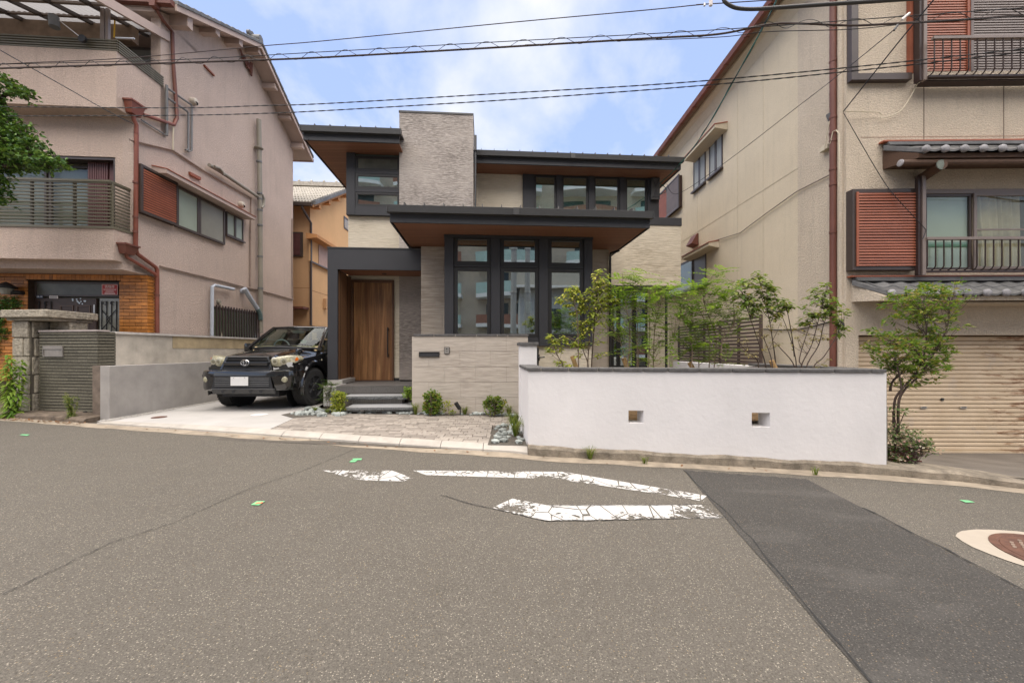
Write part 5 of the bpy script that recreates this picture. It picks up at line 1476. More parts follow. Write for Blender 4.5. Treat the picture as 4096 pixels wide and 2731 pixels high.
# corrugated clear roof over the top balcony, its posts and beams
zA = qa('A', 600, 60, -.2)[1]
ar = [L.p(W0, b, z) for b, z in ()]
def A3(x, y, b): a, z = L.at_b(c('A', x, y), b); return a, z
za0 = A3(600, 105, -.1)[1]; zslope = .30
acr = MB(); nn = 150; aw0, aw1 = -5.2, A3(1230, 150, .1)[0]
for i in range(nn):
    a0, a1 = aw0 + (aw1 - aw0) * i / nn, aw0 + (aw1 - aw0) * (i + 1) / nn
    h0, h1 = .012 * sin(i * 2.1), .012 * sin((i + 1) * 2.1)
    acr.quad(L.p(a0, -1.15, za0 - .32 + h0 + .05), L.p(a1, -1.15, za0 - .32 + h1 + .05), L.p(a1, .75, za0 + .27 + h1), L.p(a0, .75, za0 + .27 + h0))
tp = NT('corrugated_clear_sheet'); tr = tp.n('ShaderNodeBsdfTranslucent'); tr.inputs[0].default_value = (.28, .27, .27, 1)
tb = tp.bsdf((.30, .29, .30), .4); mx = tp.n('ShaderNodeMixShader'); mx.inputs[0].default_value = .35; tp.l(tr.outputs[0], mx.inputs[1]); tp.l(tb, mx.inputs[2])
acr.build('awning_sheet', tp.done(mx.outputs[0]), LH)
def sl(b): return za0 - .27 + (b + 1.15) * .31
for x in (120, 420, 760, 1090):
    a = A3(x, 100, .2)[0]; MB().hexa([L.p(a, -1.15, sl(-1.15) - .10), L.p(a + .06, -1.15, sl(-1.15) - .10), L.p(a + .06, .75, sl(.75) - .10), L.p(a, .75, sl(.75) - .10), L.p(a, -1.15, sl(-1.15) - .03), L.p(a + .06, -1.15, sl(-1.15) - .03), L.p(a + .06, .75, sl(.75) - .03), L.p(a, .75, sl(.75) - .03)]).build('awning_rafter', bronze_metal, LH)
for b in (-.95, -.45, .05, .5): MB().box(L, aw0, aw1, b, b + .05, sl(b) - .065, sl(b) - .02).build('awning_purlin', bronze_pale, LH)
MB().hexa([L.p(aw1, -1.2, sl(-1.2) - .14), L.p(aw1 + .06, -1.2, sl(-1.2) - .14), L.p(aw1 + .06, .8, sl(.8) - .14), L.p(aw1, .8, sl(.8) - .14), L.p(aw1, -1.2, sl(-1.2) + .04), L.p(aw1 + .06, -1.2, sl(-1.2) + .04), L.p(aw1 + .06, .8, sl(.8) + .04), L.p(aw1, .8, sl(.8) + .04)]).build('awning_edge', pink_paint, LH)
pa = A3(935, 250, -.25)[0]
for da, w in ((0, .07), (.085, .05)): MB().box(L, pa + da - w / 2, pa + da + w / 2, -.295, -.245, zu1, sl(-.27) - .05).build('awning_post', bronze_pale, LH)
# dim top-floor room front
MB().box(L, W0, -.5, b3 + .9, b3 + .99, 6.0, zF + .1).build('top_window_wall', M('top_room_dark', (.12, .098, .08), .8, .3, 3), LH)
MB().box(L, W0, -.3, .3, .45, za0 - .2, za0 + .12).build('balcony_header', M('weathered_header', (.20, .14, .095), .85, .3, 4), LH)
wq0, wq1 = A3(1150, 445, b3 + .86), A3(1405, 665, b3 + .86)
MB().box(L, wq0[0], wq1[0], b3 + .86, b3 + .89, wq1[1], wq0[1]).build('top_window', frosted, LH)
MB().box(L, wq1[0] + .002, wq1[0] + .05, b3 + .84, b3 + .88, wq1[1], wq0[1]).build('top_window_jamb', sign_white, LH)
# laundry pole, spare roller brush, ties on the railing
bp = thing('roller_brush', 'grey roller brush on a thin rod fixed to the upper balcony rail', 'brush', L.p(*[A3(740, 350, -.42)[0], -.42, A3(740, 350, -.42)[1]]))
k0, k1, k2 = [L.p(A3(x, y, -.42)[0], -.42, A3(x, y, -.42)[1]) for x, y in ((740, 350), (530, 185), (490, 195))]
MB().tube([k0, k1], .008, 6).build('rod', steel, bp)
MB().tube([k2 + Vector((-.02, 0, .1)), k2 + Vector((0, 0, -.11))], .075, 14).build('roller', grey_pipe, bp)
MB().lathe(k0, (0, 1, 0), [(.07, -.02), (.07, .02)], 14).build('clamp', iron, bp)
MB().tube([L.p(A3(1075, 372, -.3)[0], -.38, A3(1075, 372, -.3)[1]), L.p(A3(1240, 378, -.3)[0], -.38, A3(1240, 378, -.3)[1])], .014, 8).build('laundry_pole', pale_pipe, LH)
yb = [L.p(A3(x, y, .1)[0], .1, A3(x, y, .1)[1]) for x, y in ((1030, 165), (1022, 340))]
MB().tube(yb, .012, 6).build('yellow_pole', M('yellow_pole_paint', (.62, .36, .02), .5, .1, 8), LH)

# --- boundary walls of the pink house
GL_ = Frame(-7.245, 6.75, -10, 0)
glen = 1.33
gbw = thing('brick_wall', 'olive grey ribbed brick wall with steel letter box beside the stone gatepost', 'wall', GL_.p(-.6, .1, .15))
zg0, zg1 = .15, WORLD.at_b(c('E', 800, 572), 6.85)[1]
MB().box(GL_, -glen, -.012, .012, .16, zg0, zg1 - .001).build('core', green_joint, gbw)
MB().box(GL_, -.15, -.012, .161, .30, zg0, zg1 - .001).build('core', green_joint, gbw)
nc = 27; ch = (zg1 - zg0) / nc
for r in range(nc):
    z0, z1 = zg0 + ch * r + .007, zg0 + ch * (r + 1) - .008
    x = -glen - (.22 if r % 2 else 0)
    while x < -.001:
        x0, x1 = max(x, -glen), min(x + .44, 0)
        if x1 - x0 > .03: piece('brick', green_brick, gbw, GL_, x0 + .001, x1 - .001, 0, .012, z0, z1)
        x += .44
    piece('brick', green_brick, gbw, GL_, -.011, .002, .0125, .30, z0, z1, axis='b')
MB().box(GL_, -glen, .015, -.015, .19, zg1, zg1 + .03).build('capping', M('pinkish_capping', (.40, .34, .31), .8, .15, 6), gbw)
q0, q1 = GL_.at_b(c('E', 437, 716), -.01), GL_.at_b(c('E', 637, 825), -.01)
lbx = MB().ring([GL_.p(q0[0], -.02, q1[1]), GL_.p(q1[0], -.02, q1[1]), GL_.p(q1[0], -.02, q0[1]), GL_.p(q0[0], -.02, q0[1])], [GL_.p(q0[0] + .015, -.02, q1[1] + .01), GL_.p(q1[0] - .01, -.02, q1[1] + .01), GL_.p(q1[0] - .01, -.02, q0[1] - .06), GL_.p(q0[0] + .015, -.02, q0[1] - .06)], GL_.eb * .02).build('letter_box', M('dull_steel', (.24, .215, .19), .4, .2, 9), gbw)
MB().box(GL_, q0[0] + .015, q1[0] - .01, -.008, -.001, q1[1] + .01, q0[1] - .06).build('letter_flap', MATS['dull_steel'], lbx)
b_ = GL_.at_b(c('E', 865, 1395), -.01); MB().lathe(GL_.p(b_[0], -.03, b_[1]), GL_.eb, [(.035, 0), (.035, .04)], 14).build('drain_spout', iron, gbw)
# stone gatepost
SP = Frame(*WORLD.p((51 - CX) / FPX * 6.95, 6.95, 0).xy, -6, 2)
gp = thing('stone_gatepost', 'weathered rough stone gatepost with a wide flat cap at the left', 'gatepost', SP.p(.2, .2, .15))
pw = (128 - 51) / FPX * 6.95
zc_ = WORLD.at_b(c('E', 300, 352), 6.85)[1]; zc0_ = WORLD.at_b(c('E', 300, 462), 6.9)[1]
MB().box(SP, .012, pw + .02, .015, .6, .12, zc0_).build('core', M('dark_stone_joint', (.10, .085, .065), .95, .2, 9), gp)
ys = [1385, 1200, 1010, 825, 635, 465]
for r in range(5):
    z0, z1 = WORLD.at_b(c('E', 200, ys[r]), 6.95)[1], WORLD.at_b(c('E', 200, ys[r + 1]), 6.95)[1]
    if r == 0: z0 = .13
    f = .62 if r % 2 else 1.0
    cuts = [0, pw * .66, pw] if r % 2 else [0, pw]
    for x0, x1 in zip(cuts, cuts[1:]):
        MB().box(SP, x0 + .005, x1 - .005, -.01 - random.uniform(0, .015), .05, z0 + .006, z1 - .006).build('stone_block', pillar_stone, gp, bevel=.012)
    for b0, b1 in (((.05, .2), (.21, .62)) if r % 2 else ((.02, .28), (.29, .62))):
        MB().box(SP, pw - .0, pw + .03 + random.uniform(0, .015), b0 + .004, b1 - .004, z0 + .006, z1 - .006).build('stone_block', pillar_stone, gp, bevel=.012)
MB().box(SP, pw + .03, pw + .45, .30, .62, .12, zc0_ + .0).build('wing', pillar_stone, gp, bevel=.012)
MB().box(SP, -.05, pw + .47, -.06, .70, zc0_, zc0_ + .05).build('cap', pillar_stone, gp, bevel=.01)
MB().box(SP, -.10, pw + .52, -.12, .76, zc0_ + .05, zc_).build('cap', pillar_stone, gp, bevel=.015)
# retaining wall beside the driveway and the patched wall above it
rw = thing('retaining_wall', 'long smooth grey concrete retaining wall along the driveway', 'wall', (XW - .1, 9, .1))
zw = 1.03
MB().box(WORLD, XW - .16, XW, 6.52, 14, .0, zw).build('wall_face', wall_concrete, rw, bevel=.004)
MB().box(WORLD, XW - .44, XW - .161, 6.66, 6.74, .1, zw).build('joint_pilaster', M('rusty_pilaster', (.18, .14, .11), .9, .3, 8), rw)
MB().box(WORLD, XW - .44, XW - .161, 6.741, 14, .1, zw - .01).build('fill', wall_concrete, rw)
uw = thing('patched_wall', 'patched cement garden wall with pale cap above the grey retaining wall', 'wall', (XW - .5, 9, 1.0))
MB().box(WORLD, -7.40, -7.245, 7.06, 14, zw - .009, zg1 - .03).build('wall_face', wall_concrete_old, uw)
oq = WORLD.at_b
q = Frame(-7.235, 0, 0, 0)
ob0 = q.at_a(c('E', 1750, 700), 0)[0]; oz = q.at_a(c('E', 1800, 740), 0)[1]
MB().box(WORLD, -7.246, -7.238, ob0, 14, oz, zg1 - .03).build('ochre_band', ochre_render, uw)
MB().box(WORLD, -7.43, -7.21, 7.05, 14, zg1 - .03, zg1 + .012).build('capping', M('pale_capping', (.50, .46, .42), .85, .15, 6), uw)
# gravel beside the driveway edge
mb = MB(); rnd = random.Random(9)
for i in range(1500):
    y = 6.35 + 5 * rnd.random()**1.5; x = XW + .02 + rnd.random() * (.16 + .02 * sin(y * 3)); r = rnd.uniform(.008, .017)
    ctr = Vector((x, y, lot_z(x) + r * .4))
    vs = [ctr + Vector((rnd.uniform(-.5, .5), rnd.uniform(-.5, .5), 1)) * r * .8] + [ctr + Vector((cos(k * pi / 2 + i) * rnd.uniform(.7, 1.2), sin(k * pi / 2 + i) * rnd.uniform(.7, 1.2), rnd.uniform(-.2, .3))) * r for k in range(4)]
    mb.add(vs, [(0, 1, 2), (0, 2, 3), (0, 3, 4), (0, 4, 1)])
tag(mb.build('gravel_strip', gravel_mat), kind='stuff')
# ------------------------------------------------------------------ beige house with the garage on the right
R = Frame(5.83, 6.70, -1.0, 0.0)
RH = thing('beige_house', 'beige stucco house with terracotta louvred shutters above a rusty garage', 'house', R.p(2, 2, -.5))
sq = lambda k, x, y, a=0.0: R.at_a(c(k, x, y), a)
fq = lambda k, x, y, b=0.0: R.at_b(c(k, x, y), b)
ZE = 8.5; b_split = R.at_a((3191, 700), 0)[0]; BE = 10.5; AE = 6.5
# --- side wall: rough stucco by the street, fine stucco behind
MB().box(R, 0, .2, 0, b_split, -.9, ZE + .1).build('side_wall', sand_stucco, RH)
MB().box(R, .004, .2, b_split + .001, BE, -.9, ZE + .1).build('side_wall', sand_smooth, RH)
for px in (2790, 2950, 3053): 
    b_ = R.at_a((px, 300), 0)[0]; MB().box(R, -.002, .0035, b_, b_ + .012, 2.0, ZE - .1).build('wall_joint', M('fine_joint', (.60, .51, .38), .9, .1, 9), RH)
b_, z_ = sq('V', 292, 725); _, z2 = sq('V', 640, 505)
MB().box(R, -.002, .0035, b_split, BE, (z_ + z2) / 2, (z_ + z2) / 2 + .012).build('wall_joint', MATS['fine_joint'], RH)
# eave with cove and terracotta gutter
go = -.33
mb = MB()
cove = [(0, ZE - .32), (-.04, ZE - .22), (-.10, ZE - .10), (-.20, ZE - .02), (-.22, ZE + .1), (0, ZE + .1)]
mb.prism([R.p(a, -.4, z) for a, z in cove], R.eb * (BE + .9)); mb.build('cove', sand_smooth, RH)
rf = MB().prism([R.p(go - .08, -.55, ZE + .11), R.p(AE, -.55, ZE + .11 + (AE - go) * .4), R.p(AE, -.55, ZE + .2 + (AE - go) * .4), R.p(go - .08, -.55, ZE + .2)], R.eb * (BE + 1.2)).build('roof', tile_grey, RH)
MB().prism([R.p(go - .02, -.55, ZE + .02), R.p(-.221, -.55, ZE + .02), R.p(-.221, -.55, ZE + .109), R.p(go - .02, -.55, ZE + .109)], R.eb * (BE + 1.2)).build('fascia', M('weathered_fascia', (.21, .145, .10), .85, .2, 5), RH)
gprof = [(go - .02, ZE + .0), (go - .11, ZE + .0), (go - .14, ZE + .10), (go - .13, ZE + .10), (go - .10, ZE + .01), (go - .025, ZE + .01)]
gt_ = MB().prism([R.p(a, -.6, z) for a, z in gprof], R.eb * (BE + 1.3)).build('gutter', red_pipe, RH)
for i in range(14):
    b_ = -.4 + i * .85; MB().box(R, go - .145, go - .01, b_, b_ + .03, ZE - .01, ZE + .003).build('gutter_bracket', brown_pipe, gt_)
MB().tube([R.p(go - .05, BE - 2.6, ZE), R.p(go + .1, BE - 2.6, ZE - .14), R.p(0, BE - 2.4, ZE - .22)], .03, 8).build('gutter_elbow', brown_pipe, RH)
# windows under the awning
def wside(x0, x1, zt, zb, a=-.02, fw=.05, mat=bronze_metal, g=glass_old): return window_side(RH, R, x0, x1, zb, zt, a, fw, mat, g, -1, .06)
wb1 = R.at_a((2775, 700), 0)[0]; wb0 = R.at_a((2823, 700), 0)[0]; zt = sq('V', 414, 250)[1]; zb = sq('V', 352, 472)[1]
vb1 = R.at_a((2838, 700), 0)[0]; vb0 = R.at_a((2891, 700), 0)[0]; zt_ = sq('V', 500, 157)[1]; zb2 = sq('V', 432, 405)[1]
zt, zb = (zt + zt_) / 2, (zb + zb2) / 2
for x0, x1 in ((wb0, wb1), (vb0, vb1)):
    xm = (x0 + x1) / 2
    MB().box(R, -.004, .003, x0 + .02, x1 - .02, zb + .02, zt - .02).build('curtain', M('grey_net_curtain', (.33, .34, .33), .9, .15, 5, stretch=(8, 8, .3)), RH)
    wside(x0, xm, zt, zb); wside(xm, x1, zt, zb)
    MB().box(R, -.09, -.001, x0 - .03, x1 + .03, zb - .05, zb - .002).build('sill', bronze_metal, RH)
def awn(k, n0, n1, a_out=-.34):
    b0, z0 = sq(k, *n0, a_out); b1, z1 = sq(k, *n1, a_out); z = (z0 + z1) / 2
    if b1 < b0: b0, b1 = b1, b0
    aw = MB().hexa([R.p(a_out, b0, z - .10), R.p(-.001, b0, z - .16), R.p(-.001, b1, z - .16), R.p(a_out, b1, z - .10), R.p(a_out, b0, z - .02), R.p(-.001, b0, z + .03), R.p(-.001, b1, z + .03), R.p(a_out, b1, z - .02)]).build('awning', sand_smooth, RH)
    MB().hexa([R.p(a_out - .02, b0 - .01, z - .019), R.p(-.001, b0 - .01, z + .031), R.p(-.001, b1 + .01, z + .031), R.p(a_out - .02, b1 + .01, z - .019), R.p(a_out - .02, b0 - .01, z + .005), R.p(-.001, b0 - .01, z + .06), R.p(-.001, b1 + .01, z + .06), R.p(a_out - .02, b1 + .01, z + .005)]).build('awning_cap', red_louvre, aw)
awn('V', (460, 118), (303, 300))
# louvred shutters farther back
la = -.10
lb1, lb0 = R.at_a((2634, 800), la)[0], R.at_a((2717, 800), la)[0]; lm = R.at_a((2668, 800), la)[0]
lz1, lz0 = sq('V', 275, 388, la)[1], sq('V', 275, 548, la)[1]
MB().box(R, la + .001, -.001, lb0, lb1, lz0, lz1).build('shutter_case', louvre_back, RH)
P = lambda b, z, a=la: R.p(a, b, z)
MB().ring([P(lb0 - .03, lz0 - .03), P(lb1, lz0 - .03), P(lb1, lz1 + .03), P(lb0 - .03, lz1 + .03)], [P(lb0 + .02, lz0 + .02), P(lb1 - .02, lz0 + .02), P(lb1 - .02, lz1 - .02), P(lb0 + .02, lz1 - .02)], R.ea * -.04).build('shutter_frame', bronze_metal, RH)
for i in range(22):
    z = lz0 + .03 + (lz1 - lz0 - .06) * i / 22; h = (lz1 - lz0 - .06) / 22 * .72
    piece('louvre', grey_louvre, RH, R, la - .03, la - .004, lb0 + .02, lm - .02, z, z + h, axis='b')
    piece('louvre', red_louvre, RH, R, la - .025, la - .004, lm + .0, lb1 - .02, z, z + h, axis='b')
# lower side window with little awning and hood
kb1, kb0 = R.at_a((2728, 1000), 0)[0], R.at_a((2825, 1000), 0)[0]; kz1, kz0 = sq('V', 415, 775)[1], sq('a', 815, 108)[1]
km = kb0 + (kb1 - kb0) * .5
MB().box(R, -.004, .003, kb0 + .02, kb1 + 1.5, kz0 + .02, kz1 - .02).build('window_backing', M('dull_dark_pane', (.12, .115, .10), .3, .15, 2), RH)
wside(kb0, km, kz1, kz0, g=frosted); wside(km + .01, kb1 + 1.4, kz1, kz0, -.035)
MB().box(R, -.10, -.001, kb0 - .03, kb1 + 1.5, kz0 - .06, kz0 - .002).build('sill', bronze_metal, RH)
awn('V', (430, 738), (292, 792), -.28)
hb, hz_ = sq('V', 345, 725, -.1)
MB().hexa([R.p(-.22, hb - .2, hz_ - .1), R.p(-.001, hb - .2, hz_ - .16), R.p(-.001, hb + .2, hz_ - .16), R.p(-.22, hb + .2, hz_ - .1), R.p(-.05, hb - .2, hz_ + .2), R.p(-.001, hb - .2, hz_ + .2), R.p(-.001, hb + .2, hz_ + .2), R.p(-.05, hb + .2, hz_ + .2)]).build('vent_hood', brown_pipe, RH)
# street corner: rounded pilaster and downpipe
MB().tube([R.p(-.005, .10, -.9), R.p(-.005, .10, ZE)], .05, 12).build('corner_rib', sand_stucco, RH)
db = R.at_a((3332, 900), -.08)[0]
dp = MB().tube([R.p(-.08, db, ZE - .05), R.p(-.08, db, -.4)], .052, 14).build('downpipe', brown_pipe, RH, smooth=True)
for k, x, y in (('N', 88, 535), ('N', 92, 1040), ('N', 92, 1180), ('N', 92, 1250), ('N', 95, 1505), ('O', 100, 840), ('O', 98, 410)):
    z_ = sq(k, x, y, -.08)[1]; MB().lathe(R.p(-.08, db, z_ - .02), (0, 0, 1), [(.060, 0), (.060, .035)], 14).build('pipe_clip', brown_pipe, RH)
# --- street front
zl_bot = fq('P', 200, 505)[1]; zg_top = zl_bot
ga0 = fq('P', 258, 900)[0]
up = MB()
wU = (fq('N', 905, 300)[0], AE, fq('N', 1300, 640)[1], 12.0); 
zw1, zw0 = fq('O', 1000, 470)[1], fq('O', 1000, 1185)[1]
aw0_ = fq('O', 895, 800)[0]
holed(R, .2001, AE, .0, .2, zl_bot, ZE + 2, [(aw0_, AE, zw0, zw1), (wU[0], AE, wU[2], ZE + 1.9)]).build('front_wall', sand_stucco, RH)
MB().box(R, 0, .2, -.002, .0, -.9, ZE).build('front_edge', sand_stucco, RH)
for x in (885, 1600):
    a_ = fq('N', x, 900)[0]; MB().box(R, a_ - .008, a_ + .008, -.003, .001, fq('N', x, 1255)[1], fq('N', x, 720)[1]).build('wall_joint', M('grimy_joint', (.20, .155, .115), .95, .2, 9), RH)
zj = fq('N', 800, 1228)[1]; MB().box(R, .25, AE, -.0025, .0012, zj - .005, zj + .005).build('wall_joint', M('reddish_joint', (.33, .22, .16), .95, .2, 9), RH)
# garage: recessed panels, jamb, roller shutter slats
a_j = fq('P', 232, 900)[0]
MB().box(R, .2005, a_j, -.004, .3, -.9, zl_bot - .001).build('garage_pier', sand_stucco, RH)
MB().box(R, a_j, ga0, .10, .16, -.9, zl_bot).build('shutter_guide', M('cream_guide', (.47, .39, .29), .6, .1, 6), RH)
MB().box(R, .15, AE, .02, .30, fq('P', 300, 498)[1], fq('P', 300, 300)[1]).build('lintel_recess', sand_stucco, RH)
zs0 = R.at_b(c('P', 700, 1308), .2)[1]; zs1 = R.at_b(c('P', 700, 515), .2)[1]; nsl = 27
for i in range(nsl):
    z0, z1 = zs0 + (zs1 - zs0) * i / nsl, zs0 + (zs1 - zs0) * (i + 1) / nsl
    MBs = MB(); h = z1 - z0
    prof = [(.192, z0 + .003), (.184, z0 + .008), (.178, z0 + h * .35), (.181, z1 - .014), (.192, z1 - .004), (.215, z1 - .004), (.215, z0 + .003)]
    MBs.prism([R.p(ga0 - .01, b, z) for b, z in prof], R.ea * (AE - ga0)).build('shutter_slat', garage_mat, RH)
MB().box(R, ga0 - .01, AE, .216, .24, zs0 - .1, zs1 + .25).build('shutter_backing', M('slat_gap_dark', (.16, .10, .06), .9, .2, 5), RH)
MB().box(R, ga0 - .01, AE, .165, .22, zs0 - .04, zs0 + .004).build('bottom_rail', garage_mat, RH)
kq = R.at_b(c('P', 820, 953), .165); MB().lathe(R.p(kq[0], .16, kq[1]), R.eb, [(.025, 0), (.025, .03)], 14).build('lock', iron, RH)
for x in (688, 965):
    hq = R.at_b(c('P', x, 1010), .165); MB().box(R, hq[0] - .055, hq[0] + .055, .158, .18, hq[1] - .02, hq[1] + .02).build('pull_handle', steel, RH, bevel=.004)
    MB().box(R, hq[0] - .04, hq[0] + .04, .156, .1585, hq[1] - .004, hq[1] + .012).build('handle_slot', iron, RH)
# pent roofs of pantiles with round tile ends
def pent(k, a0, a1, b_out, z_top, z_eave, nm, nrows=2, fascia=True):
    root = MB().hexa([R.p(a0 + .12, -b_out + .06, z_eave - .10), R.p(a1, -b_out + .06, z_eave - .10), R.p(a1, -.001, z_eave - .06), R.p(a0 + .02, -.001, z_eave - .06),
                      R.p(a0 + .12, -b_out + .06, z_eave - .03), R.p(a1, -b_out + .06, z_eave - .03), R.p(a1, -.001, z_top - .03), R.p(a0 + .02, -.001, z_top - .03)]).build(nm, timber_dark if fascia else sand_stucco, RH)
    MB().box(R, a0 - .05, a1, -.10, -.002, z_top + .075, z_top + .10).build('flashing', red_louvre, root)
    for j in range(2): MB().box(R, a0 + .02, a1, -.13 + .02 * j, -.003, z_top + .035 * j, z_top + .035 * (j + 1) - .004).build('ridge_course', tile_grey, root, bevel=.003)
    pit = .298; nT = int((a1 - a0) / pit)
    sl_ = (z_top - z_eave) / (b_out - .05)
    key = 'pantile%.3f' % sl_
    if key not in UNITS:
        mb = MB(); n = 10; L_ = (b_out - .02) / nrows
        prof = lambda u: .035 * (cos(u * 2 * pi) * .5 + .5)**1.4 if u < .5 else .03 * (cos(u * 2 * pi) * .5 + .5)
        for i in range(n):
            u0, u1 = i / n, (i + 1) / n
            for t0 in (0,):
                A = [(pit * u0, 0, prof(u0)), (pit * u1, 0, prof(u1)), (pit * u1, L_ + .05, prof(u1) + sl_ * (L_ + .05) - .018), (pit * u0, L_ + .05, prof(u0) + sl_ * (L_ + .05) - .018)]
                lo = [(x, y, z - .03) for x, y, z in A]; mb.hexa([Vector(p) for p in lo + A])
        me = mb.mesh('pantile', smooth=False); me.materials.append(tile_grey); UNITS[key] = (me, L_)
    me, L_ = UNITS[key]
    for r in range(nrows):
        for i in range(nT + 1):
            p = R.p(a0 + .16 + i * pit - .0, -b_out + r * L_, z_eave + r * L_ * sl_)
            inst('pantile', me, root, Matrix.Translation(p) @ Matrix.Rotation(R.ang, 4, 'Z'))
    for i in range(nT + 1):
        p = R.p(a0 + .16 + i * pit + .02, -b_out - .015, z_eave + .012)
        MB().lathe(p, R.eb, [(.02, -.022), (.045, -.016), (.058, 0), (.058, .03)], 16).build('tile_end', tile_ball, root, smooth=True)
    # hipped verge tile at the left end
    MB().hexa([R.p(a0 - .02, -b_out * .1, z_top - .06), R.p(a0 + .2, -b_out - .01, z_eave - .05), R.p(a0 + .2, -b_out + .1, z_eave - .05), R.p(a0 + .1, -.0, z_top - .06),
               R.p(a0 - .02, -b_out * .1, z_top + .03), R.p(a0 + .2, -b_out - .01, z_eave + .02), R.p(a0 + .24, -b_out + .12, z_eave + .06), R.p(a0 + .1, -.0, z_top + .04)]).build('verge_tile', tile_grey, root, bevel=.006)
    return root
lo_a0 = fq('Y', 0, 400)[0]; hi_a0 = fq('O', 505, 60)[0]
zlo_t = fq('Y', 600, 440)[1]; zlo_e = R.at_b(c('Y', 375, 530), -.55)[1]
pent('Y', lo_a0, AE, .55, zlo_t, zlo_e, 'lower_pent_roof', 2, False)
zhi_t = fq('O', 700, 100)[1]; zhi_e = R.at_b(c('O', 1033, 108), -.55)[1]
pr = pent('O', hi_a0, AE, .55, zhi_t, zhi_e, 'upper_pent_roof', 2, True)
MB().box(R, fq('P', 385, 270)[0], AE, -.34, -.002, fq('P', 385, 297)[1] - .02, zlo_e - .11).build('lintel', sand_stucco, RH)
# logs carrying the upper pent roof
e0 = R.at_b(c('O', 665, 235), -.42); MB().tube([R.p(e0[0], -.44, e0[1]), R.p(AE, -.44, e0[1])], .05, 12).build('eave_log', timber_dark, pr)
MB().lathe(R.p(e0[0] - .004, -.44, e0[1]), R.ea * -1, [(.055, -.01), (.055, .004), (.03, .012)], 14).build('log_cap', M('pewter_cap', (.33, .31, .31), .5, .1, 20), pr)
e1 = R.at_b(c('O', 985, 270), -.40); e2 = R.at_b(c('O', 780, 345), -.02)
MB().tube([R.p(e1[0], -.50, e1[1]), R.p(e2[0] + .15, .0, e1[1] - .02)], .075, 14).build('bracket_log', timber_dark, pr)
MB().lathe(R.p(e1[0], -.50, e1[1]), R.eb * -1, [(.08, -.012), (.08, .004), (.03, .01)], 14).build('log_cap', verdigris, pr)
# lower window: louvred case, frame, panes, curtain, railing
def shutter(x0, x1, z0, z1, depth, slat_mat, n, nm='shutter_case'):
    cs = MB().box(R, x0, x1, -depth, -.001, z0, z1).build(nm, bronze_metal, RH, bevel=.004)
    MB().box(R, x0 + .05, x1 - .05, -depth - .004, -depth - .0005, z0 + .06, z1 - .06).build('shutter_back', louvre_back, cs)
    h = (z1 - z0 - .13) / n
    for i in range(n):
        piece('louvre', slat_mat, cs, R, x0 + .085, x1 - .05, -depth - .02, -depth - .006, z0 + .065 + h * i, z0 + .065 + h * (i + .66), tilt=-.25)
    MB().box(R, x0 + .05, x0 + .084, -depth - .022, -depth - .001, z0 + .06, z1 - .06).build('stile', slat_mat, cs)
    return cs
s0, s1 = fq('O', 250, 480, -.14), fq('O', 840, 1185, -.14)
shutter(s0[0], s1[0], s1[1], fq('O', 300, 460, -.14)[1], .14, red_louvre, 26)
px0, px1 = fq('O', 836, 700, -.2)[0], fq('O', 895, 700, -.2)[0]
zpt, zpb = fq('O', 865, 345, -.2)[1], fq('O', 865, 1232, -.2)[1]
MB().box(R, px0, (px0 + px1) / 2, -.20, -.141, zpb, zpt).build('rail_post', rail_brown, RH)
MB().box(R, (px0 + px1) / 2 + .001, px1, -.22, -.17, zpb, zpt).build('rail_post', bronze_pale, RH)
MB().box(R, aw0_, AE, -.02, .02, zw1 - .07, zw1 + .0).build('window_head', bronze_pale, RH)
MB().box(R, aw0_, AE, .12, .16, zw0, zw1).build('window_backing', M('dim_room_brown', (.14, .11, .075), .9, .2, 3), RH)
m0, m1 = fq('O', 1300, 800, .03)[0], fq('O', 1320, 800, .03)[0]
MB().box(R, aw0_, m0, .045, .055, zw0, zw1 - .08).build('blind', frosted_teal, RH)
MB().box(R, aw0_, m0, .038, .044, fq('O', 1000, 980, .04)[1], fq('O', 1000, 940, .04)[1]).build('teal_band', M('teal_rail', (.18, .33, .27), .4, .1, 5), RH)
window(RH, R, aw0_, m0, zw0, zw1 - .071, .0, .04, bronze_metal, glass_old, .04)
window(RH, R, m0 + .002, AE, zw0, zw1 - .071, -.03, .05, bronze_pale, glass_old, .03)
MB().box(R, m0 + .05, AE, -.025, -.006, fq('O', 1500, 834, 0)[1], fq('O', 1500, 822, 0)[1]).build('glazing_bar', bronze_pale, RH)
mb = MB(); n = 60; ac0, ac1 = m0 + .02, fq('O', 1745, 700, .08)[0]
for i in range(n):
    u0, u1 = i / n, (i + 1) / n
    f = lambda u: .022 * sin(u * 47 + 2 * sin(u * 9)) + .015 * sin(u * 23)
    tw = lambda u: .10 * (1 - u)
    mb.quad(R.p(ac0 + (ac1 - ac0) * u0 + tw(u0), .085 + f(u0), zw0 + .03), R.p(ac0 + (ac1 - ac0) * u1 + tw(u1), .085 + f(u1), zw0 + .03), R.p(ac0 + (ac1 - ac0) * u1 * .96, .085 + f(u1), zw1 - .09), R.p(ac0 + (ac1 - ac0) * u0 * .96, .085 + f(u0), zw1 - .09))
mb.build('curtain', curtain_mat, RH, smooth=True)
def railing(k, a0, a1, zt, zb, b, n, nm, mat_top, first, pitch):
    rl = MB().box(R, a0, a1, b - .025, b + .025, zt - .05, zt).build(nm, mat_top, RH, bevel=.004)
    MB().box(R, a0, a1, b + .05, b + .12, zb - .05, zb - .02).build('bottom_rail', rail_brown, rl)
    x = first
    while x < a1:
        MB().tube([R.p(x, b, zt - .049), R.p(x, b, zb + .045), R.p(x - .002, b + .02, zb + .0), R.p(x - .004, b + .08, zb - .03)], .0105, 6).build('baluster', rail_brown, rl)
        x += pitch
    return rl
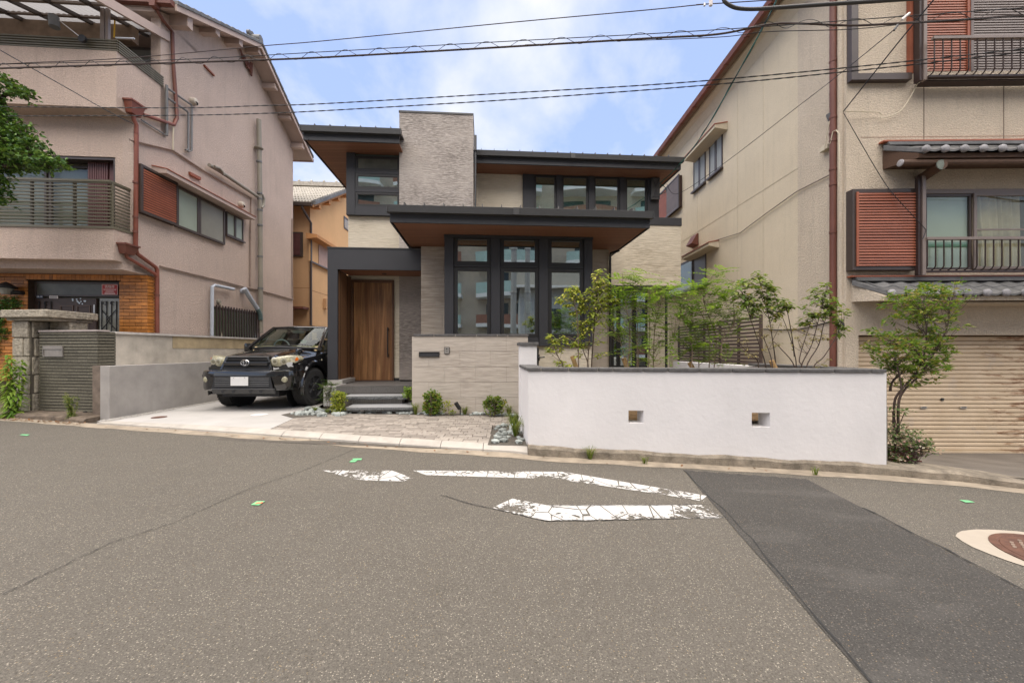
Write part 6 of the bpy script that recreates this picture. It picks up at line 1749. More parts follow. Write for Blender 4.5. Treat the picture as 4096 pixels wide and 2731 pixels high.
zt_ = fq('O', 1200, 892, -.22)[1]; zb_ = fq('O', 1200, 1172, -.22)[1]
bx0, bx1 = fq('O', 917, 1000, -.22)[0], fq('O', 991, 1000, -.22)[0]
railing('O', px1, AE, zt_, zb_, -.22, 20, 'railing', bronze_pale, bx0, bx1 - bx0)
# upper window with louvred storm shutters
u0, u1 = fq('N', 905, 300)[0], AE
MB().box(R, u0, u1, .12, .16, wU[2], ZE + 1.9).build('window_backing', louvre_back, RH)
c0_, c1_ = fq('N', 240, 300, -.10)[0], fq('N', 300, 300, -.10)[0]; cz = fq('N', 500, 712, -.10)[1]; cz1 = fq('N', 500, 655, -.10)[1]
cs = MB().box(R, c0_, c1_, -.10, -.001, cz, ZE + 1).build('shutter_box_jamb', bronze_metal, RH)
MB().box(R, c1_ + .001, px0, -.10, -.001, cz, cz1).build('shutter_box_sill', bronze_metal, RH)
MB().box(R, c1_ + .001, fq('N', 750, 300)[0], -.02, -.001, cz1, ZE + 1).build('shutter_box_panel', sand_stucco, RH)
j0, j1 = fq('N', 750, 300, -.06)[0], fq('N', 780, 300, -.06)[0]
MB().box(R, j0, j1, -.09, -.021, cz1 + .001, ZE + 1).build('jamb', red_louvre, RH)
lzt = ZE + .4
def lv(x0, x1, z0, z1, b, mat, pitch):
    n = int((z1 - z0) / pitch)
    for i in range(n): piece('louvre', mat, RH, R, x0, x1, b - .012, b + .004, z0 + pitch * i, z0 + pitch * (i + .74), tilt=-.25)
zz0 = fq('N', 1000, 632, 0)[1]; pit_ = 23.0 / 2.24 / (FPX / 6.7)
lv(j1, px0, zz0, lzt, -.04, red_louvre, pit_)
k1, k2 = fq('N', 1278, 300, 0)[0], fq('N', 1330, 300, 0)[0]
lv(px1, k1, zz0, lzt, .03, red_louvre, pit_); lv(k2, AE, zz0, lzt, .05, grey_louvre, pit_)
MB().box(R, k1 + .002, (k1 + k2) / 2, .0, .06, wU[2], ZE + 1).build('shutter_stile', red_louvre, RH)
MB().box(R, (k1 + k2) / 2 + .001, k2 - .002, -.01, .06, wU[2], ZE + 1).build('shutter_stile', grey_louvre, RH)
ux0, ux1 = fq('N', 848, 400, -.2)[0], fq('N', 905, 400, -.2)[0]; uzb = fq('N', 870, 720, -.2)[1]
MB().box(R, ux0, (ux0 + ux1) / 2, -.20, -.101, uzb, ZE + 1).build('rail_post', rail_brown, RH)
MB().box(R, (ux0 + ux1) / 2 + .001, ux1, -.22, -.15, uzb, ZE + 1).build('rail_post', bronze_pale, RH)
ut = fq('N', 1200, 328, -.30)[1]; ub_ = fq('N', 1200, 640, -.30)[1]
y0_, y1_ = fq('N', 980, 500, -.30)[0], fq('N', 1057, 500, -.30)[0]
railing('N', ux1, AE, ut, ub_, -.30, 20, 'railing', bronze_pale, y0_, y1_ - y0_)
MB().box(R, ux1, AE, -.17, -.02, ub_ - .07, ub_ - .045).build('balcony_deck', rail_brown, RH)
# cables and meter bits by the downpipe
def rcable(pts, r, mat, nm='cable', a=-.13):
    P = [R.p(a, *R.at_a(c(k, x, y), a)) for k, x, y in pts]
    return MB().tube(P, r, 6).build(nm, mat, RH, smooth=True)
rcable([('N', 45, 1085), ('N', 20, 1180), ('N', 5, 1290), ('N', -10, 1350)], .007, cream_cable)
rcable([('N', 60, 1250), ('N', 45, 1290), ('N', 70, 1180), ('N', 100, 1168), ('N', 125, 1200), ('N', 128, 1568), ('O', 128, 300), ('O', 122, 440)], .008, cream_cable)
bm_, zm_ = R.at_a(c('N', 45, 1030), -.10); MB().lathe(R.p(-.10, bm_, zm_ - .1), (0, 0, 1), [(.03, 0), (.045, .05), (.06, .11), (.02, .13)], 12).build('cable_insulator', grey_pipe, RH)
bm_, zm_ = R.at_a(c('M', 1562, 1328), -.06); MB().box(R, -.09, -.001, bm_ - .10, bm_ + .08, zm_ - .05, zm_ + .03).build('junction_box', cream_cable, RH, bevel=.006)
P = [R.p(-.02, *R.at_a(c('L', x, y), -.02)) for x, y in ((1215, 870), (1400, 885), (1650, 880), (1850, 830), (2000, 795), (2080, 790))]
MB().tube(P, .012, 6).build('wall_cable', cable_mat, RH)
for rr in range(3):
    P = []
    for t in range(17):
        b_, z_ = R.at_a(c('L', 2115 + 32 * cos(t * pi / 8), 830 + 45 * sin(t * pi / 8)), -.15); P.append(R.p(-.15 - .01 * rr, b_, z_))
    MB().tube(P, .010, 6).build('cable_coil', cable_mat, RH)
P = [R.p(-.05, *R.at_a((x, y), -.05)) for x, y in ((2840, 966), (2905, 940), (3060, 880), (3160, 770), (3300, 700))]
P = [R.p(-.03, *R.at_a(c('U', x, y), -.03)) for x, y in ((1632, 556), (1700, 535), (1760, 490), (1830, 440), (1905, 402))]
MB().tube(P, .011, 6).build('wall_cable', M('grey_wall_cable', (.23, .19, .15), .7, .1, 9), RH)
# sloping apron before the garage
mb = MB(); nx, ny = 14, 8
x_a = 4.55
for i in range(nx):
    for j in range(ny):
        def g(i, j):
            x = x_a + (13 - x_a) * i / nx; y0 = kerb_y(x) + .2; y = y0 + (6.95 - y0) * j / ny
            f = j / ny; return Vector((x, y, (road_z(x) + .075) * (1 - f) + (zs0 - .045) * f))
        mb.quad(g(i, j), g(i + 1, j), g(i + 1, j + 1), g(i, j + 1))
struct('garage_apron', mb, apron_concrete)
# old concrete stub and brick planter that hold the vine
stub = WORLD.at_b(c('P', 455, 980), 4.75)
MB_ = MB().box(WORLD, wall_pt(3550, .1).x + .01, wall_pt(3550, .1).x + .14, 4.58, 4.80, -.25, stub[1]); o = MB_.build('concrete_stub', M('rough_stub', (.22, .20, .175), .95, .2, 10, .8, 40), None, bevel=.02)
tag(o, 'rough grey concrete post at the right end of the white wall', 'post')
pl = thing('brick_planter', 'low red brick planter under the variegated vine', 'planter', (4.68, 4.78, -.15))
for r in range(4):
    for i in range(3):
        piece('brick', M('red_planter_brick', (.22, .075, .055), .85, .2, 12, .4, 50, obj=.2), pl, WORLD, 4.56 + .11 * i + (.05 if r % 2 else 0), 4.56 + .11 * (i + 1) + (.05 if r % 2 else 0) - .008, 4.62, 4.70, -.16 + .07 * r, -.16 + .07 * (r + 1) - .008)
MB().box(WORLD, 4.57, 4.86, 4.66, 4.86, -.16, .10).build('core', earth, pl)
# ------------------------------------------------------------------ orange house behind
O = Frame(-7.62, 14.6, 4.0, 1.5)
OH = thing('orange_house', 'orange stucco house with pale pantile roof behind the pink house', 'house', O.p(-1, 3, .1))
qz = lambda x, y, b=0.0: O.at_b(c('X', x, y), b)
qs = lambda x, y, a=0.0: O.at_a(c('X', x, y), a)
ze = qs(200, 150)[1]
bp_, zp_ = 3.1, ze + 1.75
MB().box(O, -4, 0, 0, .2, .1, ze).build('front_wall', orange_stucco_shaded, OH)
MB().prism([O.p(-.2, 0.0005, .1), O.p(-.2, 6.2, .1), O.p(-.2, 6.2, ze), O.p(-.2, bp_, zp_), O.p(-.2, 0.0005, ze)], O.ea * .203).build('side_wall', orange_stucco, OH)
pitch = (zp_ - ze) / bp_
mb = MB(); ov = .35; eo = .42
cols_ = 44; rows = 9
for r in range(rows):
    b0, b1 = -eo + (bp_ + eo) * r / rows, -eo + (bp_ + eo) * (r + 1) / rows
    za, zb2 = ze + .12 + b0 * pitch, ze + .12 + b1 * pitch
    for i in range(cols_):
        a0 = -4.4 + (4.4 + ov) * i / cols_; w = (4.4 + ov) / cols_
        for j in range(4):
            u0, u1 = j / 4, (j + 1) / 4; h = lambda u: .05 * (cos(u * 2 * pi) * .5 + .5)
            mb.quad(O.p(a0 + w * u0, b0, za + h(u0) + .035), O.p(a0 + w * u1, b0, za + h(u1) + .035), O.p(a0 + w * u1, b1, zb2 + h(u1) - .005), O.p(a0 + w * u0, b1, zb2 + h(u0) - .005))
            mb.quad(O.p(a0 + w * u0, b0, za + h(u0) - .02), O.p(a0 + w * u1, b0, za + h(u1) - .02), O.p(a0 + w * u1, b0, za + h(u1) + .035), O.p(a0 + w * u0, b0, za + h(u0) + .035))
rt = mb.build('roof', tile_pale, OH)
MB().prism([O.p(-4.4, -eo, ze + .07 - eo * pitch), O.p(-4.4, bp_, ze + .07 + bp_ * pitch), O.p(-4.4, bp_, ze - .05 + bp_ * pitch), O.p(-4.4, -eo, ze - .05 - eo * pitch)], O.ea * (4.4 + ov - .03)).build('eave_board', M('orange_timber', (.46, .22, .085), .8, .1, 5), OH)
for i in range(17):
    b0, b1 = -eo + (bp_ + eo) * i / 17, -eo + (bp_ + eo) * (i + 1) / 17
    MB().hexa([O.p(ov - .1, b0, ze + .05 + b0 * pitch), O.p(ov + .05, b0, ze + .05 + b0 * pitch), O.p(ov + .05, b1, ze + .05 + b1 * pitch), O.p(ov - .1, b1, ze + .05 + b1 * pitch),
               O.p(ov - .1, b0, ze + .21 + b0 * pitch), O.p(ov + .05, b0, ze + .20 + b0 * pitch), O.p(ov + .05, b1, ze + .17 + b1 * pitch), O.p(ov - .1, b1, ze + .18 + b1 * pitch)]).build('verge_tile', tile_grey, rt)
for r in range(3): MB().box(O, -4.4, ov + .05, bp_ - .14 + .02 * r, bp_ + .14 - .02 * r, zp_ + .16 + .07 * r, zp_ + .22 + .07 * r).build('ridge_course', tile_pale, rt)
for i in range(9): MB().lathe(O.p(-4.2 + i * .55, bp_, zp_ + .39), O.ea, [(.07, 0), (.075, .07)], 10).build('ridge_cap', tile_pale, rt)
for y in (110, 128, 150, 172):
    pass
for f in (.0, .28, .56, .84):
    b_ = .15 + f * bp_; MB().box(O, .0035, ov - .05, b_ - .09, b_ + .09, ze + b_ * pitch - .22, ze + b_ * pitch - .06).build('purlin_end', MATS['orange_timber'], OH)
MB().prism([O.p(-4.4, -eo - .12, ze - eo * pitch - .02), O.p(-4.4, -eo - .005, ze - eo * pitch - .02), O.p(-4.4, -eo - .005, ze - eo * pitch + .09), O.p(-4.4, -eo - .13, ze - eo * pitch + .09)], O.ea * (4.4 + ov - .05)).build('gutter', bronze_metal, OH)
MB().tube([O.p(-.05, -eo - .06, ze - eo * pitch - .02), O.p(-.05, -eo - .05, ze - .35), O.p(.06, -.06, ze - .75), O.p(.06, -.06, .1)], .045, 10).build('downpipe', bronze_metal, OH, smooth=True)
s0, s1 = qz(55, 290, -.06), qz(108, 442, -.06)
MB().box(O, s0[0] - .5, s1[0], -.06, -.001, s1[1], s0[1]).build('shutter_case', bronze_metal, OH)
for i in range(16):
    z = s1[1] + .06 + (s0[1] - s1[1] - .12) * i / 16; piece('louvre', plum_louvre, OH, O, s0[0] - .45, s1[0] - .08, -.078, -.062, z, z + .055)
b0, b1, b2 = qs(160, 400, .08)[0], qs(206, 400, .08)[0], qs(290, 400, .08)[0]
zt, zb = qs(160, 305, .08)[1], qs(160, 468, .08)[1]
MB().box(O, .004, .08, b0, b2, zb, zt).build('shutter_case', orange_stucco, OH)
P = lambda b, z: O.p(.081, b, z)
MB().ring([P(b0 - .03, zb - .05), P(b2, zb - .05), P(b2, zt + .05), P(b0 - .03, zt + .05)], [P(b0 + .03, zb), P(b2 - .05, zb), P(b2 - .05, zt), P(b0 + .03, zt)], O.ea * .03).build('shutter_frame', bronze_metal, OH)
for i in range(22):
    z = zb + (zt - zb) * i / 22; piece('louvre', M('dusty_pink_louvre', (.42, .27, .21), .5, .1, 4), OH, O, .084, .10, b1, b2 - .06, z, z + .05, axis='b')
ab0, az = qs(198, 305, .4); MB().hexa([O.p(.004, ab0, az - .16), O.p(.4, ab0, az - .12), O.p(.4, ab0 + 2.6, az - .12), O.p(.004, ab0 + 2.6, az - .16), O.p(.004, ab0, az + .05), O.p(.4, ab0, az), O.p(.4, ab0 + 2.6, az), O.p(.004, ab0 + 2.6, az + .05)]).build('awning', MATS['orange_timber'], OH)
w0, wz1 = qs(362, 190); window_side(OH, O, w0, w0 + 1.2, qs(362, 265)[1], wz1, .03, .06, bronze_metal, glass_old, 1, .05)
q = qs(243, 735); MB().box(O, .004, .12, q[0] - .12, q[0] + .12, q[1] - .2, q[1] + .2).build('meter_box', orange_stucco_shaded, OH)
l0 = qz(95, 752, -.3); MB().box(O, -1.6, -.05, -.4, -.001, l0[1] - .08, l0[1]).build('porch_ledge', brown_pipe, OH)
zj = qz(100, 636)[1]; MB().box(O, -4, .0, -.004, -.0005, zj - .01, zj + .01).build('wall_joint', M('tawny_joint', (.30, .15, .07), .9, .1, 9), OH)
zj2 = qs(160, 650)[1]; MB().box(O, .003, .007, 0, 6, zj2 - .01, zj2 + .01).build('wall_joint', MATS['tawny_joint'], OH)
# ------------------------------------------------------------------ overhead cables
def smooth_path(P, n=10):
    P = [Vector(p) for p in P]; out = []
    for i in range(len(P) - 1):
        a, b, c_, d = P[max(i - 1, 0)], P[i], P[i + 1], P[min(i + 2, len(P) - 1)]
        for k in range(n):
            t = k / n; out.append(.5 * ((2 * b) + (c_ - a) * t + (2 * a - 5 * b + 4 * c_ - d) * t * t + (3 * b - a - 3 * c_ + d) * t**3))
    return out + [P[-1]]
def wire(px, y0, y1, r, mat, label, n=10, extend=True, group='overhead cables crossing the street'):
    m = len(px); P = [at_y(q, y0 + (y1 - y0) * (q[0] - px[0][0]) / max(1e-6, px[-1][0] - px[0][0])) for q in px]
    if extend:
        P = [P[0] + (P[0] - P[1]).normalized() * 8] + P + [P[-1] + (P[-1] - P[-2]).normalized() * 8]
    S_ = smooth_path(P, n)
    o = MB().tube(S_, r, 6).build('overhead_cable', mat, None, smooth=True)
    tag(o, label, 'cable', group); return o, S_
YL, YR = 6.2, 4.6
wire([(0, 257), (491, 234), (1046, 185), (1300, 164), (2000, 95), (2600, 40), (2823, 18), (3073, 2)], YL, YR, .006, cable_brown, 'topmost thin dark cable crossing the whole sky')
o1, S1 = wire([(0, 258), (700, 240), (1300, 208), (2000, 168), (2600, 136), (2990, 112), (3400, 82), (3700, 60), (4020, 38)], YL, YR, .0055, cable_mat, 'thin dark messenger cable that the spiral wire loops over')
o2, S2 = wire([(0, 274), (700, 252), (966, 243), (1300, 230), (2000, 190), (2600, 154), (2868, 138), (3069, 100), (3189, 95), (3400, 103), (3568, 96), (3880, 78), (4096, 62)], YL, YR, .013, cable_brown, 'thick dark cable bundle crossing the sky under its messenger cable', 12)
wire([(2100, 180), (2400, 168), (2868, 150), (3069, 128), (3400, 118), (3700, 90), (4096, 66)], 5.5, YR - .1, .005, cable_mat, 'thin dark cable crossing under the bundle at the right', extend=False)
mb = MB(); P = []; n = 900
px_of = lambda t: 4300 * t - 100
import bisect
def samp(S_, x):
    for p, q in zip(S_, S_[1:]):
        if p.x <= x <= q.x: return p.lerp(q, (x - p.x) / max(1e-6, q.x - p.x))
    return S_[-1]
x0, x1 = S2[0].x + 4, S2[-1].x - 6
for i in range(n):
    x = x0 + (x1 - x0) * i / n; a, b = samp(S1, x), samp(S2, x); m = (a + b) / 2; h = max(.045, (a - b).length / 2 + .012)
    ph = x * 2 * pi / .52
    P.append(m + Vector((.0, .03 * cos(ph), h * sin(ph))))
o = MB().tube(P, .0035, 5).build('spiral_wire', cable_mat, None, smooth=True); tag(o, 'thin wire coiled in long loops around the cable bundle', 'cable', 'overhead cables crossing the street')
def twisted(px, label):
    m = [at_y(q, YL + (YR - YL) * q[0] / 4096) for q in px]
    S_ = smooth_path([m[0] + (m[0] - m[1]).normalized() * 8] + m + [m[-1] + (m[-1] - m[-2]).normalized() * 8], 60)
    t = thing('twisted_cable', label, 'cable', S_[len(S_) // 2], 'overhead cables crossing the street')
    for ph in (0, pi):
        L_ = 0; P = []
        for i, p in enumerate(S_):
            if i: L_ += (p - S_[i - 1]).length
            P.append(p + Vector((0, cos(L_ * 2 * pi / .3 + ph), sin(L_ * 2 * pi / .3 + ph))) * .0045)
        MB().tube(P, .0042, 5).build('strand', cable_mat, t, smooth=True)
twisted([c('A', 0, 958), c('A', 1568, 968), c('B', 1000, 948), c('B', 1568, 930), (2000, 375), c('M', 0, 762), c('M', 900, 690), c('M', 1792, 605), c('N', 900, 535), c('N', 1783, 440)], 'upper of the two low twisted cables above the roof')
twisted([c('A', 0, 1042), c('A', 1568, 1035), c('B', 1000, 1018), c('B', 1568, 993), (2000, 402), c('M', 0, 805), c('M', 900, 730), c('M', 1792, 640), c('N', 900, 570), c('N', 1783, 470)], 'lower of the two low twisted cables above the roof')
def drop(P, r, mat, label, n=8):
    o = MB().tube(smooth_path(P, n), r, 6).build('service_cable', mat, None, smooth=True); return tag(o, label, 'cable', 'service cables running to the houses')
hk = L.p(.05, *L.at_a(c('A', 1190, 1110), .05))
pL = [at_y(c('A', -300, 270), 5.2), at_y(c('A', 0, 450), 5.8), at_y(c('A', 600, 790), 6.6), at_y(c('A', 950, 988), 7.1), hk]
drop(pL, .007, M('dark_blue_cable', (.03, .04, .05), .5, .1, 8), 'dark service cable slanting down to the pink house balcony corner')
anc = N.p(aU1 + .02, B_UP - .06, N.at_b(c('H', 1980, 458), B_UP - .06)[1])
pg = [at_y(c('M', 1180, -120), 4.6), at_y(c('M', 1000, 270), 5.6), at_y(c('M', 480, 1190), 8.2), at_y(c('H', 2130, 290), 9.6), anc]
drop(pg, .011, cable_green, 'green service cable slanting down to the new house corner', 14)
drop([p + Vector((.015 * sin(i * 2), .0, .012 * cos(i * 2))) for i, p in enumerate(smooth_path(pg, 6))], .006, cable_mat, 'thin black cable wound along the green service cable', 4)
drop([anc, anc + N.ea * .16 + Vector((0, 0, -.10)), anc + N.ea * .20 + Vector((0, .05, -.20)), anc + N.ea * .02 + Vector((0, .06, -.27))], .009, cable_green, 'short green cable loop hanging by the aerial box')
ra = R.p(-.15, *R.at_a(c('N', 165, 1000), -.15))
drop([at_y(c('N', 1000, -30), 4.7), at_y(c('N', 700, 330), 5.3), at_y(c('N', 420, 680), 5.9), ra], .009, cable_mat, 'black service cable slanting down to the beige house corner')
drop([at_y(c('N', 600, 285), 4.75), at_y(c('N', 300, 530), 5.6), at_y(c('N', 0, 770), 6.5), at_y(c('M', 1320, 960), 7.4), at_y(c('M', 650, 1475), 9.0), at_y(c('V', 270, 480), 9.9), anc + N.ea * .2], .006, cable_mat, 'thin black cable slanting across the beige gable wall to the new house')
dl_ = [R.p(-.12, *R.at_a(c('N', 175, 1000), -.12)), R.p(.5, -.06, fq('N', 320, 1030)[1]), R.p(fq('N', 480, 1075)[0], -.05, fq('N', 480, 1075)[1]), R.p(fq('N', 640, 1020)[0], -.05, fq('N', 640, 1020)[1]), R.p(fq('N', 745, 870)[0], -.06, fq('N', 745, 870)[1]), R.p(fq('N', 800, 720)[0], -.12, fq('N', 800, 720)[1]), R.p(fq('N', 850, 665)[0], -.16, fq('N', 850, 665)[1])]
drop(dl_, .008, cream_cable, 'cream cable looping across the beige wall under the upper window')
drop([R.p(-.14, *R.at_a(c('N', 165, 1012), -.14)), R.p(fq('N', 490, 1568, -.1)[0], -.10, fq('N', 490, 1568, -.1)[1]), R.p(fq('O', 640, 540, -.2)[0], -.20, fq('O', 640, 540, -.2)[1]), R.p(fq('O', 880, 800, -.24)[0], -.24, fq('O', 880, 800, -.24)[1]), R.p(fq('O', 900, 840, -.24)[0], -.24, fq('O', 900, 840, -.24)[1]), R.p(fq('O', 875, 910, -.24)[0], -.24, fq('O', 875, 910, -.24)[1])], .006, cable_mat, 'thin black cable running down past the terracotta shutter')
# thick sheathed cable that curls up out of the picture
cg = [at_y(c('b', x, y), Y) for x, y, Y in ((300, -120, 4.6), (325, -10, 4.6), (345, 22, 4.6), (400, 52, 4.6), (470, 62, 4.6), (560, 62, 4.6), (700, 53, 4.55), (1000, 32, 4.5), (1344, 10, 4.4), (2000, -35, 4.2))]
o = MB().tube(smooth_path(cg, 8), .021, 10).build('sheathed_cable', conduit_grey, None, smooth=True); tag(o, 'thick grey sheathed cable curling upward at the top right', 'cable', 'overhead cables crossing the street')
cp = at_y(c('b', 240, 25), 4.65)
cl = thing('cable_clamp', 'small white cable clamp hanging on the topmost cable', 'clamp', cp)
MB().box(WORLD, cp.x - .02, cp.x + .02, cp.y - .015, cp.y + .015, cp.z - .035, cp.z + .05).build('body', sign_white, cl, bevel=.008)
MB().tube([cp + Vector((-.075, 0, .0)), cp + Vector((-.075, 0, -.03))], .012, 8).build('bolt', steel, cl)
cp = at_y(c('N', 690, 180), 4.7)
cl = thing('cable_clamp', 'white metal cable clamp tied to the bundle before the terracotta shutter', 'clamp', cp)
MB().tube([cp + Vector((.09, 0, .08)), cp + Vector((.03, 0, .03)), cp], .014, 8).build('body', sign_white, cl); MB().tube([cp + Vector((-.05, 0, -.06)), cp + Vector((-.10, 0, -.13))], .013, 8).build('sleeve', conduit_grey, cl)
# ------------------------------------------------------------------ black off-roader on the driveway
CZ = .135
CAR = Frame(-5.08, 7.27, 0.0)
cp_ = lambda a, b, z: CAR.p(a, b, z + CZ)
car = thing('parked_car', 'black off-road estate car with yellowed headlamps parked nose-out on the driveway', 'car', cp_(0, 2.3, 0))
def car_paint():
    t = NT('black_car_paint')
    b = t.bsdf((.006, .006, .0065), .12, spec=.5, Coat_Weight=1.0, Coat_Roughness=.03)
    return t.done(b)
paint = car_paint()
trim = M('black_trim', (.016, .016, .017), .5, .1, 8)
tyre_mat = M('tyre_rubber', (.032, .031, .030), .85, .2, 20, .4, 90)
rim_mat = M('matt_black_rim', (.028, .028, .030), .45, .1, 9, spec=.5)
lens_mat = M('yellowed_lamp_lens', (.40, .37, .25), .08, .45, 26, spec=.9); fog_mat = M('fog_lens', (.30, .28, .19), .1, .5, 40, spec=.8)
chrome = M('chrome', (.75, .75, .76), .12, .03, 9, metal=1.0)
amber = M('amber_lens', (.75, .16, .01), .2, .05, 9)
plate_mat = M('blank_plate', (.60, .59, .57), .5, .03, 9)
dash_mat = M('tan_dash_cover', (.55, .42, .24), .9, .1, 9)
seat_mat = M('dark_seat', (.03, .03, .032), .9, .1, 9)
car_glass = glass('car_glass', (.62, .72, .66), .0, .75)
def interp(st, n):
    out = []
    for i in range(len(st) - 1):
        p0, p1, p2, p3 = st[max(i - 1, 0)], st[i], st[i + 1], st[min(i + 2, len(st) - 1)]
        for k in range(n):
            t = k / n
            out.append(tuple(.5 * (2 * b + (cc - a) * t + (2 * a - 5 * b + 4 * cc - d) * t * t + (3 * b - a - 3 * cc + d) * t**3) for a, b, cc, d in zip(p0, p1, p2, p3)))
    return out + [st[-1]]
stn = interp([(.20, .79, .46, .90, .985), (.32, .85, .40, .965, 1.035), (.55, .905, .36, 1.01, 1.075), (.95, .925, .36, 1.05, 1.125), (1.28, .925, .36, 1.10, 1.20), (1.50, .925, .36, 1.13, 1.21),
              (2.4, .925, .36, 1.15, 1.16), (3.6, .925, .36, 1.15, 1.15), (4.4, .91, .38, 1.14, 1.14), (4.62, .86, .46, 1.08, 1.09)], 5)
mb = MB(); m = None
for b, w, zb, zs, zh in stn:
    half = [(0, zb), (w - .14, zb), (w - .03, zb + .05), (w - .005, zb + .16), (w, .68), (w - .004, .84), (w - .03, zs - .07), (w - .065, zs - .015), (w - .11, zs + .005), (.60, (zs + zh) / 2 + .02), (.50, zh - .005), (.45, zh + .012), (.40, zh + .03), (.2, zh + .045), (0, zh + .05)]
    ring = half + [(-a, z) for a, z in half[-2:0:-1]]
    m = len(ring); mb.v += [cp_(a, b, z) for a, z in ring]
n = len(stn)
for i in range(n - 1):
    for k in range(m): mb.f.append((i * m + k, i * m + (k + 1) % m, (i + 1) * m + (k + 1) % m, (i + 1) * m + k))
mb.f.append(tuple(range(m))); mb.f.append(tuple(range((n - 1) * m, n * m))[::-1])
body = mb.build('body', paint, car)
cuts_ = []
WB = [(.90, .395), (3.69, .395)]
for wb, wz in WB:
    for s in (-1, 1):
        cm = MB().lathe(cp_(s * .58, wb, wz), (s, 0, 0), [(.455, 0), (.455, .5)], 36).mesh('arch', ROOT[car.name])
        co = bpy.data.objects.new('arch', cm); COL.objects.link(co); co.location = ROOT[car.name]
        md = body.modifiers.new('arch', 'BOOLEAN'); md.operation = 'DIFFERENCE'; md.object = co; md.solver = 'EXACT'; cuts_.append(co)
dg = bpy.context.evaluated_depsgraph_get(); dg.update()
nm_ = bpy.data.meshes.new_from_object(body.evaluated_get(dg)); body.modifiers.clear(); body.data = nm_
nm_.materials.clear(); nm_.materials.append(paint)
for co in cuts_: bpy.data.objects.remove(co)
for p in body.data.polygons: p.use_smooth = True
body.data.set_sharp_from_angle(angle=radians(28))
# greenhouse: roof, pillars, panes
BW, TW = 1.235, 1.70
rf_pts = []
mb = MB(); rows = [(1.98, .60, 1.700), (2.05, .615, 1.735), (2.3, .635, 1.775), (3.2, .645, 1.79), (4.2, .63, 1.77), (4.42, .60, 1.72)]
for b, w, z in rows: mb.v += [cp_(a, b, z - .045 * (abs(a) / w)**3 - (.03 if abs(a) >= w else 0)) for a in (-w - .015, -w, -w * .8, -w * .4, 0, w * .4, w * .8, w, w + .015)]
for i in range(len(rows) - 1):
    for k in range(8): mb.f.append((i * 9 + k, i * 9 + k + 1, (i + 1) * 9 + k + 1, (i + 1) * 9 + k))
rf_ = mb.build('roof', paint, car, smooth=True)
for s in (-1, 1):
    P = [cp_(s * .80, 1.34, 1.19), cp_(s * .755, 1.52, 1.33), cp_(s * .70, 1.74, 1.50), cp_(s * .635, 2.0, 1.685)]
    MB().tube(P, [.050, .044, .040, .040], 8).build('windscreen_pillar', paint, car, smooth=True)
    MB().tube([cp_(s * .635, 2.0, 1.69), cp_(s * .655, 3.2, 1.735), cp_(s * .63, 4.35, 1.69)], .035, 8).build('roof_edge', paint, car, smooth=True)
    for b0, b1 in ((2.62, 2.72), (3.55, 3.62), (4.5, 4.36)):
        MB().tube([cp_(s * .86, b0, 1.13), cp_(s * .655, b1, 1.71)], .045, 8).build('side_pillar', paint, car)
    MB().add([cp_(s * .86, 1.42, 1.15), cp_(s * .87, 4.5, 1.15), cp_(s * .65, 4.35, 1.70), cp_(s * .645, 2.02, 1.68)], [(0, 1, 2, 3)]).build('side_window', car_glass, car)
    # shoulders between bonnet rear and doors
mb = MB()
bot = [(a, 1.16 + .32 * (abs(a) / .77)**2.2, BW - .03 * (abs(a) / .77)**2) for a in (-.77, -.5, -.25, 0, .25, .5, .77)]
top = [(a, 1.93 + .08 * (abs(a) / .62)**2, TW - .012 * (abs(a) / .62)**2) for a in (-.62, -.4, -.2, 0, .2, .4, .62)]
for (a0, b0, z0), (a1, b1, z1) in zip(bot, top):
    mb.v += [cp_(a0, b0, z0), cp_((a0 + a1) / 2, (b0 + b1) / 2 - .02, (z0 + z1) / 2 + .015), cp_(a1, b1, z1)]
for i in range(6):
    for k in range(2): mb.f.append((i * 3 + k, (i + 1) * 3 + k, (i + 1) * 3 + k + 1, i * 3 + k + 1))
ws = mb.build('windscreen', car_glass, car, smooth=True)
MB().tube([cp_(a, b + .02, z + .01) for a, b, z in top], .024, 8).build('header', paint, car, smooth=True)
MB().tube([cp_(a, b - .035, z - .012) for a, b, z in bot], .028, 8).build('cowl', trim, car, smooth=True)
for a0, a1 in ((-.60, .08), (-.02, .66)): MB().tube([cp_(a0, 1.14 + .2 * a0 * a0, BW + .012), cp_((a0 + a1) / 2, 1.19, BW + .04), cp_(a1, 1.22 + .2 * a1 * a1, BW + .025)], .010, 6).build('wiper', trim, car)
# interior
mb = MB(); mb.hexa([cp_(-.72, 1.30, 1.10), cp_(.72, 1.30, 1.10), cp_(.72, 1.75, 1.12), cp_(-.72, 1.75, 1.12), cp_(-.72, 1.42, 1.24), cp_(.72, 1.42, 1.24), cp_(.72, 1.75, 1.28), cp_(-.72, 1.75, 1.28)]); mb.build('dashboard', dash_mat, car, bevel=.02)
for s in (-.36, .36):
    MB().box(CAR, s - .26, s + .26, 2.3, 2.45, CZ + .8, CZ + 1.42).build('seat', seat_mat, car, bevel=.05, seg=2)
    MB().box(CAR, s - .13, s + .13, 2.32, 2.42, CZ + 1.44, CZ + 1.62).build('headrest', seat_mat, car, bevel=.04, seg=2)
MB().box(CAR, -.70, .70, 3.4, 3.5, CZ + .8, CZ + 1.4).build('rear_seat', seat_mat, car)
MB().box(CAR, -.14, .14, 1.92, 1.94, CZ + 1.56, CZ + 1.63).build('rear_mirror', grey_pipe, car, bevel=.01)
MB().tube([cp_(-.36 + .19 * cos(t * pi / 12), 1.86, 1.22 + .19 * sin(t * pi / 12)) for t in range(25)], .016, 6).build('steering_wheel', pale_pipe, car)
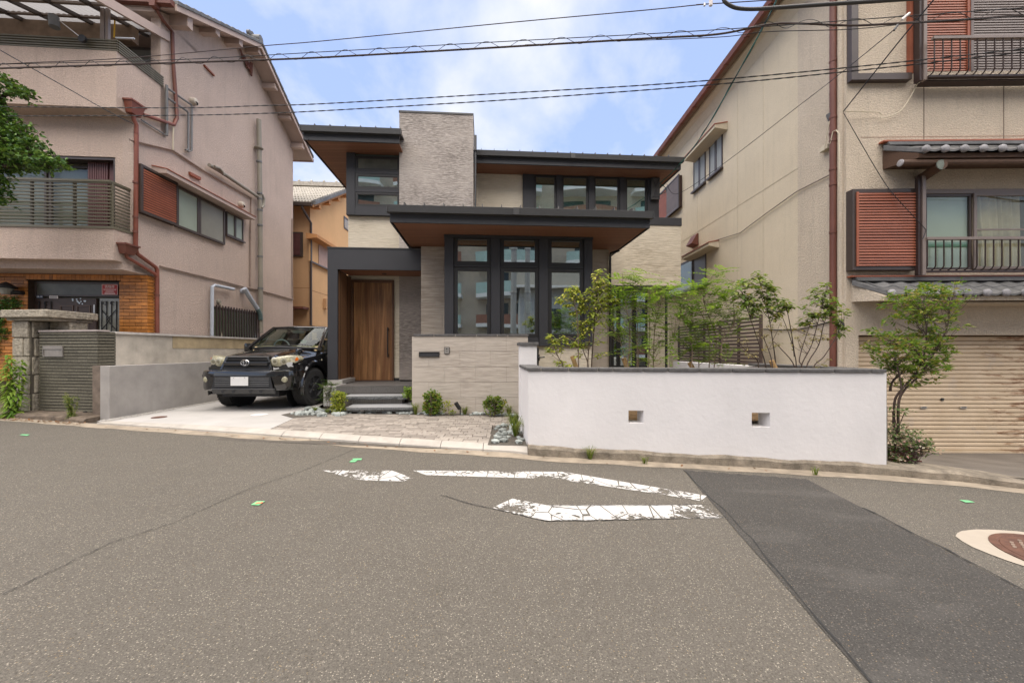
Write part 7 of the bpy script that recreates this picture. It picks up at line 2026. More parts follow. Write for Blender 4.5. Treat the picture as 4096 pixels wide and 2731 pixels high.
sk = MB().box(CAR, .02, .15, 2.0, 2.003, CZ + 1.33, CZ + 1.41).build('window_sticker', M('green_sticker', (.22, .30, .24), .6, .05, 9), car)
# swept bumper
plan = [(.935, .48), (.925, .34), (.90, .22), (.83, .11), (.70, .055), (.5, .025), (.25, .006), (0, 0)]
plan = [(a, b) for a, b in plan] + [(-a, b) for a, b in plan[-2::-1]]
profB = [(.07, .385), (.03, .40), (.012, .44), (.012, .56), (.0, .64), (.0, .72), (.014, .762), (.05, .78), (.14, .785)]
mb = MB(); np_ = len(profB)
for i, (a, b) in enumerate(plan):
    p, q = Vector(plan[max(i - 1, 0)]), Vector(plan[min(i + 1, len(plan) - 1)]); d = (q - p).normalized(); nn = Vector((-d.y, d.x)) * 1.0
    if nn.y < 0 and abs(a) < .8: nn = -nn
    if abs(a) >= .8: nn = Vector((-1 if a > 0 else 1, .6)).normalized()
    for o_, z in profB: mb.v.append(cp_(a + nn.x * o_, b + nn.y * o_, z))
for i in range(len(plan) - 1):
    for k in range(np_ - 1): mb.f.append((i * np_ + k, (i + 1) * np_ + k, (i + 1) * np_ + k + 1, i * np_ + k + 1))
bmp = mb.build('bumper', paint, car, smooth=True)
MB().prism([cp_(-.58, .02, .44), cp_(.58, .02, .44), cp_(.53, .02, .655), cp_(-.53, .02, .655)], (0, -.018, 0)).build('intake', trim, bmp)
for i in range(5): piece('intake_slat', grey_pipe, bmp, CAR, -.51, .51, -.012, .004, CZ + .49 + .034 * i, CZ + .498 + .034 * i)
MB().hexa([cp_(-.60, .06, .33), cp_(.60, .06, .33), cp_(.55, .14, .33), cp_(-.55, .14, .33), cp_(-.60, -.002, .435), cp_(.60, -.002, .435), cp_(.6, .1, .435), cp_(-.6, .1, .435)]).build('skid_plate', M('dark_skid_plate', (.05, .05, .05), .4, .1, 9), bmp, bevel=.01)
for s in (-1, 1):
    for k in (.16, .36): MB().prism([cp_(s * k - .035, .0, .40), cp_(s * k + .035, .0, .40), cp_(s * k + .02, .0, .36), cp_(s * k - .02, .0, .36)], (0, -.006, 0)).build('skid_slot', trim, bmp)
    MB().hexa([cp_(s * .62, .07, .51), cp_(s * .86, .17, .54), cp_(s * .86, .25, .54), cp_(s * .62, .16, .51), cp_(s * .60, .03, .69), cp_(s * .86, .13, .69), cp_(s * .86, .25, .69), cp_(s * .60, .16, .69)]).build('fog_recess', trim, bmp)
    fc = cp_(s * .755, .085, .605)
    MB().lathe(fc, Vector((s * .28, -1, 0)), [(.055, -.03), (.055, .006), (.045, .012), (.01, .018)], 20).build('fog_lamp', fog_mat, bmp, smooth=True)
    MB().tube([cp_(s * .34 + .05 * cos(t * pi / 6), .12, .335 + .03 * sin(t * pi / 6)) for t in range(13)], .012, 6).build('tow_hook', trim, bmp)
# plate
pl_ = MB().box(CAR, -.165 - .03, .165 - .03, -.032, -.022, CZ + .495, CZ + .66).build('number_plate', plate_mat, car, bevel=.003)
for s in (-.105, .105): MB().lathe(cp_(s - .03, -.033, .64), (0, -1, 0), [(.006, 0), (.006, .002)], 8).build('plate_bolt', trim, pl_)
# grille
gr = MB().prism([cp_(-.49, .13, .79), cp_(.49, .13, .79), cp_(.40, .17, 1.02), cp_(-.40, .17, 1.02)], (0, .06, 0)).build('grille', trim, car)
P = lambda a, z, b: cp_(a, b, z)
MB().ring([P(-.51, .775, .10), P(.51, .775, .10), P(.415, 1.045, .15), P(-.415, 1.045, .15)], [P(-.455, .81, .10), P(.455, .81, .10), P(.37, 1.01, .15), P(-.37, 1.01, .15)], (0, .09, 0)).build('grille_surround', paint, gr, bevel=.008, seg=2)
for z, w in ((.845, .44), (.965, .395), (.99, .385), (.825, .45)): MB().box(CAR, -w, w, .105, .15, CZ + z - .006, CZ + z + .008).build('grille_bar', paint, gr, bevel=.003)
MB().box(CAR, -.425, .425, .09, .15, CZ + .875, CZ + .94).build('grille_bar', paint, gr, bevel=.012, seg=2)
def oval(rx, rz, cx, cz, r): return [cp_(cx + rx * cos(t * pi / 12), .078, cz + rz * sin(t * pi / 12)) for t in range(25)]
emb = MB(); zc = .925
emb.tube(oval(.078, .053, 0, zc, 0), .007, 6, False); emb.tube(oval(.030, .046, 0, zc, 0), .005, 6, False); emb.tube(oval(.062, .020, 0, zc + .024, 0), .005, 6, False)
emb.build('emblem', chrome, gr, smooth=True)
MB().lathe(cp_(0, .088, zc), (0, -1, 0), [(.085, 0), (.085, .003)], 24).build('emblem_pad', trim, gr)
# headlamps
hb = lambda a: .165 + 1.05 * (abs(a) - .42)**2
out = [(.435, .865), (.415, .93), (.455, 1.0), (.56, 1.035), (.70, 1.062), (.80, 1.062), (.86, 1.03), (.875, .985), (.84, .925), (.76, .875), (.66, .852), (.55, .850)]
for s in (-1, 1):
    mb = MB(); k = len(out)
    fr_ = [cp_(s * a, hb(a) - .004 + .10 * (z - .85), z) for a, z in out]; cen = cp_(s * .65, hb(.65) - .03 + .10 * .1, .955)
    bk_ = [p + Vector((0, .15, 0)) for p in fr_]
    inn = [p.lerp(cen, .35) + Vector((0, -.018, 0)) for p in fr_]
    mb.v = fr_ + bk_ + inn + [cen]
    for i in range(k):
        j = (i + 1) % k; mb.f += [(i, j, k + j, k + i), (i, 2 * k + i, 2 * k + j, j), (2 * k + i, 3 * k, 2 * k + j)]
    hl = mb.build('headlamp', lens_mat, car, smooth=True)
    for a, r in ((.54, .055), (.68, .062)):
        cc_ = cp_(s * a, hb(a) - .052, .945)
        MB().lathe(cc_, (s * .15, -1, 0), [(r, 0), (r, .006), (r * .72, .008), (r * .70, .004)], 20).build('lamp_ring', M('lamp_ring_metal', (.42, .39, .30), .3, .05, 9, metal=.4), hl)
        MB().lathe(cc_, (s * .15, -1, 0), [(r * .55, .006), (r * .5, .012), (.005, .016)], 16).build('projector', M('lamp_projector', (.16, .145, .10), .15, .1, 9), hl, smooth=True)
    MB().hexa([cp_(s * .48, .12, .772), cp_(s * .93, .45, .772), cp_(s * .90, .75, .772), cp_(s * .48, .40, .772), cp_(s * .46, .165, .868), cp_(s * .89, .42, .90), cp_(s * .88, .75, .90), cp_(s * .46, .40, .868)]).build('lamp_apron', paint, car)
    MB().prism([cp_(s * .825, hb(.825) - .022, .955), cp_(s * .855, hb(.855) - .012, .955), cp_(s * .872, hb(.872) - .006, .99), cp_(s * .845, hb(.845) - .012, 1.03), cp_(s * .835, hb(.83) - .022, 1.0)], (0, -.004, 0)).build('indicator', amber, hl)
# wheels
def wheel(a, b, steer):
    s = 1 if a > 0 else -1
    ctr = cp_(a, b, .395); ax = Vector((s * cos(steer), -sin(steer) * s * 0 + sin(steer), 0)).normalized()
    R_ = .395; w = .135
    ty = MB().lathe(ctr, ax, [(.225, -w), (R_ - .05, -w - .005), (R_ - .012, -w + .025), (R_, -w + .05), (R_, w - .05), (R_ - .012, w - .025), (R_ - .05, w + .005), (.235, w)], 48, None, False).build('wheel', tyre_mat, car, smooth=True)
    tr_ = MB(); y = Vector((0, 0, 1)); x = ax.cross(y)
    for k in range(40):
        for r, o_ in enumerate((-.095, -.048, 0, .048, .095)):
            t = 2 * pi * (k + (.5 if r % 2 else 0)) / 40; e = x * cos(t) + y * sin(t); tt = -x * sin(t) + y * cos(t); p = ctr + e * (R_ - .004) + ax * o_
            u, v, ww = e * .010, tt * .019, ax * .019
            tr_.hexa([p - u - v - ww, p - u + v - ww, p - u + v + ww, p - u - v + ww, p + u - v - ww, p + u + v - ww, p + u + v + ww, p + u - v + ww])
    tr_.build('tread', tyre_mat, ty)
    MB().lathe(ctr, ax, [(.245, w - .03), (.245, w + .006), (.225, w + .008), (.215, w - .03), (.20, w - .06), (.01, w - .09)], 32).build('rim', rim_mat, ty)
    sp = MB()
    for k in range(6):
        t = 2 * pi * k / 6 + .3; e = x * cos(t) + y * sin(t); tt = -x * sin(t) + y * cos(t)
        A_ = ctr + ax * (w - .005); sp.hexa([A_ + e * .04 - tt * .035 - ax * .03, A_ + e * .225 - tt * .028 - ax * .03, A_ + e * .225 + tt * .028 - ax * .03, A_ + e * .04 + tt * .035 - ax * .03,
                                             A_ + e * .04 - tt * .030 - ax * .008, A_ + e * .225 - tt * .022 + ax * .006, A_ + e * .225 + tt * .022 + ax * .006, A_ + e * .04 + tt * .030 - ax * .008])
    sp.lathe(ctr, ax, [(.06, w - .06), (.06, w - .005), (.045, w + .004), (.01, w + .006)], 16)
    sp.build('spoke', rim_mat, ty, bevel=.004)
    nt = MB()
    for k in range(6):
        t = 2 * pi * k / 6; e = x * cos(t) + y * sin(t); nt.lathe(ctr + e * .075, ax, [(.012, w - .03), (.012, w - .004)], 8)
    nt.build('wheel_nut', steel, ty)
for (wb, wz) in WB:
    for s in (-1, 1): wheel(s * .80, wb, radians(-6) * 1 if wb < 2 else 0)
for wb, wz in WB:
    for s in (-1, 1):
        mb = MB(); n = 22
        for i in range(n + 1):
            t = pi * (-.08 + 1.16 * i / n); e = Vector((0, -cos(t), sin(t)))
            for rr, oo in ((.452, -.06), (.452, .018), (.475, .030), (.53, .022), (.555, -.01)):
                mb.v.append(cp_(s * (.925 + oo), wb, wz) + e * rr)
        for i in range(n):
            for k in range(4): mb.f.append((i * 5 + k, i * 5 + k + 1, (i + 1) * 5 + k + 1, (i + 1) * 5 + k))
        mb.build('wheel_arch_flare', paint, car, smooth=True)
        MB().lathe(cp_(s * .56, wb, wz), (s, 0, 0), [(.45, 0), (.45, .01)], 24).build('arch_liner', trim, car)
        if wb < 2: MB().box(CAR, s * .70, s * .93, wb + .44, wb + .455, CZ + .14, CZ + .5).build('mud_flap', trim, car)
MB().box(CAR, -.55, .55, .25, 4.4, CZ + .26, CZ + .37).build('underbody', trim, car)
# mirrors
for s in (-1, 1):
    MB().hexa([cp_(s * .93, 1.66, 1.14), cp_(s * 1.10, 1.63, 1.12), cp_(s * 1.10, 1.74, 1.12), cp_(s * .93, 1.76, 1.14), cp_(s * .95, 1.65, 1.32), cp_(s * 1.09, 1.62, 1.33), cp_(s * 1.09, 1.74, 1.33), cp_(s * .95, 1.76, 1.32)]).build('door_mirror', paint, car, bevel=.03, seg=2, smooth=True)
    MB().box(CAR, s * .85, s * .95, 1.68, 1.75, CZ + 1.13, CZ + 1.20).build('mirror_arm', trim, car)
    MB().box(CAR, s * .9255, s * .9275, 1.37, 1.378, CZ + .5, CZ + 1.14).build('door_seam', trim, car)
    MB().lathe(cp_(s * .924, 1.18, .95), (s, 0, 0), [(.022, 0), (.018, .01)], 12).build('side_repeater', lens_mat, car)
MB().tube([cp_(.74, .60, 1.0), cp_(.75, .60, 1.10)], .018, 8).build('fender_mirror_stalk', trim, car)
MB().lathe(cp_(.75, .56, 1.135), (0, 1, .1), [(.02, -.02), (.055, 0), (.060, .03), (.056, .055)], 16).build('fender_mirror', paint, car, smooth=True)
MB().prism([cp_(-.52, .28, 1.03), cp_(-.50, .27, 1.033), cp_(-.50, 1.1, 1.19), cp_(-.52, 1.1, 1.185)], (0, 0, .006)).build('bonnet_crease', paint, car)
MB().prism([cp_(.52, .28, 1.03), cp_(.50, .27, 1.033), cp_(.50, 1.1, 1.19), cp_(.52, 1.1, 1.185)], (0, 0, .006)).build('bonnet_crease', paint, car)
# ------------------------------------------------------------------ plants
def leafv(mb, p, d, side, ln, w, droop=.5, fold=.35):
    """one leaf: four triangles, folded along the midrib, tip drooping"""
    d = d.normalized(); side = (side - d * side.dot(d))
    side = side.normalized() if side.length > 1e-4 else d.orthogonal().normalized()
    up = side.cross(d)
    tip = p + d * ln - Vector((0, 0, 1)) * ln * droop; cm = p + d * ln * .48 - Vector((0, 0, 1)) * ln * droop * .22
    l = cm + side * w + up * w * fold; r = cm - side * w + up * w * fold
    mb.add([p, l, cm, r, tip], [(0, 1, 2), (0, 2, 3), (1, 4, 2), (2, 4, 3)])
def rdir(rnd, up=.0):
    v = Vector((rnd.gauss(0, 1), rnd.gauss(0, 1), rnd.gauss(0, .6) + up)); return v.normalized()
def shrub(name, label, cat, k, Y, stems, clumps, lmat, bmat, style='oval', ls=.075, dens=1.0, group=None, r0=.011, depth=.8, seed=1, dry=None, ybias=0):
    rnd = random.Random(seed)
    pxm = Y / FPX / CROPS[k][2]
    st = []
    for s in stems:
        yo = rnd.uniform(-.12, .12) * depth
        st.append([at_y(c(k, *q), Y) + Vector((0, yo + rnd.uniform(-.02, .02), 0)) for q in s])
    base = min((p for s in st for p in s), key=lambda p: p.z).copy(); base.z -= .25
    t = thing(name, label, cat, base, group)
    if name == 'nandina_bush': clumps = [(x + (600 - x) * .14, y, rx * .8, ry) for x, y, rx, ry in clumps]
    for s in st:
        S_ = smooth_path(([s[0] - Vector((0, 0, .45))] if s[0].z < base.z + .33 else []) + s, 5)
        n = len(S_); MB().tube(S_, [max(.0025, r0 * (1 - .8 * i / n)) for i in range(n)], 6).build('stem', bmat, t, smooth=True)
    allp = [p for s in st for p in smooth_path(s, 6)]
    lv = MB(); tw = MB(); dr = MB()
    def foliage(clumps, lv, dens, style, ls):
        for cl in clumps:
            x, y, rx, ry = cl[:4]; f = cl[4] if len(cl) > 4 else 1.0
            ctr = at_y(c(k, x, y), Y); RX, RZ = rx * pxm, ry * pxm; RY = min(max(RX, .10), .35) * depth
            area = RX * RZ; n = max(2, int(area * 1700 * dens * f + 2))
            near = sorted(allp, key=lambda p: (p - ctr).length + (.25 if p.z > ctr.z else 0))[:6]
            for i in range(n):
                e = ctr + Vector((rnd.uniform(-1, 1) * RX, rnd.uniform(-1, 1) * RY, rnd.uniform(-1, 1) * RZ))
                s0 = near[rnd.randrange(len(near))]
                if (e - s0).length > .5: s0 = e + (s0 - e).normalized() * .3
                mid = s0.lerp(e, .55) + Vector((0, 0, -.02))
                if i % 2 == 0: tw.tube([s0, mid, e], [.0035, .0025, .0015], 4, False)
                dd = (e - mid).normalized() if (e - mid).length > 1e-4 else rdir(rnd)
                if style == 'oval':
                    for j in range(5):
                        ph = j * 2.4 + i; o = Vector((cos(ph), sin(ph), .15)); p = e - dd * .025 * (j // 2)
                        leafv(lv, p, (o + dd * .5), Vector((-sin(ph), cos(ph), 0)), ls * rnd.uniform(.5, 1.2), ls * .24, rnd.uniform(.4, 1.0))
                elif style == 'pinnate':
                    h = Vector((rnd.uniform(-1, 1), rnd.uniform(-.8, .8), rnd.uniform(-.15, .45))).normalized()
                    L_ = rnd.uniform(.12, .19) * (ls / .035); sd = h.cross(Vector((0, 0, 1))).normalized()
                    for j in range(6):
                        q = e + h * L_ * (j / 6) - Vector((0, 0, 1)) * L_ * .25 * (j / 6)**2
                        for sg in (-1, 1): leafv(lv, q, sd * sg + h * .55, h, ls * rnd.uniform(.8, 1.1), ls * .24, .15, .2)
                    leafv(lv, e + h * L_ - Vector((0, 0, 1)) * L_ * .25, h, sd, ls, ls * .24, .2, .2)
                elif style == 'spray':
                    h = Vector((rnd.uniform(-1, 1), rnd.uniform(-.8, .8), rnd.uniform(-.1, .35))).normalized()
                    for j in range(9):
                        q = e + h * .08 * rnd.random() + rdir(rnd) * .025; leafv(lv, q, h + rdir(rnd) * .8, rdir(rnd), ls * rnd.uniform(.7, 1.2), ls * .17, .15, .2)
                elif style == 'dense':
                    for j in range(5):
                        q = e + rdir(rnd) * .03; leafv(lv, q, rdir(rnd, .4), rdir(rnd), ls * rnd.uniform(.7, 1.2), ls * .28, .25, .3)
    foliage(clumps, lv, dens, style, ls)
    if lv.f: lv.build('foliage', lmat, t)
    if dry:
        foliage(dry, dr, .35, 'oval', ls * .6); dr.build('dry_leaves', leaf_dry, t)
    if tw.f: tw.build('twigs', bmat, t)['kind'] = 'stuff'
    return t
GS = 'young shrubs in the walled garden bed'
shrub('dogwood_shrub', 'lime green dogwood shrub before the big bay window', 'shrub', 'K', 5.4,
      [[(430, 1335), (380, 1230), (320, 1080), (310, 990)], [(596, 1335), (595, 1000), (585, 800), (555, 600), (535, 420)], [(715, 1335), (735, 1000), (745, 800), (720, 600), (690, 560)],
       [(770, 1335), (795, 1000), (810, 750), (825, 560), (850, 240)], [(810, 750), (900, 600), (1040, 560)], [(590, 1050), (520, 1000), (450, 990)], [(735, 1330), (680, 1150), (640, 1000)]],
      [(310, 1000, 50, 50), (290, 1130, 45, 45), (370, 1110, 60, 40), (400, 1290, 60, 35), (480, 1300, 45, 30), (530, 430, 70, 40), (500, 490, 70, 40), (430, 560, 60, 30), (560, 560, 100, 70), (560, 690, 60, 60),
       (690, 570, 55, 45), (650, 650, 50, 50), (850, 245, 45, 25), (840, 330, 100, 45), (800, 440, 80, 50), (900, 420, 70, 50), (840, 550, 90, 50), (960, 535, 90, 45), (1040, 590, 40, 50), (860, 640, 100, 50),
       (740, 680, 70, 60), (800, 790, 110, 60), (700, 850, 80, 60), (600, 850, 55, 50), (640, 940, 60, 50), (430, 1010, 60, 45), (600, 1060, 60, 40), (660, 1090, 70, 50), (860, 1050, 55, 30, .5), (870, 1200, 50, 40, .4), (600, 1200, 60, 40, .3)],
      leaf_lime, bark, 'oval', .078, 1.3, GS, seed=3)
shrub('ash_shrub', 'feathery bright green ash shrub before the dark glazed door', 'shrub', 'K', 5.45,
      [[(1150, 1335), (1185, 950), (1105, 450), (1095, 280)], [(1190, 1335), (1190, 900), (1215, 700), (1260, 300)], [(1278, 1335), (1280, 700), (1250, 560)], [(1400, 1335), (1410, 900), (1415, 440)], [(1305, 1335), (1300, 1130), (1230, 850)], [(1480, 1335), (1510, 800), (1620, 470)], [(1150, 1300), (1080, 1010), (990, 900)]],
      [(1095, 290, 50, 25), (1110, 340, 90, 25), (1310, 270, 70, 18), (1250, 310, 90, 25), (1300, 370, 110, 30), (1430, 400, 90, 35), (1050, 470, 80, 45), (1180, 460, 110, 45), (1330, 470, 120, 45), (1520, 480, 110, 40),
       (1010, 690, 70, 60), (1080, 640, 110, 60), (1200, 620, 120, 60), (1350, 600, 130, 60), (1560, 560, 120, 50), (1480, 680, 120, 60), (1050, 790, 100, 60), (1180, 800, 110, 60), (1330, 790, 120, 70), (1490, 820, 110, 60),
       (980, 950, 70, 45), (1100, 930, 80, 50), (1210, 950, 70, 60), (1340, 950, 90, 60), (1560, 920, 90, 50), (1040, 1170, 80, 30), (1220, 1130, 60, 50), (1360, 1120, 80, 60), (1500, 1090, 90, 60), (1610, 1040, 70, 50), (1360, 1290, 80, 35), (1500, 1240, 80, 40)],
      leaf_fresh, bark_pale, 'pinnate', .060, .62, GS, r0=.009, seed=4)
shrub('ash_shrub', 'feathery bright green ash shrub before the brown slat screen', 'shrub', 'L', 5.5,
      [[(555, 1305), (530, 1000), (430, 600), (420, 500)], [(680, 1305), (680, 900), (560, 600), (545, 470)], [(735, 1305), (760, 950), (620, 560), (680, 330), (770, 240)], [(740, 1200), (770, 940), (900, 820), (870, 450), (890, 360)], [(500, 1150), (400, 1080), (260, 950)], [(430, 1300), (420, 1050), (300, 700)]],
      [(770, 240, 50, 18), (680, 270, 60, 18), (800, 300, 60, 18), (700, 350, 60, 25), (890, 360, 60, 30), (460, 400, 110, 30), (600, 380, 60, 25), (180, 450, 60, 40), (300, 500, 100, 40), (560, 450, 110, 40), (720, 460, 100, 40), (860, 440, 90, 35), (930, 440, 50, 30),
       (300, 590, 100, 50), (430, 570, 110, 50), (600, 560, 110, 50), (740, 560, 90, 45), (870, 600, 70, 40), (260, 720, 70, 50), (420, 690, 120, 60), (580, 680, 120, 60), (740, 690, 110, 60), (900, 690, 110, 45), (1020, 680, 60, 40),
       (420, 810, 100, 60), (560, 810, 110, 60), (720, 820, 100, 50), (900, 790, 100, 40), (1000, 780, 60, 30), (290, 950, 70, 50), (480, 930, 90, 70), (620, 950, 80, 50), (880, 900, 90, 40), (470, 1080, 110, 60), (620, 1060, 80, 50), (820, 1100, 90, 40), (430, 1180, 90, 40), (640, 1210, 80, 40), (770, 1260, 60, 25)],
      leaf_fresh, bark_pale, 'pinnate', .062, .62, GS, r0=.009, seed=5)
dryA = [(1040, 1000, 50, 40), (1060, 1120, 50, 40), (1200, 900, 50, 40), (1270, 960, 40, 60), (1260, 1060, 40, 40), (1360, 1010, 50, 50), (1350, 860, 60, 50), (1150, 1160, 30, 30), (1430, 860, 50, 40)]
shrub('dogwood_shrub', 'sparse dogwood shrub with broad olive leaves beside the slat screen', 'shrub', 'L', 5.15,
      [[(1320, 1305), (1240, 1050), (1110, 680), (1010, 350)], [(1410, 1300), (1380, 1000), (1320, 700), (1210, 250)], [(1600, 1305), (1580, 1150), (1500, 900), (1420, 700)], [(1210, 1250), (1150, 1180), (1000, 1020)], [(1580, 1180), (1540, 900), (1490, 620)], [(1330, 1300), (1300, 1100), (1200, 880)]],
      [(1010, 350, 80, 30), (960, 470, 60, 60), (1030, 550, 90, 70), (1120, 620, 90, 70), (1200, 260, 60, 30), (1200, 350, 100, 50), (1330, 375, 60, 40), (1260, 480, 100, 70), (1380, 470, 70, 60), (1300, 590, 110, 60), (1400, 640, 90, 60), (1480, 560, 80, 50), (1540, 640, 40, 50), (1370, 740, 50, 50), (1140, 690, 50, 30)],
      leaf_olive, bark_dark, 'oval', .092, .85, GS, r0=.010, seed=6, dry=dryA)
dryB = [(1600, 960, 60, 50), (1700, 880, 60, 60), (1620, 1060, 50, 40), (1700, 1020, 50, 50), (1950, 1240, 70, 40), (1880, 1280, 50, 20), (1900, 900, 60, 80), (1800, 1000, 60, 60), (1550, 830, 40, 40)]
shrub('dogwood_shrub', 'sparse dogwood shrub with bare lower stems near the brown downpipe', 'shrub', 'L', 5.05,
      [[(1640, 1305), (1770, 1050), (1850, 700), (1940, 380)], [(1700, 1305), (1850, 1050), (1900, 800), (2020, 600)], [(1620, 1305), (1600, 1200), (1700, 900), (1720, 800)], [(1780, 1305), (1900, 1180), (2030, 950), (2080, 800)], [(1650, 1305), (1500, 1080), (1400, 1000)]],
      [(1940, 365, 50, 25), (1880, 440, 100, 40), (1850, 560, 100, 55), (2000, 560, 80, 60), (1800, 680, 90, 55), (1900, 700, 110, 60), (2030, 640, 70, 60), (1740, 770, 60, 35), (1690, 810, 55, 25), (2080, 800, 50, 60), (2130, 900, 45, 45), (2130, 700, 50, 30)],
      leaf_olive, bark_dark, 'oval', .088, .85, GS, r0=.010, seed=7, dry=dryB)
shrub('nandina_bush', 'tall nandina bush spreading in front of the rusty garage shutter', 'bush', 'P', 4.78,
      [[(460, 980), (490, 880), (610, 760), (655, 600), (660, 400), (640, 300)], [(480, 985), (520, 880), (640, 760), (760, 560), (810, 430), (835, 250)], [(455, 980), (470, 880), (460, 760), (430, 640)], [(500, 900), (520, 820), (700, 680), (820, 640)], [(650, 720), (560, 600), (400, 560)]],
      [(835, 170, 90, 35), (720, 195, 110, 40), (640, 240, 160, 40), (860, 230, 130, 30), (560, 300, 100, 40), (700, 310, 150, 45), (880, 300, 90, 25), (620, 370, 150, 40), (780, 380, 120, 40), (500, 390, 60, 25), (920, 385, 50, 20), (680, 450, 120, 40), (880, 470, 80, 25),
       (330, 490, 50, 20), (450, 540, 150, 40), (620, 540, 150, 50), (780, 550, 120, 40), (330, 590, 80, 35), (480, 620, 170, 55), (680, 630, 150, 55), (830, 620, 80, 40), (410, 690, 110, 45), (570, 700, 150, 50), (740, 700, 110, 45), (500, 770, 90, 40), (650, 780, 110, 35), (790, 740, 60, 40), (560, 840, 90, 30), (690, 840, 60, 20), (470, 750, 40, 60)],
      leaf_nandina, bark_dark, 'spray', .062, .75, r0=.017, depth=.9, seed=8)
iv = shrub('variegated_vine', 'variegated white and pink edged vine at the foot of the white wall', 'vine', 'P', 4.62,
      [[(470, 1420), (480, 1250), (500, 1130)], [(560, 1430), (600, 1300), (680, 1280)]],
      [(500, 1160, 40, 40), (510, 1010, 20, 20, .3), (540, 1040, 50, 20, .5), (500, 1220, 60, 60), (580, 1210, 70, 50), (640, 1250, 60, 40), (500, 1310, 60, 60), (590, 1300, 70, 60), (660, 1300, 50, 40), (530, 1390, 60, 40), (610, 1420, 40, 25), (700, 1250, 30, 30), (720, 1300, 30, 20), (470, 1350, 30, 60)],
      leaf_varieg, bark_dark, 'dense', .040, 2.2, r0=.006, seed=9)
# tree leaning in from the left edge
shrub('evergreen_tree', 'dark evergreen tree leaning in at the left edge before the balcony', 'tree', 'A', 6.3,
      [[(-420, 3600), (-400, 2000), (-330, 1500), (-200, 1200), (-40, 1000)], [(-330, 1500), (-100, 1350), (250, 1380), (450, 1470)], [(-300, 1300), (-100, 900), (50, 750), (250, 850)], [(-350, 1700), (-150, 1500), (100, 1500)]],
      [(30, 700, 60, 30), (120, 790, 80, 45), (220, 850, 70, 30), (-40, 850, 60, 60), (20, 1000, 50, 50), (60, 1100, 110, 60), (-60, 1150, 80, 70), (180, 1200, 90, 60), (60, 1220, 120, 60), (290, 1320, 90, 60), (130, 1330, 130, 60), (-20, 1380, 120, 70), (260, 1420, 140, 50), (400, 1450, 110, 40), (510, 1470, 70, 30), (80, 1450, 120, 60), (-80, 1560, 100, 80), (340, 1500, 60, 40), (-140, 1100, 120, 250), (-200, 1500, 150, 300)],
      leaf_glossy, bark_dark, 'dense', .075, 1.8, r0=.05, depth=1.1, seed=10)
shrub('garden_bush', 'dark green bush behind the stone gatepost cap', 'bush', 'E', 7.9,
      [[(60, 700), (60, 450)], [(10, 700), (20, 300)]],
      [(40, 300, 70, 60), (120, 270, 80, 50), (200, 300, 60, 50), (60, 340, 90, 40), (30, 520, 60, 60), (80, 600, 50, 50), (-30, 420, 60, 120), (20, 450, 60, 60), (-20, 650, 60, 150)],
      leaf_glossy, bark_dark, 'dense', .055, 2.6, r0=.02, seed=11)
# weeds by the brick wall
def upright(name, label, k, Y, base, top, n, lmat, ls, seed, spread, cat='weed'):
    rnd = random.Random(seed); p0 = at_y(c(k, *base), Y); p1 = at_y(c(k, *top), Y)
    t = thing(name, label, cat, p0); mb = MB(); st = MB()
    for s in range(n):
        b0 = p0 + Vector((rnd.uniform(-1, 1) * spread * .3, rnd.uniform(-.05, .05), 0)); e = p1 + Vector((rnd.uniform(-1, 1) * spread, rnd.uniform(-.1, .1), rnd.uniform(-.25, 0) * (p1.z - p0.z)))
        S_ = smooth_path([b0, b0.lerp(e, .5) + Vector((rnd.uniform(-.03, .03), 0, 0)), e], 10); st.tube(S_, [.006 * (1 - .7 * i / len(S_)) for i in range(len(S_))], 5, False)
        for i, q in enumerate(S_):
            for j in range(4):
                a = rnd.uniform(0, 2 * pi); leafv(mb, q + Vector((0, 0, rnd.uniform(-.02, .02))), Vector((cos(a), sin(a), .45)), Vector((-sin(a), cos(a), 0)), ls * rnd.uniform(.6, 1.2) * (1 - .4 * i / len(S_)), ls * .10, rnd.uniform(.5, 1.1))
    mb.build('foliage', lmat, t); st.build('stem', leaf_grass, t); return t
upright('tall_weed', 'tall drooping green weed against the stone gatepost', 'E', 6.7, (150, 1450), (100, 810), 6, leaf_fresh, .20, 20, .11)
upright('tall_weed', 'thin yellowing weed growing at the foot of the ribbed brick wall', 'E', 6.45, (735, 1500), (650, 1180), 7, leaf_grass, .075, 21, .16)
# small planting by steps and gate wall
GB = 'small plants along the gate wall'
def lotY(k, x, y): return on_lot(c(k, x, y)).y
shrub('round_shrub', 'rounded green and red leafed shrub at the left of the gate wall', 'shrub', 'Z', 7.08, [[(200, 750), (200, 650), (190, 580)], [(190, 750), (160, 650)], [(210, 750), (240, 640)]],
      [(200, 570, 40, 22), (170, 600, 40, 30), (235, 600, 35, 30), (200, 640, 65, 35), (160, 680, 35, 35), (240, 680, 35, 35), (200, 700, 65, 35), (205, 735, 50, 15)], leaf_nandina, bark, 'dense', .055, 3.5, GB, r0=.005, seed=31)
shrub('round_shrub', 'reddish green shrub at the right end of the gate wall', 'shrub', 'Z', 7.06, [[(760, 750), (750, 660), (700, 620)], [(765, 750), (780, 650), (830, 640)]],
      [(690, 630, 30, 25), (740, 620, 50, 25), (790, 625, 40, 25), (840, 650, 25, 20), (720, 670, 55, 30), (790, 670, 55, 30), (740, 715, 55, 30), (790, 720, 40, 25), (690, 660, 25, 15)], leaf_nandina, bark_dark, 'dense', .050, 2.8, GB, r0=.005, seed=32)
shrub('seedling', 'tiny yellow green seedling in the rocks beside the spotlight', 'shrub', 'Z', 7.05, [[(345, 750), (342, 700), (340, 650)]], [(338, 650, 18, 12), (342, 680, 14, 10), (310, 720, 20, 8), (375, 735, 25, 10)], leaf_lime, bark_pale, 'dense', .045, 4, GB, r0=.003, seed=33)
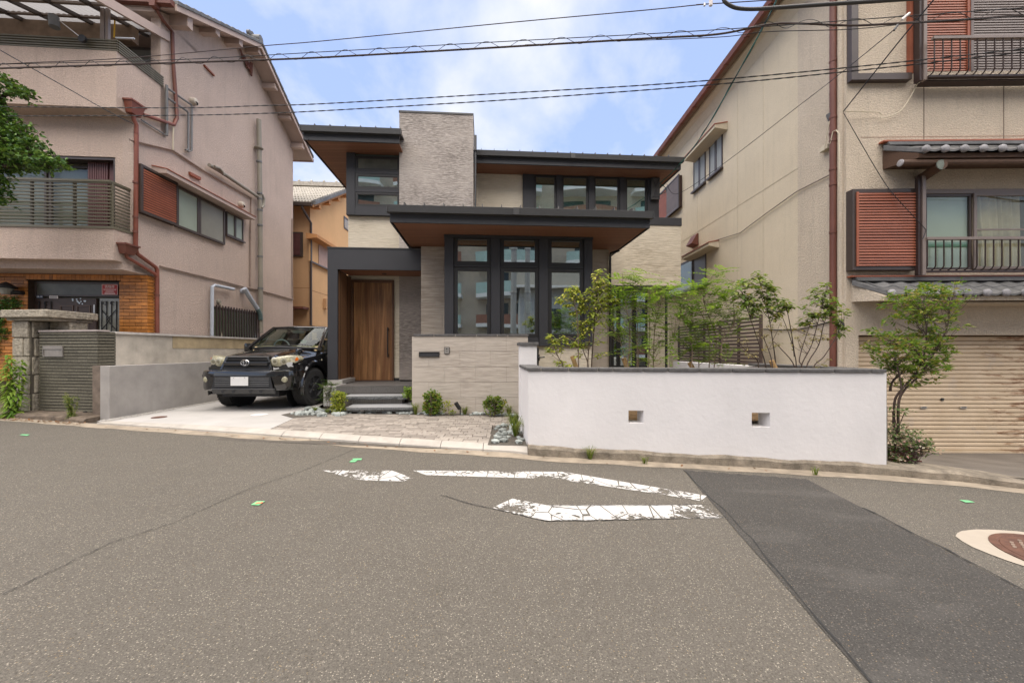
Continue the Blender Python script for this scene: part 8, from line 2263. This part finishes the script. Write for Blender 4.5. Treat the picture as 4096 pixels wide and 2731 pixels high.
shrub('round_shrub', 'small dense green shrub between granite steps and gate wall', 'shrub', 'Q', 7.5, [[(1245, 190), (1240, 120)]], [(1250, 115, 28, 22), (1235, 145, 32, 25), (1260, 165, 25, 20)], leaf_fresh, bark, 'dense', .045, 4, GB, r0=.004, seed=34)
shrub('feathery_shrub', 'dark feathery shrub at the canopy post left of the steps', 'shrub', 'Q', 7.35, [[(620, 215), (620, 130), (650, 60)], [(610, 215), (590, 120), (575, 70)]],
      [(650, 60, 22, 16), (600, 75, 40, 12), (640, 100, 35, 25), (605, 130, 35, 25), (635, 150, 35, 25), (600, 175, 30, 25), (630, 195, 25, 15)], leaf_dark, bark, 'pinnate', .034, 2.2, GB, r0=.004, seed=35)
shrub('round_shrub', 'lime and red leafed shrub at the left of the lower granite step', 'shrub', 'Q', 7.12, [[(690, 290), (690, 200), (700, 140)], [(700, 290), (725, 200)]],
      [(690, 145, 40, 15), (730, 160, 20, 20), (670, 175, 30, 20), (710, 190, 40, 25), (680, 230, 40, 25), (715, 250, 35, 25), (690, 275, 40, 14)], leaf_lime, bark, 'dense', .050, 3.4, GB, r0=.004, seed=36)
def tuft(label, p, n, h, seed, mat=leaf_grass, name='grass_tuft', cat='grass', group='grass tufts along the forecourt'):
    rnd = random.Random(seed); mb = MB()
    for i in range(n):
        a = rnd.uniform(0, 2 * pi); r = rnd.uniform(.35, 1); hh = h * rnd.uniform(.6, 1.1); o = Vector((cos(a), sin(a), 0)); sd = Vector((-sin(a), cos(a), 0)) * rnd.uniform(.003, .006)
        b0 = p + o * rnd.uniform(0, .03); P = [b0, b0 + o * hh * .22 * r + Vector((0, 0, hh * .55)), b0 + o * hh * .5 * r + Vector((0, 0, hh * .85)), b0 + o * hh * .85 * r + Vector((0, 0, hh * (1 - .5 * r)))]
        vs = []
        for j, q in enumerate(P): vs += [q + sd * (1 - j / 3.2), q - sd * (1 - j / 3.2)]
        mb.add(vs, [(0, 1, 3, 2), (2, 3, 5, 4), (4, 5, 7, 6)])
    o = mb.build(name, mat); o.location.z = o.location.z
    return tag(o, label, cat, group)
for (k, x, y), n, h, lb, mt in ((('Z', 50, 757), 70, .26, 'pale striped grass tuft at the foot of the lower step', leaf_grass), (('Z', 490, 757), 60, .18, 'green grass tuft just right of the garden spotlight', leaf_grass),
                                (('Z', 890, 765), 60, .22, 'wispy grass tuft at the right end of the rock strip', leaf_grass), (('Q', 515, 290), 60, .12, 'low grass tuft at the left tip of the rock bed', leaf_grass),
                                (('Q', 605, 300), 50, .11, 'low grass tuft in front of the lime shrub', leaf_grass)):
    tuft(lb, on_lot(c(k, x, y)), n, h, hash(lb) % 1000, mt)
tuft('large arching grass tuft in rocks beside the white wall corner', on_lot(c('Q', 2085, 480)), 130, .30, 5)
tuft('smaller arching grass tuft behind the large one by the white wall', on_lot(c('Q', 2060, 400)), 80, .26, 6)
tuft('grass sprouting from the gutter under the left of the white wall', on_road(c('S', 495, 325), .01), 45, .16, 7)
tuft('small weed in the gutter under the left peephole', on_road(c('S', 800, 350), .01), 25, .10, 8)
tuft('small weed with a yellow leaf in the gutter near the right of the wall', on_road(c('S', 1745, 412), .01), 25, .09, 9)
# rocks
rocks = []
def rock_mesh(seed):
    rnd = random.Random(seed); bm = bmesh.new(); bmesh.ops.create_icosphere(bm, subdivisions=1, radius=1)
    for v in bm.verts: v.co *= rnd.uniform(.72, 1.15); v.co.z *= .75
    me = bpy.data.meshes.new('rock'); bm.to_mesh(me); bm.free(); me.materials.append(rock_mat); return me
RM = [rock_mesh(i) for i in range(7)]
bed = thing('rock_bed', None, None, (-1.5, 7.1, .1)); bed['kind'] = 'structure'
rnd = random.Random(77)
bp = MB()
bx = [(-4.15, 6.95), (-3.75, 6.62), (-3.2, Y_BACK), (.1, Y_BACK - .02), (.1, 7.32), (-4.0, 7.7)]
bp.add([Vector((x, y, lot_z(x) + .006)) for x, y in bx], [tuple(range(6))]); bp.build('bed_soil', joint_sand, bed)
bp = MB().add([Vector((x, y, lot_z(x) + .004)) for x, y in ((-.30, 4.98), (.24, 4.92), (.16, 6.2), (-.02, 6.4), (-.28, 6.2))], [(0, 1, 2, 3, 4)]); bp.build('bed_soil', joint_sand, bed)
def put_rock(x, y, r, lift=.3):
    o = inst('rock', RM[rnd.randrange(7)], bed, Matrix.Translation((x, y, lot_z(x) + r * lift)) @ Matrix.Rotation(rnd.uniform(0, 6.3), 4, 'Z') @ Matrix.Diagonal((r * rnd.uniform(.8, 1.3), r * rnd.uniform(.8, 1.2), r, 1)))
for i in range(105):
    x = -3.3 + 3.35 * rnd.random(); y = Y_BACK + .03 + rnd.random() * .20; put_rock(x, y, rnd.uniform(.03, .065))
for i in range(45):
    f = rnd.random(); x = -4.0 + 1.0 * f + rnd.uniform(-.1, .1); y = 6.75 + .55 * rnd.random() + (.25 * (1 - f)); put_rock(x, y, rnd.uniform(.04, .085))
for i in range(9): put_rock(-2.25 + rnd.uniform(-.16, .22), 7.42 + rnd.uniform(-.08, .1), rnd.uniform(.05, .09), .9)
for i in range(34):
    y = 5.02 + 1.2 * rnd.random(); put_rock(-.04 + rnd.uniform(-.20, .18) + .02 * (6 - y), y, rnd.uniform(.035, .07))
# garden spotlight
sp_ = on_lot(c('Z', 450, 762))
spot = thing('garden_spotlight', 'black garden spotlight on a spike tilted toward the gate wall', 'lamp', sp_)
MB().tube([sp_ + Vector((0, 0, -.02)), sp_ + Vector((0, 0, .16))], .012, 8).build('spike', black_plastic, spot)
q0, q1 = at_y(c('Z', 445, 705), sp_.y), at_y(c('Z', 412, 648), sp_.y)
MB().tube([q0, q1 + Vector((0, -.03, 0))], [.036, .038], 16).build('head', black_plastic, spot, smooth=True)
# fallen leaves in the gutter
mb = MB(); rnd = random.Random(5)
for i in range(170):
    x = rnd.uniform(-9.2, -6.9) if i < 130 else rnd.uniform(-6.9, 3); p = kp(x, rnd.uniform(-.16, .0), .01); a = rnd.uniform(0, 6.3)
    leafv(mb, p, Vector((cos(a), sin(a), rnd.uniform(0, .5))), Vector((-sin(a), cos(a), rnd.uniform(-.3, .3))), rnd.uniform(.03, .06), .013, .1, .3)
tag(mb.build('fallen_leaves', leaf_fallen), kind='stuff')
# ------------------------------------------------------------------ across the street, seen only as reflections in the glass
def mirrored(px, py, D):
    """world point whose mirror image in the bay glazing stands at pixel px,py and virtual depth D"""
    v = at_y((px, py), D); n = N.eb; d = (v - N.p(0, B_BAY, 0)).dot(n); return v - n * (2 * d)
AF = Frame(*mirrored(2044, 1400, 38).xy, 4 + 4 + 180)
apt = thing('apartment_block', 'long apartment block with curved white balconies across the street, reflected in the glass', 'building', AF.p(0, 0, 0))
ab_w = M('apartment_tan', (.55, .47, .38), .9, .1, 1); ab_r = M('apartment_brick_red', (.30, .15, .11), .9, .15, 4); ab_s = M('balcony_white', (.82, .82, .82), .8, .05, 2)
ab_t = M('teal_balcony_screen', (.40, .54, .51), .3, .1, 2)
ab_g = glass('balcony_glass', (.5, .6, .55), .2, .6)
MB().box(AF, -22, 22, 0, 8, -1, 27).build('wall', ab_w, apt)
for f in range(9):
    z = .4 + 3.0 * f
    for i in range(5):
        a0 = -21 + 8.6 * i; pts = []
        for k in range(13): a = a0 + 7.2 * k / 12; pts.append((a, -1.3 - .9 * sin(pi * k / 12)))
        poly = [AF.p(a, b, z) for a, b in pts] + [AF.p(a0 + 7.2, -.001, z), AF.p(a0, -.001, z)]
        bl_ = MB().prism(poly, (0, 0, .35)).build('balcony', ab_s, apt)
        w_ = MB()
        for (a, b), (a2, b2) in zip(pts, pts[1:]): w_.hexa([AF.p(a, b, z + .351), AF.p(a2, b2, z + .351), AF.p(a2, b2 + .08, z + .351), AF.p(a, b + .08, z + .351), AF.p(a, b, z + 1.3), AF.p(a2, b2, z + 1.3), AF.p(a2, b2 + .08, z + 1.3), AF.p(a, b + .08, z + 1.3)])
        w_.build('parapet', ab_r if (i + f) % 3 == 0 else ab_t, bl_)
        for kx in (1.0, 4.0): MB().box(AF, a0 + kx, a0 + kx + 2.2, -.04, -.002, z + .36, z + 2.5).build('window', M('apartment_window', (.05, .06, .065), .1, .1, 2), apt)
for i, (px, lb) in enumerate(((2056, 'concrete utility pole across the street, left one in the glass'), (2112, 'concrete utility pole across the street, right one in the glass'))):
    p = mirrored(px, 1400, 19.5); o = thing('utility_pole', lb, 'pole', (p.x, p.y, -.1), 'utility poles across the street')
    MB().tube([(p.x, p.y, -.3), (p.x, p.y, 9.5)], [.17, .12], 16).build('shaft', M('pole_concrete', (.38, .38, .38), .85, .1, 4), o, smooth=True)
    for z in (4.2, 5.6, 6.4): MB().lathe((p.x, p.y, z), (0, 0, 1), [(.175, 0), (.175, .08)], 16).build('band', steel, o)
hq = mirrored(2230, 1400, 24)
HF = Frame(hq.x, hq.y, 188)
wh_ = thing('clapboard_house', 'small grey clapboard house across the street, reflected in the glass', 'house', HF.p(0, 0, 0))
MB().box(HF, -4.5, 2.3, 0, 6, -.5, 5.2).build('wall', siding('grey_clapboard', (.46, .47, .48), (.62, .63, .64), (.5, .5, .5), 1.0, 10, .6), wh_)
MB().prism([HF.p(-5, -.6, 5.2), HF.p(-5, 3, 6.9), HF.p(-5, 6.6, 5.2)], HF.ea * 7.8).build('roof', tile_grey, wh_)
MB().box(HF, -5, 2.8, -.75, -.6, 5.08, 5.22).build('gutter', ab_s, wh_)
for a in (-3.2, -.2): MB().box(HF, a, a + 1.2, -.03, -.001, 2.6, 3.9).build('window', MATS['apartment_window'], wh_)
